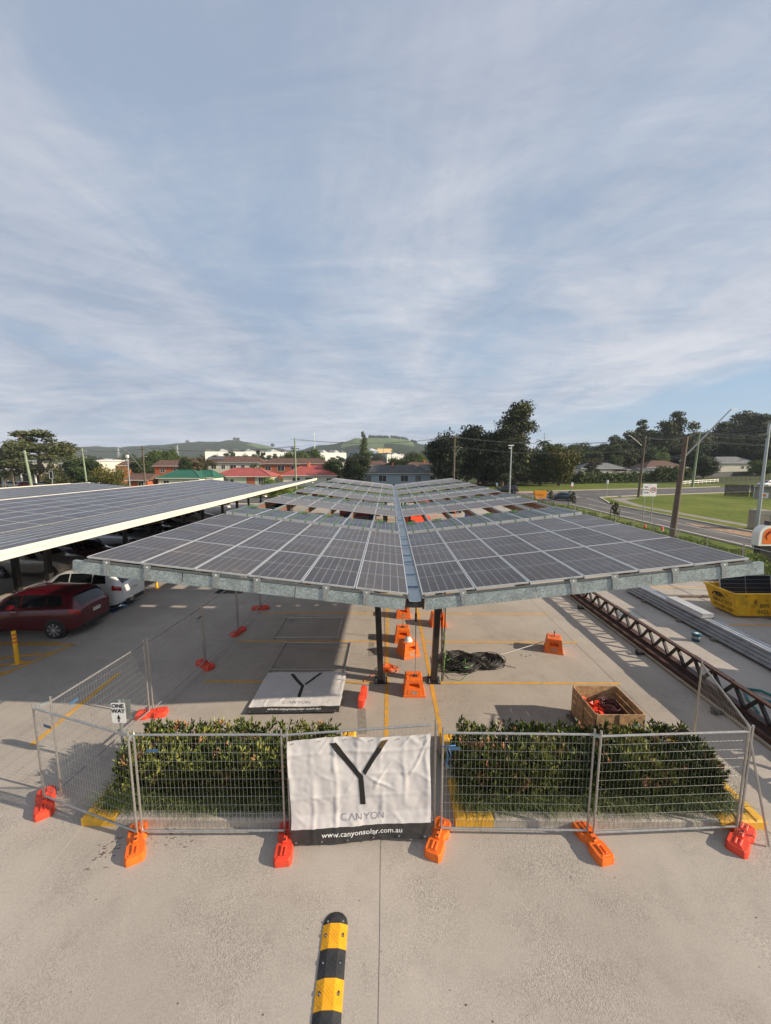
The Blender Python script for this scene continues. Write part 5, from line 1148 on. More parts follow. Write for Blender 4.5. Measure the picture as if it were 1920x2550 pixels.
def power_pole(x,y,h,label,m=pole_w,r=.17,arms=((.35,1.8),),lamp=None,lean=(0,0),rz=0,trans=False):
    t=thing('power_pole',label,'power pole',(x,y,0),rz)
    MB().tube((0,0,0),(lean[0],lean[1],h),r*1.15,10,0,r*.8).build('pole',m,t,smooth=True)
    for dz,w in arms:
        z=h-dz; MB().box((-w/2+lean[0],-.06+lean[1],z-.06),(w/2+lean[0],.06+lean[1],z+.06)).build('crossarm',pole_w,t)
        b=MB(); [b.lathe([(.05,0),(.06,.05),(.04,.12),(0,.13)],6,0,Matrix.Translation((w/2*k+lean[0],lean[1],z+.06))) for k in (-.9,-.45,.45,.9)]; b.build('insulator',mat('insulator',(.55,.53,.5),.3),t)
    if lamp:
        (a,c,d)=lamp; b=MB(); b.tube(a,c,.06 if r>.18 and h<9 else .045,8,0,.04); b.build('lamp_arm',mat('dull_steel_arm',(.30,.31,.31),.5,.3),t,smooth=True); e=Vector(c); dd=Vector(d); b=MB(); b.beam(e,e+dd*.8,.13,.06); b.build('lamp_head',white_p,t)
    if trans: MB().tube((.28,-.1,h-2.2),(.28,-.1,h-1.4),.22,10).build('transformer',galv,t,smooth=True)
    return t
PPs={}
def pp(key,u,y,vt,label,**k): x=fx(u,y); h=fz(vt,y); PPs[key]=(x,y,h); return power_pole(x,y,h,label,**k)
pp('A',364,84,1111,'timber power pole with crossarms and long lamp arm over the green roof',arms=((.8,2.4),(2.4,1.6)),lamp=((-.1,0,4.5),(-3.4,0,fz(1122,84)),(-.7,0,.05)))
pp('B',739,74,1093,'tall timber power pole standing before the right red roofed house',arms=((1.9,1.6),(4.9,1.5)),m=pole_g,trans=False)
pp('C',1128,78,1088,'timber power pole with short lamp arm before the dark trees',arms=((.3,1.7),(2.2,1.2)),lamp=((0,0,7.8),(1.1,0,9.3),(.5,0,.02)),r=.2)
pp('D',219,80,1116,'green grey power pole left of the leaning one, by the olive bush',arms=((.8,1.9),(2.0,1.6)),m=pole_g,lean=(-.4,0))
pp('E',82,62,1122,'green grey pole standing before the big gum tree at left',arms=(),m=pole_g,lean=(-.7,0),r=.2)
PPs['G']=(46.6,73,11.3); power_pole(46.6,73,11.3,'timber street light pole on the lawn corner past the school sign',arms=((.4,.4),),lamp=((-.05,0,9.4),(-2.5,-.3,11.2),(-.6,-.1,.1)),lean=(.35,0),r=.2)
PPs['H']=(20.8,28.4,8.4); power_pole(20.8,28.4,8.4,'thick leaning timber pole with a long steel lamp arm, nearest on right',arms=(),lamp=((.05,0,6.6),(3.3,0,10.25),(.55,0,.08)),lean=(.35,0),r=.19)
PPs['I']=(78.6,101.7,14.2); power_pole(78.6,101.7,14.2,'green power pole beside the white rail fence',m=pole_g,arms=((2.6,2.4),(.5,1.2)),lean=(.5,0),r=.25)
for i,(u,y,vt,lab) in enumerate(((1268,160,1120,'thin far pole behind the tree clump'),(612,190,1131,'thin far pole before the brick flats'),(975,210,1121,'thin far pole above the grey blue house'),(1000,260,1118,'far steel pole left of the dark tree clump'),(955,320,1112,'far pole above the dark round tree'),(1716,130,1100,'far timber pole behind the round bush tree'))):
    if i==0: continue
    power_pole(fx(u,y),y,fz(vt,y),lab,arms=((.5,2.0),),r=.16)
# radio masts far off
for i,(u,y,v0,lab) in enumerate(((787,420,1077,'tall thin radio mast with crossbars above the white warehouse'),(304,520,1115,'lattice tower far off beyond the left rooftops'),(450,700,1110,'second lattice tower near the left hill foot'),(1345,380,1080,'thin mast above the tree line right of the tall tree'))):
    x,h=fx(u,y),fz(v0,y); t=thing('radio_mast',lab,'mast',(x,y,0)); b=MB(); w=2.2 if i in (1,2) else .5
    for a,c in ((-1,-1),(1,-1),(1,1),(-1,1)): b.tube((a*w,c*w,0),(a*w*.15,c*w*.15,h),.16,4)
    for k in range(10): z=h*k/10; s_=w*(1-.085*k); b.beam((-s_,-s_,z),(s_*.9,-s_*.9,z+h/10),.14,.14)
    b.build('lattice',galv,t)
    b=MB(); [b.beam((-w*.9-2.2,0,h*q_),(w*.9+2.2,0,h*q_),.2,.2) for q_ in (.97,.86,.74)]; b.build('crossbar',galv,t)
# wires
wm=mat('power_line',(.10,.10,.10),.6)
def wire(a,c,sag,lab,n=12,off=((-.8,0),(0,.0),(.8,0)),r=.018):
    b=MB()
    for ox,oz in off:
        pts=[(a[0]+(c[0]-a[0])*k/n+ox,a[1]+(c[1]-a[1])*k/n,a[2]+oz+(c[2]-a[2])*k/n-sag*4*(k/n)*(1-k/n)) for k in range(n+1)]; b.path(pts,r,4)
    tag(b.build('power_line',wm),lab,'power line')
def top(k,dz=0): x,y,h=PPs[k]; return (x,y,h-dz)
wire(top('A',.3),top('B',1.5),.9,'overhead wires between the two poles over the red roofs')
wire(top('B',.2),top('C',.1),1.0,'upper overhead wires running to the pole before dark trees')
wire(top('B',4.5),top('C',2.0),.8,'lower overhead wires running to the pole before dark trees',off=((0,0),))
wire(top('C',.2),(fx(1600,76),76,11.0),1.2,'overhead wires crossing before the dark tree clump')
wire(top('C',2.1),(fx(1600,76),76,9.0),1.2,'lower overhead wires crossing before the dark tree clump',off=((-.3,0),(.3,.1)))
wire(top('G',.3),(30,30,9.5),.5,'overhead wires from lawn corner pole towards the leaning pole',off=((0,0),(.3,-.25)))
wire(top('G',2.5),(21,28.6,6.9),.6,'low overhead service wire to the leaning pole',off=((0,0),(.2,.15)))
wire(top('I',.4),(140,95,12.2),.9,'upper overhead wires leaving the green pole to the right',off=((0,0),(1.5,.2),(0,-.7)),r=.03)
wire(top('I',2.6),(140,95,9.8),.9,'lower overhead wires leaving the green pole to the right',off=((0,0),(1.5,.2)),r=.035)
wire(top('I',.4),top('G',.2),1.0,'overhead wires between the green pole and lawn corner pole',off=((0,0),),r=.025)
wire(top('D',.5),top('A',.5),.5,'overhead wires between the two left hand poles')
wire((-90,62,7.2),top('E',1.5),.7,'overhead wires passing before the big gum tree',off=((0,0),(.1,-1.2)))
wire(top('E',1.5),top('D',1.5),.8,'overhead wires from the gum tree pole to next pole',off=((0,0),(.1,-1.2)))
b=MB(); xA,yA_=fx(325,76),76; t=thing('street_lamp','pale slim street lamp post beside the leaning lamp arm','street lamp',(xA,yA_,0)); MB().tube((0,0,0),(0,0,fz(1140,76)),.14,8,0,.10).build('post',galv,t,smooth=True); MB().bbox((-.2,-.2,fz(1140,76)),(.2,.2,fz(1133,76)),.05).build('lamp_head',white_p,t)
# school zone sign
t=thing('school_zone_sign','twin plate END SCHOOL ZONE and 50 speed sign on two posts','sign',(26.85,40.4,0),0)
z0,z1=3.05,4.33; w=.62
MB().tube((-.42,0,0),(-.42,0,z1),.04,8).build('post',galv,t); MB().tube((.42,0,0),(.42,0,z1),.04,8).build('post',galv,t)
for x in (-.69,.69*0+.03): pass
MB().bbox((-.70,-.07,z0),(-.02,-.045,z1),.005).build('school_plate',sign_white,t); MB().bbox((.02,-.07,z0),(.70,-.045,z1),.005).build('speed_plate',sign_white,t)
for s_,z in (('END',z1-.33),('SCHOOL',z1-.62),('ZONE',z1-.91)): txt(s_,.22 if s_!='SCHOOL' else .19,ink,'lettering',t,(-.36,-.076,z),(PI/2,0,0),.001,sx=.85,bold=.004)
txt('50',.46,ink,'speed_number',t,(.36,-.076,z0+.66),(PI/2,0,0),.001,sx=.85,bold=.006)
b=MB(); 
for i in range(28):
    a0,a1=2*PI*i/28,2*PI*(i+1)/28; c=(.36,z0+.66); b.add([(c[0]+.31*math.cos(a0),-.074,c[1]+.31*math.sin(a0)),(c[0]+.31*math.cos(a1),-.074,c[1]+.31*math.sin(a1)),(c[0]+.25*math.cos(a1),-.074,c[1]+.25*math.sin(a1)),(c[0]+.25*math.cos(a0),-.074,c[1]+.25*math.sin(a0))],[(0,1,2,3)])
b.build('red_ring',red_ink,t)
t=thing('keep_left_sign','small white sign on a thin post at the island tip','sign',(41.5,74.5,0)); MB().tube((0,0,0),(0,0,2.9),.05,6).build('post',mat('sign_post_cream',(.5,.45,.35),.6),t); MB().box((-.2,-.06,2.4),(.2,-.03,3.1)).build('sign_plate',sign_white,t)
t=thing('parking_sign','small red and white sign on a thin post by the dark car','sign',(29.0,62.0,0)); MB().tube((0,0,0),(0,0,3.3),.045,6).build('post',galv,t); MB().box((-.16,-.06,2.7),(.16,-.03,3.3)).build('sign_plate',sign_white,t); MB().box((-.16,-.066,2.55),(.16,-.035,2.72)).build('red_plate',red_ink,t)
t=thing('orange_trailer_board','orange folding board standing on the verge beside the dark sedan','board',(27.2,70.2,0)); b=MB(); hexa(b,[(-.85,-.3),(.85,-.3),(.85,.3),(-.85,.3)],[(-1.15,-.4),(1.15,-.4),(1.15,.4),(-1.15,.4)],.0,1.35); b.quad((-1.1,-.38,1.33),(1.1,-.38,1.33),(1.1,.38,1.33),(-1.1,.38,1.33)); b.build('body',mat('board_orange',(.85,.30,.01),.5),t)
MB().box((-.5,-.40,.6),(.5,-.37,.85)).build('dark_lettering_band',mat('board_orange_dark',(.5,.2,.02),.6),t)
# utility kiosk
t=thing('utility_cabinet','large curved grey metal utility cabinet standing across the road','cabinet',(36.8,38.0,0),-.1)
MB().bbox((-1.2,-.5,0),(.0,.5,1.95),.06).build('left_half',mat('cabinet_steel',(.36,.31,.28),.35,.5,.15,1),t); MB().bbox((.04,-.48,0),(1.15,.45,1.85),.06).build('right_half',mat('cabinet_green',(.16,.18,.16),.5,.2,.1,1),t); MB().box((-1.22,-.53,1.55),(.0,-.51,1.60)).build('band',galv,t)
# paling fence and hut near the lawn
def slat_fence(p0,p1,h,label,m,gap=.16,name='paling_fence',sl=.13,kk=1):
    p0,p1=Vector((*p0,0)),Vector((*p1,0)); d=p1-p0; L=d.length; t=thing(name,label,'fence',p0,math.atan2(d.y,d.x)); b=MB(); n=int(L/gap); q=random.Random(int(L*10))
    for i in range(n):
        if kk>1 and i in (22,26,27): continue
        b.box((i*gap,-.01,.05),(i*gap+sl,.01,h*(1+q.uniform(-.02,.02))))
    b.build('palings',m,t); b=MB(); b.box((0,.012,h*.25),(L,.06,h*.25+.08)); b.box((0,.012,h*.8),(L,.06,h*.8+.08)); b.build('rail',m,t); [MB().box((x,.062,0),(x+.1,.16,h*.98)).build('post',m,t) for x in np.arange(0,L,2.4)]; return t
dk=mat('dark_paling',(.055,.048,.038),.9,0,.4,2)
slat_fence((65.2,76.2),(71,71.5),2.2,'dark old timber paling fence at the far side of lawn',dk,kk=2)
slat_fence((71.4,71.2),(80,64.5),2.1,'dark paling fence continuing to the right frame edge',dk)
t=thing('bus_shelter','small glass sided shelter with an orange notice beside the paling fence','shelter',(67.2,70.6,0),-.6); MB().box((-1.2,-.04,0),(1.2,0,2.1)).build('wall',mat('shelter_grey',(.25,.24,.22),.5),t); MB().box((-1.3,-.8,2.12),(1.3,.2,2.2)).build('roof',mat('shelter_grey',(.25,.24,.22),.5),t); MB().box((-1.25,-.75,0),(-1.19,-.69,2.12)).box((1.19,-.75,0),(1.25,-.69,2.12)).build('post',white_p,t); MB().box((-.5,-.82,.1),(.7,-.76,1.1)).build('notice_panel',sign_white,t); MB().box((-.15,-.835,.4),(.35,-.825,.85)).build('notice_orange',of,t)
# white rail fence
t=thing('post_and_rail_fence','white post and rail fence at the far corner of the lawn','fence',(81.5,109.7,0),math.atan2(14.6,22.6)); L=26.9
MB().box((0,-.04,.95),(L,.04,1.12)).build('rail',white_p,t); MB().box((0,-.04,.45),(L,.04,.62)).build('rail',white_p,t)
for k in range(10): MB().box((k*L/9-.07,.045,0),(k*L/9+.07,.18,1.25)).build('post',white_p,t)
slat_fence((105,126),(150,142),1.5,'black metal bar fence beyond the white rail fence',mat('black_bar',(.02,.02,.02),.5),.45,'bar_fence',.06)
slat_fence((103,142),(165,160),2.6,'tall dark grey sheet fence before the grey roofed house',mat('dark_sheet',(.055,.055,.055),.7,0,.1,.5),.3,'sheet_fence',.29)
slat_fence((42,124),(98,140),2.3,'brown paling fence behind the bank of shrubs',mat('brown_paling',(.085,.06,.045),.9,0,.3,.6),.3,'paling_fence',.27)
# cars on the far roads
place(car_proto('parked_sedan',SEDAN,p_blue,WD,(-1.38,1.38),rad=.31),29.6,66.6,PI/2+.9,'dark blue grey sedan on the side road by the orange board','cars on the road')
dup(c_blk,(24.5,81.5,0),PI-.2,'black wagon half hidden behind far right corner of the canopy','cars on the road')
t=thing('utility_truck','white utility with a dark tray cover parked beyond the paling fence','ute',(98.5,102.5,0),R(12)+PI)
T=car_proto('ute_cab',SUV,p_white,WS,(-1.42,1.42)); 
for k in list(KIDS.get(T.name,[])) or [k for k in bpy.data.objects if k.parent==T]: k.parent=t
bpy.data.objects.remove(T)
MB().box((-3.6,-.9,.75),(-1.9,.9,1.45)).build('tray',mat('tray_cover',(.06,.09,.14),.3),t)
# mobility scooter rider
def person_mesh(joints,edges,rad,m,name,parent,loc=(0,0,0)):
    me=bpy.data.meshes.new(name); me.from_pydata(joints,edges,[]); me.materials.append(m); o=link(name,me,parent,loc)
    md=o.modifiers.new('skin','SKIN'); me.skin_vertices[0].data.foreach_set if False else None
    for i,r_ in enumerate(rad): me.skin_vertices[0].data[i].radius=(r_,r_)
    me.skin_vertices[0].data[0].use_root=True; s_=o.modifiers.new('sub','SUBSURF'); s_.levels=1; s_.render_levels=1; return o
rx,ry=fx(1235,97),97
t=thing('mobility_scooter','small dark red mobility scooter on the far footpath by the trees','scooter',(rx,ry,0),0); MB().bbox((-.3,-.6,.2),(.3,.7,.38),.05).build('deck',p_maroon,t); MB().bbox((-.28,.2,.38),(.28,.55,.62),.05).bbox((-.27,.5,.62),(.27,.62,1.05),.04).build('seat',black_p,t); MB().tube((0,-.5,.3),(0,-.35,1.0),.04,6).tube((-.3,-.35,1.0),(.3,-.35,1.0),.02,6).build('tiller',darksteel,t)
for x,y in ((-.28,.5),(.28,.5),(-.2,-.5),(.2,-.5)): MB().tube((x-.04,y,.14),(x+.04,y,.14),.14,12).build('wheel',rubber,t)
t=thing('person','person in a pale blue top seated on the mobility scooter','person',(rx,ry+.33,.62))
J=[(0,0,.05),(0,.03,.28),(0,.02,.50),(0,0,.60),(0,-.02,.72),(-.09,0,.04),(-.12,-.42,.06),(-.12,-.45,-.22),(-.12,-.58,-.22),(.09,0,.04),(.12,-.42,.06),(.12,-.45,-.22),(.12,-.58,-.22),(-.19,0,.47),(-.22,-.20,.25),(-.2,-.50,.34),(.19,0,.47),(.22,-.20,.25),(.2,-.50,.34)]
E_=[(0,1),(1,2),(2,3),(3,4),(0,5),(5,6),(6,7),(7,8),(0,9),(9,10),(10,11),(11,12),(2,13),(13,14),(14,15),(2,16),(16,17),(17,18)]
person_mesh(J,E_,[.15,.15,.13,.06,.09,.10,.075,.055,.045,.10,.075,.055,.045,.065,.05,.035,.065,.05,.035],mat('pale_blue_clothes',(.30,.42,.52),.8),'body',t)
MB().lathe([(.0,.80),(.06,.795),(.10,.74),(.10,.68)],10).build('hair',mat('grey_hair',(.15,.13,.11),.9),t,smooth=True)
# ------------------------------------------------------------------ houses
def window(b,t,x,z,w,h,y,fm=white_p,gm=win_m,panes=2):
    f=MB(); e=.07; f.box((x-w/2-e,y-.05,z-e),(x+w/2+e,y-.0,z)); f.box((x-w/2-e,y-.05,z+h),(x+w/2+e,y,z+h+e)); f.box((x-w/2-e,y-.05,z),(x-w/2,y,z+h)); f.box((x+w/2,y-.05,z),(x+w/2+e,y,z+h))
    for k in range(1,panes): f.box((x-w/2+w*k/panes-.03,y-.045,z),(x-w/2+w*k/panes+.03,y-.002,z+h))
    o=f.build('window',fm,t); g=MB().box((x-w/2,y-.02,z),(x+w/2,y-.003,z+h)).build('pane',gm); g.parent=o
def house(name,label,x,y,w,d,hw,hr,rm,wm_,rz=0,hip=True,wins=(),chim=None,door=None,ov=.5,z=0.,gm=None,brick=None,solar=False,cat='house'):
    t=thing(name,label,cat,(x,y,z),rz); MB().box((-w/2,0,-.5),(w/2,d,hw)).build('wall',wm_,t)
    if brick: MB().box((brick[0],-.03,-.2),(brick[1],-.002,hw-.02)).build('brick_front',brick_r,t)
    b=MB(); x0,x1,y0,y1=-w/2-ov,w/2+ov,-ov,d+ov; ix=min((y1-y0)/2,w*.35) if hip else 0.0; ym=(y0+y1)/2
    v=[(x0,y0,hw-.05),(x1,y0,hw-.05),(x1,y1,hw-.05),(x0,y1,hw-.05),(x0+ix,ym,hw+hr),(x1-ix,ym,hw+hr)]; v+=[(p[0],p[1],p[2]+.12) for p in v]
    b.add(v,[(6,7,11,10),(7,8,11),(8,9,10,11),(9,6,10),(0,1,7,6),(1,2,8,7),(2,3,9,8),(3,0,6,9),(3,2,1,0)]) ; b.build('roof',rm,t)
    rf=t.children[-1] if False else None
    c=MB(); 
    if hip:
        for a,c_ in ((6,10),(7,11),(9,10),(8,11),(10,11)): c.beam(Vector(v[a])+Vector((0,0,.04)),Vector(v[c_])+Vector((0,0,.04)),.18,.10)
    else: c.beam(Vector(v[10])+Vector((0,0,.04)),Vector(v[11])+Vector((0,0,.04)),.2,.1)
    c.build('ridge_cap',rm,t); MB().beam((x0,y0-.04,hw),(x1,y0-.04,hw),.08,.14).build('eave_gutter',white_p,t)
    if not hip:
        for sx in (-1,1): MB().add([(sx*(w/2-.02),0,hw-.05),(sx*(w/2-.02),d,hw-.05),(sx*(w/2-.02),d/2,hw+hr-.06)],[(0,1,2) if sx>0 else (2,1,0)]).build('gable',gm or wm_,t)
    bb=None
    for wn in wins: window(bb,t,wn[0],wn[1],wn[2],wn[3],0,panes=wn[4] if len(wn)>4 else 2)
    if door is not None: MB().box((door-.45,-.06,0),(door+.45,-.003,2.05)).build('door',mat('door_dark',(.05,.03,.025),.5),t)
    if chim is not None: MB().box((chim-.35,ym-.9,hw+.3),(chim+.35,ym-.2,hw+hr+.75)).box((chim-.4,ym-.95,hw+hr+.751),(chim+.4,ym-.15,hw+hr+.9)).build('chimney',brick_o,t)
    if solar:
        for k in range(6): o=link('solar_panel',pm_old,t,(-w/2+1.2+k*1.2,ym-2.2,hw+hr*.62+.25),(math.atan2(hr,ym-y0),0,0))
    return t
X=fx
house('blue_house','pale blue weatherboard duplex with dark grey hip roof beyond the canopy',X(981,113),113,20.6,9,3.15,2.3,roof_dk,blue_w,wins=((-7.4,.6,1.7,2.0,5),(-3.3,.9,2.1,1.7,2),(3.0,.9,2.1,1.7,2),(7.0,.6,1.6,2.0,5)),chim=-.3)
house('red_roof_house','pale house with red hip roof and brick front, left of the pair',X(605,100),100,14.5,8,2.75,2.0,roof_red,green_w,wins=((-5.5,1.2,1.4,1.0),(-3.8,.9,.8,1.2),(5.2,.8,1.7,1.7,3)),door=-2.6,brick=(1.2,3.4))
house('red_roof_house','pale house with red hip roof and tall chimney, right of the pair',X(773,104),104,14.2,9,2.85,2.6,roof_red,cream_w,wins=((-3.6,.9,1.9,1.4),(-.2,1.2,1.9,1.1),(5.2,.9,1.3,1.3)),chim=-1.0)
house('green_roof_house','cream cottage with dark green hip roof before the brick houses',X(448,90),90,9.6,7,2.75,1.75,roof_green,cream_w,wins=((-2.9,1.0,1.3,1.2),(1.6,1.0,1.6,1.2)),ov=.4)
house('green_roof_house','small cream wing with dark green roof right of the green cottage',X(505,93),93,5.4,6,2.75,1.65,roof_green,cream_w,wins=((.6,1.0,1.2,1.2),),ov=.35)
house('brick_house','brown roofed brick house with bright orange gable end above green roof',X(432,128),128,11.5,9,5.1,1.9,roof_brown,brick_r,hip=False,gm=brick_o,wins=((1.5,3.0,1.8,1.4),(-3,3.0,1.5,1.4)))
MB_=MB(); 
house('brick_house','orange brick house with brown roof behind the olive bush at left',X(285,120),120,11,8,5.3,1.4,roof_brown,brick_o,hip=False,wins=((2.5,3.2,1.4,1.2),))
house('brick_house','low brick house with red brown roof between the left dark trees',X(345,88),88,4.5,6,2.4,1.3,roof_brown,brick_r,hip=False,wins=((.8,.9,1.2,1.2),))
house('brick_flats','long two storey cream flats under brown tiled roof with solar panels',X(585,160),160,24,9,6.2,2.4,roof_brown,cream_w,wins=((-8,3.6,2.0,1.5),(-4,3.6,1.4,1.5),(0,3.6,2.4,1.5),(4,3.6,1.4,1.5),(8,3.6,2,1.5)),solar=True,ov=.6,cat='flats')
house('brick_flats','long two storey red brick flats under brown tiled roof',X(735,150),150,26,9,5.7,2.1,roof_brown,brick_r,wins=((-10,3.2,2.2,1.6),(-5,3.0,2.6,1.9),(0,3.0,2.2,1.9),(4.5,3.2,2.0,1.6),(9,3.2,2.2,1.4)),ov=.6,cat='flats')
house('brick_house','dark brown tiled roof visible right of the tall conifer tree',X(935,165),165,14,9,4.9,1.9,roof_brown,brick_o,wins=((0,2,2,1.2),))
house('brick_house','brown tiled roof with chimney right behind the blue house',X(1045,150),150,15,9,4.6,1.7,roof_brown,cream_w,chim=2,wins=((-3,1.8,1.8,1.2),))
house('brick_house','grey roofed house half hidden left of the dark tree clump',X(1075,124),124,7,8,3.9,1.5,roof_dk,cream_w,wins=((0,1,1.4,1.2),),hip=False)
# shops on the far left
t=thing('shop_building','long cream two storey shop building behind the big gum tree','building',(X(60,108),112,0)); w=36
MB().box((-w/2,0,0),(w/2,12,6.6)).build('wall',cream_w,t); MB().box((-w/2-.5,-2.6,3.0),(w/2+.5,-.01,3.35)).build('awning',white_p,t); MB().box((-w/2-.3,-.3,6.6),(w/2+.3,12,7.0)).build('roof',roof_metal,t)
MB().box((-w/2,-2.5,3.36),(w/2,-2.3,4.3)).build('awning_fascia',white_p,t)
for k in range(12): window(None,t,-w/2+1.8+k*3,4.6,1.8,1.3,0)
for k in range(9): MB().box((-w/2+1.2+k*4,-.06,.1),(-w/2+3.8+k*4,-.004,2.6)).build('shop_window',win_m,t)
for k in range(10): MB().box((-w/2+k*4-.15,-2.5,0),(-w/2+k*4+.15,-2.2,3.0)).build('awning_post',white_p,t)
t=thing('timber_sign_frame','brown timber sign frame before the cream shop building','sign frame',(X(23,90),90,0)); MB().box((-1,-.1,0),(-.8,.1,5.2)).box((1.0,-.1,0),(1.2,.1,6.0)).build('post',timber_grey,t); MB().box((-1,-.12,2.2),(1.1,-.101,4.4)).build('board',mat('khaki_board',(.16,.13,.07),.8),t)
t=thing('traffic_signal','traffic signal head with white outline behind the left canopies','traffic light',(X(132,78),78,0)); MB().tube((0,0,0),(0,0,3.2),.08,8).build('post',galv,t); MB().bbox((-.35,-.12,3.2),(.35,.1,4.7),.05).build('backing',black_p,t); b=MB(); [b.box(a,c) for a,c in (((-.38,-.14,3.17),(.38,-.125,3.23)),((-.38,-.14,4.67),(.38,-.125,4.73)),((-.38,-.14,3.23),(-.32,-.125,4.67)),((.32,-.14,3.23),(.38,-.125,4.67)))]; b.build('white_border',sign_white,t)
for i,(u,pr,lab) in enumerate(((40,c_wht,'white wagon parked before the shops at far left'),(62,c_sil,'silver sedan parked before the shops at far left'),(78,c_red,'red wagon parked before the shops'),(102,c_wht,'white wagon parked before the shops beside the gum trunk'),(145,c_sil,'silver sedan right of the gum trunk before the shops'))): dup(pr,(X(u,95),95+i%2*2,0),R(20+90*(i%2)),lab,'cars parked at the shops')
# warehouses
def warehouse(u0,u1,y,v0,v1,label,n,m=None,saw=True):
    x0,x1=X(u0,y),X(u1,y); w=x1-x0; zt=fz(v0,y); ze=fz(v0+(v1-v0)*.30,y); t=thing('warehouse',label,'warehouse',((x0+x1)/2,y,0),R(24)); MB().box((-w/2,0,0),(w/2,40,ze)).build('wall',m or white_p,t)
    for k in range(n):
        a,c=-w/2+w*k/n,-w/2+w*(k+1)/n; b=MB(); b.add([(a,0,ze),(c,0,ze),(a+(c-a)*.25,0,zt),(a,40,ze),(c,40,ze),(a+(c-a)*.25,40,zt)],[(0,1,2),(5,4,3),(1,4,5,2),(0,2,5,3)]); b.build('roof_bay',roof_metal if k%2 else roof_grey,t)
    for k in range(n*2): MB().box((-w/2+w*(k+.3)/(n*2),-.1,.5),(-w/2+w*(k+.7)/(n*2),-.02,4)).build('roller_door',mat('roller_grey',(.45,.47,.47),.6),t)
warehouse(528,735,345,1119,1142,'long white sawtooth roofed warehouse behind the brown roofed flats',7)
warehouse(790,866,330,1121,1144,'white warehouse with pale roof right of the fig trees',5)
warehouse(898,944,420,1117,1136,'blue grey shed behind the tall conifer tree',2,mat('shed_blue',(.25,.30,.34),.7))
warehouse(938,978,470,1115,1126,'yellow cream industrial building at the foot of green hill',1,mat('yellow_wall',(.62,.45,.20),.8))
warehouse(250,300,330,1142,1152,'low white shed beyond the left rooftops',3)
warehouse(962,1010,380,1128,1142,'low white shed beneath the green hill',3)
# right side houses (the ground rises slightly there)
house('grey_roof_house','long low house with pale grey hip roof beyond the shrub bank',X(1500,150),152,17,9,3.3,2.0,roof_grey,cream_w,z=.6,wins=((-4,1,1.6,1.2),(3,1,1.6,1.2)))
house('grey_roof_house','pale metal roofed house behind the long low grey one',X(1560,175),176,20,9,3.6,1.8,roof_metal,cream_w,z=1.4,wins=((0,1,2,1.2),))
house('old_shed','old shed with patchy fibro roof and white doors before brown house',X(1541,134),134,12.5,5,1.9,.9,mat('patchy_fibro',(.33,.29,.25),.95,0,.5,1.1),white_p,hip=False,z=.2,wins=())
house('brown_roof_house','brown tiled gable roof house with white garage walls behind leaning pole',X(1655,138),140,14,9,3.7,2.3,roof_brown,white_p,z=.8,brick=(-1.8,1.2),wins=((-4.5,1.2,2.5,1.3),(4.2,1.0,2.2,1.6)))
house('flat_roof_house','low dark flat roofed carport left of the brown gable house',X(1595,142),144,11,7,3.0,.5,roof_dk,timber_grey,z=.5,wins=((1,1,2,1),))
house('white_roof_building','large building with low white metal roof before the gum forest',X(1730,205),206,33,14,6.6,2.4,roof_metal,mat('grey_wall',(.2,.21,.22),.8),hip=False,z=3.2,wins=((-8,3,3,1.4),(0,3,3,1.4),(8,3,3,1.4)))
house('grey_roof_house','grey hip roofed house behind the tall dark sheet fence',X(1812,168),168,19,10,3.9,2.6,roof_grey,cream_w,z=2.0,wins=((3,1.5,1,1.2),(5.2,1.5,1,1.2),(7.2,1.5,1,1.2)))
house('grey_roof_house','grey roofed house between the tree clump and low grey house',X(1440,190),190,16,9,3.8,2.0,roof_grey,cream_w,z=1.6,wins=((0,1,2,1),))
house('white_roof_building','pale low roof glimpsed above the small dark bushes',X(1452,215),215,22,9,5.0,1.8,roof_metal,cream_w,z=2.2,wins=())
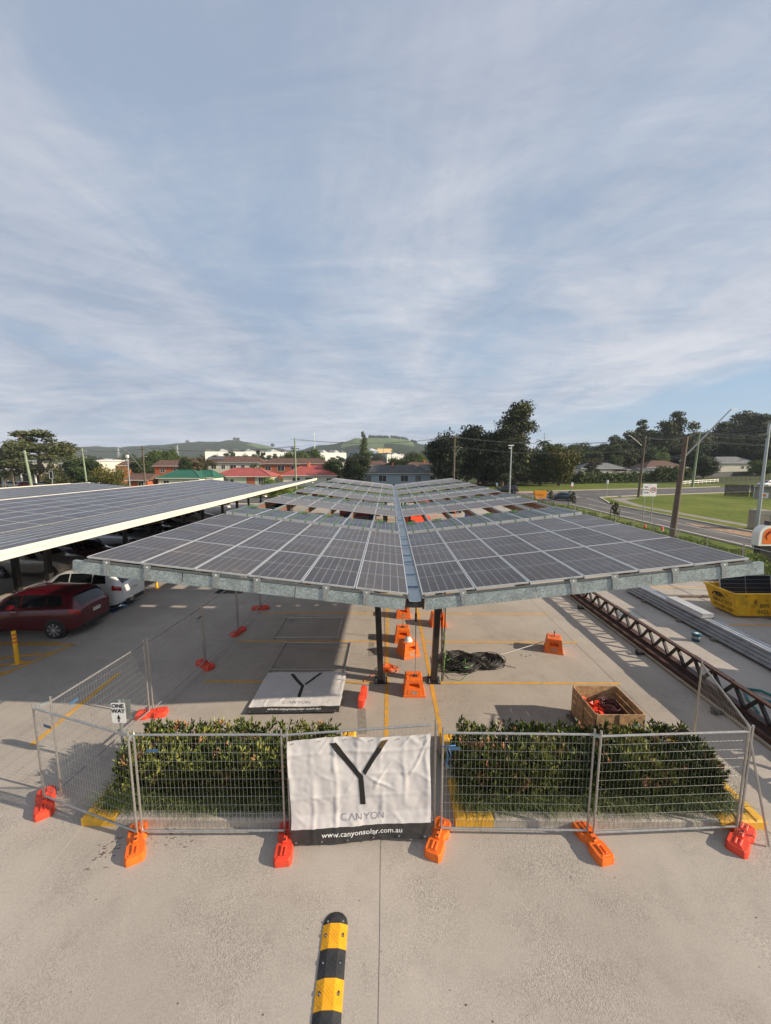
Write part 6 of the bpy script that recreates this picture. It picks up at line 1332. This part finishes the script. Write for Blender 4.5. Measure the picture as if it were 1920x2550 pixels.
# ------------------------------------------------------------------ trees
TM={}
def trunk_mesh(key,h,r,limbs,seed,spread):
    q=random.Random(seed); b=MB(); pts=[(q.gauss(0,.02)*h*k/5,q.gauss(0,.02)*h*k/5,h*k/5) for k in range(6)]; b.path(pts,[r*(1-.13*k) for k in range(6)],8)
    for k in range(limbs):
        a=2*PI*k/limbs+q.gauss(0,.3); z0=h*q.uniform(.45,.95); l=spread*q.uniform(.6,1.); up=q.uniform(.5,1.1); p=(0,0,z0); c=(math.cos(a)*l*.5,math.sin(a)*l*.5,z0+l*up*.4); e=(math.cos(a)*l,math.sin(a)*l,z0+l*up*.75); b.path([p,c,e],[r*.5,r*.34,r*.14],6)
    return b.mesh('trunk',bark,True)
def proto(key):
    if key in TM: return TM[key]
    kind,pal,sd=key; q=random.Random(sd)
    if kind=='dense':   # unit: 10 m tall, 10 m wide
        bl=[(0,0,5.2,4.1,4.1,4.2)]+[(q.uniform(-3.2,3.2),q.uniform(-3.2,3.2),q.uniform(1.8,8.2),q.uniform(1.5,2.3),q.uniform(1.5,2.3),q.uniform(1.2,1.9)) for _ in range(30)]
        bl=[b_ for b_ in bl if (b_[0]**2+b_[1]**2)/14+((b_[2]-5.2)**2)/13<1.05]; cr=blobs_mesh(bl,9500,.27,sd,'crown',pal,.45); tr=trunk_mesh(key,4.5,.35,6,sd,3)
    elif kind=='euc':
        bl=[]
        for k in range(24): a=q.random()*6.3; r_=4.4*math.sqrt(q.random()); z=q.uniform(3.6,9.2)-.20*r_; bl.append((r_*math.cos(a),r_*math.sin(a),z,q.uniform(1.1,2.0),q.uniform(1.1,2.0),q.uniform(.55,1.0)))
        cr=blobs_mesh(bl,8000,.22,sd,'crown',pal,.25); tr=trunk_mesh(key,6.0,.28,9,sd,2.8)
    elif kind=='biggum':
        bl=[(q.uniform(-2.2,1.6),q.uniform(-1.5,1.5),9.1+q.uniform(-.3,.2),1.1,1.1,.5) for _ in range(10)]+[(q.uniform(-1.5,1.5),q.uniform(-1,1),8.0,.9,.9,.6) for _ in range(4)]
        for k in range(34): a=q.random()*6.3; r_=5.2*math.sqrt(q.random()); z=q.uniform(3.0,7.9)-.16*r_; bl.append((r_*math.cos(a),r_*math.sin(a)*.8,z,q.uniform(1.0,1.8),q.uniform(1.0,1.8),q.uniform(.5,.9)))
        cr=blobs_mesh(bl,14000,.17,sd,'crown',pal,.25); tr=trunk_mesh(key,7.6,.34,12,sd,2.9)
    elif kind=='tallgum':
        bl=[(0,0,9.3,1.5,1.3,.55),(.9,0,8.9,1.2,1.1,.5),(-.6,.3,8.3,1.2,1.1,.6),(.2,-.2,7.6,1.3,1.3,.8)]
        for k in range(20): a=q.random()*6.3; r_=q.uniform(.2,3.3); z=q.uniform(2.6,7.6); bl.append((r_*math.cos(a),r_*math.sin(a),z,q.uniform(1.0,1.9),q.uniform(1.0,1.9),q.uniform(.6,1.1)))
        cr=blobs_mesh(bl,7500,.21,sd,'crown',pal,.25); tr=trunk_mesh(key,8.6,.25,7,sd,1.5)
    elif kind=='conifer':
        bl=[(q.gauss(0,.25),q.gauss(0,.25),z,(1-(z/10.5)**1.6)*2.4+.35,(1-(z/10.5)**1.6)*2.4+.35,.75) for z in np.arange(1.2,9.9,.62)]; bl+=[(q.uniform(-2.2,2.2),q.uniform(-2,2),q.uniform(2,6),1,1,.7) for _ in range(10)]; cr=blobs_mesh(bl,6000,.19,sd,'crown',pal,.3); tr=trunk_mesh(key,9,.25,6,sd,1.5)
    elif kind=='oak':   # she-oak: loose, tall, feathery outline
        bl=[(q.gauss(0,1.1)*(1.15-z/14),q.gauss(0,1.1)*(1.15-z/14),z,q.uniform(.9,1.8),q.uniform(.8,1.6),q.uniform(.7,1.2)) for z in np.arange(1.4,9.6,.26)]; cr=blobs_mesh(bl,13000,.16,sd,'crown',pal,.15); tr=trunk_mesh(key,8.5,.25,9,sd,2)
    elif kind=='sapling':
        bl=[(q.gauss(0,1.0),q.gauss(0,1.0),z,.9,.9,.9) for z in np.arange(3.2,9.2,.5)]; cr=blobs_mesh(bl,520,.42,sd,'crown',pal,.1); tr=trunk_mesh(key,9,.16,8,sd,1.4)
    elif kind=='shrub':
        bl=[(q.uniform(-3.6,3.6),q.uniform(-2.5,2.5),q.uniform(1.6,6.5),q.uniform(1.6,2.6),q.uniform(1.5,2.3),q.uniform(1.6,2.6)) for _ in range(18)]; cr=blobs_mesh(bl,7000,.20,sd,'crown',pal,.3); tr=trunk_mesh(key,3,.2,6,sd,2)
    elif kind=='palm':
        b=MB(); 
        for k in range(26):
            a=k*2.4; dr=q.uniform(-.3,1.0); pts=[Vector((0,0,8.6))]; 
            for i in range(1,7): e=i/6; pts.append(Vector((math.cos(a)*3.6*e,math.sin(a)*3.6*e,8.6+1.7*e*(1-dr*.3)-2.6*e*e*(.6+dr*.5))))
            for i in range(6):
                s_=Vector((-math.sin(a),math.cos(a),-.35))*.35*math.sin(PI*(i+.7)/7); b.add([pts[i],pts[i+1],pts[i+1]+s_,pts[i]+s_],[(0,1,2,3)],i%2); s_=Vector((math.sin(a),-math.cos(a),-.35))*.35*math.sin(PI*(i+.7)/7); b.add([pts[i],pts[i+1],pts[i+1]+s_,pts[i]+s_],[(0,1,2,3)],i%2)
        cr=b.mesh('crown',FOL[pal][:2]); tr=trunk_mesh(key,8.7,.22,0,sd,0)
    TM[key]=(tr,cr); return TM[key]
names={'dense':'broadleaf_tree','euc':'gum_tree','biggum':'gum_tree','tallgum':'gum_tree','conifer':'conifer_tree','oak':'she_oak_tree','shrub':'bush','palm':'palm_tree'}
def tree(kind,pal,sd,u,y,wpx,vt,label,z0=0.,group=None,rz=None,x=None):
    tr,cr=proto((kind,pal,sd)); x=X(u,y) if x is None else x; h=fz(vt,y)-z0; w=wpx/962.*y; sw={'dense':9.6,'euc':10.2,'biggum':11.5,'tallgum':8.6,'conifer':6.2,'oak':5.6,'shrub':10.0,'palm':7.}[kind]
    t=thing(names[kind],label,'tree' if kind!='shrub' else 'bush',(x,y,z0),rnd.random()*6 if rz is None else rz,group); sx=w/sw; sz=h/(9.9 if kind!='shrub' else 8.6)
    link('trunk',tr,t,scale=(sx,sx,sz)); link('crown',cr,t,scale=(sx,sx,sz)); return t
# left group
tree('biggum','euc',1,108,96,235,1070,'big spreading gum tree with open umbrella crown at far left',rz=.4)
tree('euc','euc',2,25,120,110,1105,'smaller gum tree left of the big spreading one')
tree('tallgum','euc',3,186,118,34,1113,'slim gum tree just right of the big spreading one')
tree('dense','dark',4,212,92,85,1134,'dark green bushy tree behind the leaning green pole')
tree('dense','euc',5,150,88,70,1168,'low grey green tree at the big gum trunk')
tree('shrub','olive',6,278,78,98,1156,'wide olive green bush behind the second left canopy')
tree('dense','dark',7,356,96,58,1140,'dark rounded tree behind the pole with lamp arm')
tree('dense','mid',8,398,150,72,1116,'green tree behind the orange gable brick house, left one')
tree('dense','mid',9,430,165,50,1112,'green tree behind the orange gable brick house, right one')
tree('euc','brown',10,505,112,72,1130,'brownish tree with thin foliage right of orange gable house')
tree('dense','dark',11,468,118,40,1135,'dark tree tucked behind the brownish thin tree')
tree('shrub','bright',12,688,72,62,1180,'bright green bush at the end of left canopy')
tree('palm','mid',13,641,125,36,1152,'small palm tree before the brick flats')
tree('dense','mid',14,745,185,72,1115,'rounded green fig tree behind the flats, left of two')
tree('dense','mid',15,785,195,62,1116,'rounded green fig tree behind the flats, right of two')
tree('dense','dark',16,708,175,44,1130,'dark tree at the left shoulder of the fig trees')
tree('euc','far',17,655,230,24,1117,'small dark tree before the white sawtooth warehouse')
tree('euc','far',18,577,230,40,1120,'spreading tree before the left end of white warehouse')
tree('dense','dark',19,836,108,62,1137,'dark round tree right of the red roofed house')
tree('dense','black',20,888,102,72,1124,'dark dense tree left of the blue house roof')
tree('conifer','mid',21,908,165,48,1082,'tall pointed conifer standing above the dark dense tree')
tree('dense','dark',22,990,138,62,1137,'dark tree above the ridge of blue house')
tree('dense','mid',23,1030,220,55,1120,'mid green tree behind the brown roof right of blue house')
tree('dense','bright',24,1052,200,30,1133,'light green tree left of the dark clump')
tree('euc','far',25,1075,260,60,1112,'spreading tree on the skyline left of dark clump')
# dark clump
tree('dense','black',26,1110,104,112,1068,'very dark dense tree, leftmost of the big clump')
tree('dense','black',27,1160,108,112,1060,'very dark dense tree with highest dome, second of the clump')
tree('dense','black',28,1208,110,104,1070,'very dark dense tree left of the tall she oak')
tree('oak','euc',29,1278,108,118,1014,'tallest feathery she oak tree of the big clump')
tree('oak','black',30,1247,104,100,1068,'dark feathery she oak low at the left of tallest')
tree('dense','dark',31,1340,108,100,1104,'dark green tree just right of the tall she oak')
tree('dense','olive',32,1386,106,92,1108,'olive yellow topped tree at right end of the big clump')
tree('palm','dark',33,1343,150,38,1090,'palm tree poking above the clump beside the tall she oak')
tree('dense','black',34,1190,118,150,1090,'dark filler tree behind the she oaks')
tree('euc','brown',35,1465,132,50,1138,'small dark brown tree before the low grey roofed house')
tree('dense','mid',36,1520,165,38,1130,'green round tree beside the lawn corner pole')
tree('dense','bright',37,1632,160,48,1128,'bright green tree behind the brown gable house')
tree('dense','dark',38,1737,143,76,1134,'large rounded dark bush tree right of the green pole',z0=.5)
tree('dense','bright',39,1875,150,60,1142,'bright green tree right of the grey hip house',z0=1.)
tree('euc','brown',40,1915,160,40,1130,'rusty orange tinged tree at right frame edge',z0=1.)
fl='gum trees on the right hand rise'
G_=[(1528,190,62,1078,'euc'),(1580,205,96,1062,'euc'),(1560,180,70,1098,'dense'),(1578,215,50,1048,'tallgum'),(1640,200,90,1068,'dense'),(1662,185,74,1028,'tallgum'),(1700,195,90,1072,'euc'),(1735,210,80,1070,'dense'),(1755,200,60,1078,'euc'),(1600,190,80,1092,'dense'),(1690,180,80,1100,'dense'),(1790,205,90,1052,'euc'),(1815,215,90,1040,'dense'),(1850,210,110,1017,'euc'),(1880,200,100,1045,'dense'),(1805,190,90,1082,'dense'),(1860,185,90,1080,'dense'),(1915,190,70,1005,'tallgum'),(1910,200,100,1050,'euc'),(1770,230,80,1090,'dense'),(1905,175,80,1090,'dense')]
wd=['leftmost','second','third','fourth','fifth','sixth','seventh','eighth','ninth','tenth','eleventh','twelfth','thirteenth','fourteenth','fifteenth','sixteenth','seventeenth','eighteenth','nineteenth','twentieth','rightmost']
G_.sort()
for i,(u,y,w,vt,kd) in enumerate(G_):
    pal='euc' if kd!='dense' else ('dark' if i%2 else 'euc'); lb={'euc':'spreading','dense':'dense','tallgum':'tall high crowned'}[kd]
    tree(kd,pal,50+i%5,u,y,w*1.35,vt,f'{wd[i]} of the gum trees on the right rise, {lb} crown',z0=min(10,max(0,(X(u,y)-90)/140*(y-115)/120*12)),group=fl)
# skyline fill, left and middle
q=random.Random(77); sk=[]
for u in range(0,1500,27):
    if 1085<u<1330: continue
    y=q.uniform(230,430); vt=1138-q.uniform(0,12)-(4 if u>1330 else 0)-(14 if 1380<u else 0); sk.append((u+q.uniform(-8,8),y,q.uniform(26,48),vt))
for i,(u,y,w,vt) in enumerate(sk):
    where='left' if u<360 else ('left of centre' if u<700 else ('middle' if u<1090 else 'right of the big clump'))
    tree(('dense','euc','dense')[i%3],'far',60+i%3,u,y,w,vt,'distant dark green tree along the skyline above the rooftops',group='distant skyline trees')
for i,(u,y,w,vt) in enumerate(((1352,170,60,1112),(1400,190,70,1108),(1432,180,70,1112),(1462,200,80,1105),(1492,185,70,1108),(1520,180,70,1100),(1470,160,50,1122),(1545,170,60,1104),(1620,168,60,1108),(1500,240,90,1098),(1430,250,90,1100),(1380,240,80,1102))):
    tree(('dense','euc')[i%2],('dark','euc','mid')[i%3],50+i%5,u,y,w,vt,'grey green tree in the treeline between big clump and gum rise',group='treeline trees right of the big clump')
# young street trees
for i,(x,y,h) in enumerate(((26.6,56.5,2.7),(25.6,44.0,2.4),(26.6,64.2,2.2))):
    t=thing('young_tree',['young staked street tree before the island tip','young staked street tree left of the school zone sign','young staked street tree in front of the dark sedan'][i],'tree',(x,y,0)); tr,cr=proto(('sapling','euc',70)); link('trunk',tr,t,scale=(.24,.24,h/10)); link('crown',cr,t,scale=(.24,.24,h/10.5)); MB().box((-.55,-.05,0),(-.47,.03,1.3)).box((.47,-.05,0),(.55,.03,1.3)).build('stake',timber_grey,t)
# shrub bank and understorey behind the nature strip
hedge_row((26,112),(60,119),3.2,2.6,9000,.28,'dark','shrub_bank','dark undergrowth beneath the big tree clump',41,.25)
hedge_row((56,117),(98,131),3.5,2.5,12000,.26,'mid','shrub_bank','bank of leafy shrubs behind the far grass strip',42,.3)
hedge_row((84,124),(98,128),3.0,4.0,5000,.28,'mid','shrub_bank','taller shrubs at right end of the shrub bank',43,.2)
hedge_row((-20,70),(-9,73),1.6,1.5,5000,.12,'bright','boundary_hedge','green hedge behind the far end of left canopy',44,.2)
# ------------------------------------------------------------------ hills
def hill(name,pts,y,depth,fieldf,seed,pal):
    nx,ny=150,26; us=np.linspace(pts[0][0],pts[-1][0],nx); tops=np.interp(us,[p[0] for p in pts],[p[1] for p in pts]); v=[];f=[];m=[]
    for j in range(ny):
        e=j/(ny-1)*1.4; 
        for i,u in enumerate(us):
            yy=y-depth+depth*e; prof=math.sin(min(e,1)*PI/2)**1.2 if e<=1 else math.cos((e-1)/.4*PI/2)
            zt=fz(tops[i],y); nz=mn.noise(Vector((u*.05,e*6,seed)))*5*prof+mn.noise(Vector((u*.35,e*25,seed)))*3.2*(1 if not fieldf(u,e) else .15)*prof
            v.append((X(u,yy if False else y)*(yy/y)**.6,yy,max(-.5,zt*prof+nz*.8-.5)))
    for j in range(ny-1):
        for i in range(nx-1): f.append((j*nx+i,j*nx+i+1,(j+1)*nx+i+1,(j+1)*nx+i)); m.append(1 if fieldf(us[i],(j+.5)/(ny-1)*1.4) else 0)
    b=MB(); b.v=v;b.f=f;b.m=m; o=b.build(name,[pal,mat('hill_pasture',(.075,.115,.035),.95,0,.2,.01)],smooth='all'); tag(o,kind='structure')
hf=grassmat('hill_forest',(.018,.032,.016),(.036,.052,.024),.02,.12)
hill('hill',[(150,1149),(190,1120),(215,1117),(250,1113),(327,1116),(380,1112),(423,1110),(470,1107),(520,1102),(569,1103),(588,1098),(631,1103),(665,1111),(707,1119),(760,1128),(800,1140)],1700,700,lambda u,e:(640<u<700 and .60<e<.97),1,hf)
hill('hill',[(720,1149),(760,1122),(788,1113),(834,1109),(869,1100),(888,1095),(922,1093),(976,1093),(1011,1098),(1038,1107),(1068,1113),(1100,1122),(1180,1149)],1300,500,lambda u,e:(862<u<915 and .45<e<.93) or (905<u<955 and .30<e<.78) or (955<u<1025 and .50<e<.92),2,hf)
q=random.Random(12); bl=[]
for k in range(60): 
    u=920+q.random()*115; vt=np.interp(u,[888,922,976,1011,1038],[1095,1093,1093,1098,1107]); yy=1290; zz=fz(vt,1300); bl.append((X(u,1300),yy,zz+2.5,q.uniform(3,5),4,q.uniform(4,8)))
for u,vt in ((476,1104),(1560/2.6,1098),(684,1112),(732,1119),(592,1097)): bl.append((X(u,1650),1650,fz(vt,1650)+4,9,7,8))
tag(link('hilltop_trees',blobs_mesh(bl,9000,1.5,90,'hilltop_trees','far',.2)),'row of pines crowning the green hill on the horizon','trees',kind='stuff')
# ------------------------------------------------------------------ air
hm=bpy.data.materials.new('haze_air'); hm.use_nodes=True; t=hm.node_tree; t.nodes.clear(); ho=N(t,'ShaderNodeOutputMaterial'); hv=N(t,'ShaderNodeVolumePrincipled'); hv.inputs['Density'].default_value=.00017; hv.inputs['Color'].default_value=(.80,.88,1,1); t.links.new(hv.outputs[0],ho.inputs['Volume'])
tag(MB().box((-2400,-260,-1.5),(2400,2400,150)).build('haze',hm),kind='stuff')
# ------------------------------------------------------------------ light and sky
sv=Vector((2.2,-.52,1)).normalized(); el=math.asin(sv.z); az=math.atan2(sv.x,sv.y)
sl=bpy.data.lights.new('sun','SUN'); sl.energy=5.0; sl.angle=R(.55); sl.color=(1,.86,.68); so=bpy.data.objects.new('sun',sl); C.objects.link(so); so.rotation_euler=(-sv).to_track_quat('-Z','Y').to_euler(); so.location=(40,-10,40)
W=bpy.data.worlds.new('World'); S.world=W; W.use_nodes=True; t=W.node_tree; t.nodes.clear()
out=N(t,'ShaderNodeOutputWorld'); bg=N(t,'ShaderNodeBackground'); bg.inputs[1].default_value=.10; t.links.new(bg.outputs[0],out.inputs[0])
sky=N(t,'ShaderNodeTexSky',sky_type='NISHITA'); sky.sun_disc=False; sky.sun_elevation=el; sky.sun_rotation=az; sky.air_density=1.0; sky.dust_density=1.0; sky.ozone_density=1.4
tc=N(t,'ShaderNodeTexCoord'); sp=N(t,'ShaderNodeSeparateXYZ'); t.links.new(tc.outputs['Generated'],sp.inputs[0])
zc=mth(t,'MAXIMUM',sp.outputs[2],0.0); dn=mth(t,'ADD',zc,.10); cxn=mth(t,'DIVIDE',sp.outputs[0],dn); cyn=mth(t,'DIVIDE',sp.outputs[1],dn); cb=N(t,'ShaderNodeCombineXYZ'); t.links.new(cxn,cb.inputs[0]); t.links.new(cyn,cb.inputs[1])
def cloud(scale,rot,loc,sc,detail=7,rough=.6,dist=0.):
    mp=N(t,'ShaderNodeMapping'); mp.inputs['Scale'].default_value=sc; mp.inputs['Rotation'].default_value=(0,0,rot); mp.inputs['Location'].default_value=loc; t.links.new(cb.outputs[0],mp.inputs[0])
    n=N(t,'ShaderNodeTexNoise'); n.inputs['Scale'].default_value=scale; n.inputs['Detail'].default_value=detail; n.inputs['Roughness'].default_value=rough; n.inputs['Distortion'].default_value=dist; t.links.new(mp.outputs[0],n.inputs['Vector']); return n.outputs['Fac']
big=cloud(.42,R(25),(3.1,1.7,0),(1,.8,1),4,.5,.5); mid=cloud(1.0,R(-14),(.3,5.,0),(1.0,.42,1),9,.60,1.4); fine=cloud(2.2,R(48),(2.,.4,0),(.6,1.1,1),10,.70,2.2)
cov=mth(t,'ADD',mth(t,'MULTIPLY',big,.80),mth(t,'ADD',mth(t,'MULTIPLY',mid,.80),mth(t,'MULTIPLY',fine,.42)))
# clear strip low on the right hand side (towards +x), as in the photo
az_=mth(t,'ARCTAN2',sp.outputs[0],sp.outputs[1]); right=N(t,'ShaderNodeMapRange'); right.inputs[1].default_value=.10; right.inputs[2].default_value=.80; t.links.new(az_,right.inputs[0])
low=N(t,'ShaderNodeMapRange'); low.inputs[1].default_value=.16; low.inputs[2].default_value=.05; t.links.new(mth(t,'SUBTRACT',sp.outputs[2],mth(t,'MULTIPLY',right.outputs[0],.04)),low.inputs[0])
cov=mth(t,'SUBTRACT',cov,mth(t,'MULTIPLY',mth(t,'MULTIPLY',right.outputs[0],low.outputs[0]),.95))
mask=ramp(t,cov,.66,1.08,(.28,.28,.28),(1,1,1))
mk2=N(t,'ShaderNodeMapRange'); mk2.inputs[1].default_value=.58; mk2.inputs[2].default_value=1.02; mk2.inputs[3].default_value=.05; mk2.inputs[4].default_value=.97; t.links.new(cov,mk2.inputs[0])
tone=ramp(t,mth(t,'ADD',mth(t,'ADD',mth(t,'MULTIPLY',cloud(.8,R(35),(7,2,0),(.6,1.0,1),8,.62,1.2),.52),mth(t,'ADD',mth(t,'MULTIPLY',mid,.30),mth(t,'MULTIPLY',fine,.20))),mth(t,'MULTIPLY',right.outputs[0],.10)),.41,.66,(2.55,3.05,3.95),(5.2,5.35,5.75))
# colour of cloud: greyer overhead, brighter lower
hi=N(t,'ShaderNodeMapRange'); hi.inputs[1].default_value=.15; hi.inputs[2].default_value=.80; t.links.new(sp.outputs[2],hi.inputs[0])
tone=mix(t,mth(t,'MULTIPLY',hi.outputs[0],.60),tone,(2.75,3.15,4.0))
skc=mix(t,.78,sky.outputs[0],mix(t,hi.outputs[0],(2.45,3.65,5.05),(2.55,3.15,4.2)))
col=mix(t,mk2.outputs[0],skc,tone); t.links.new(col,bg.inputs[0])
S.view_settings.view_transform='Standard'; S.view_settings.look='None'; S.view_settings.exposure=.5; S.view_settings.gamma=1
S.cycles.max_bounces=6; S.cycles.transparent_max_bounces=8
S.cycles.use_denoising=True
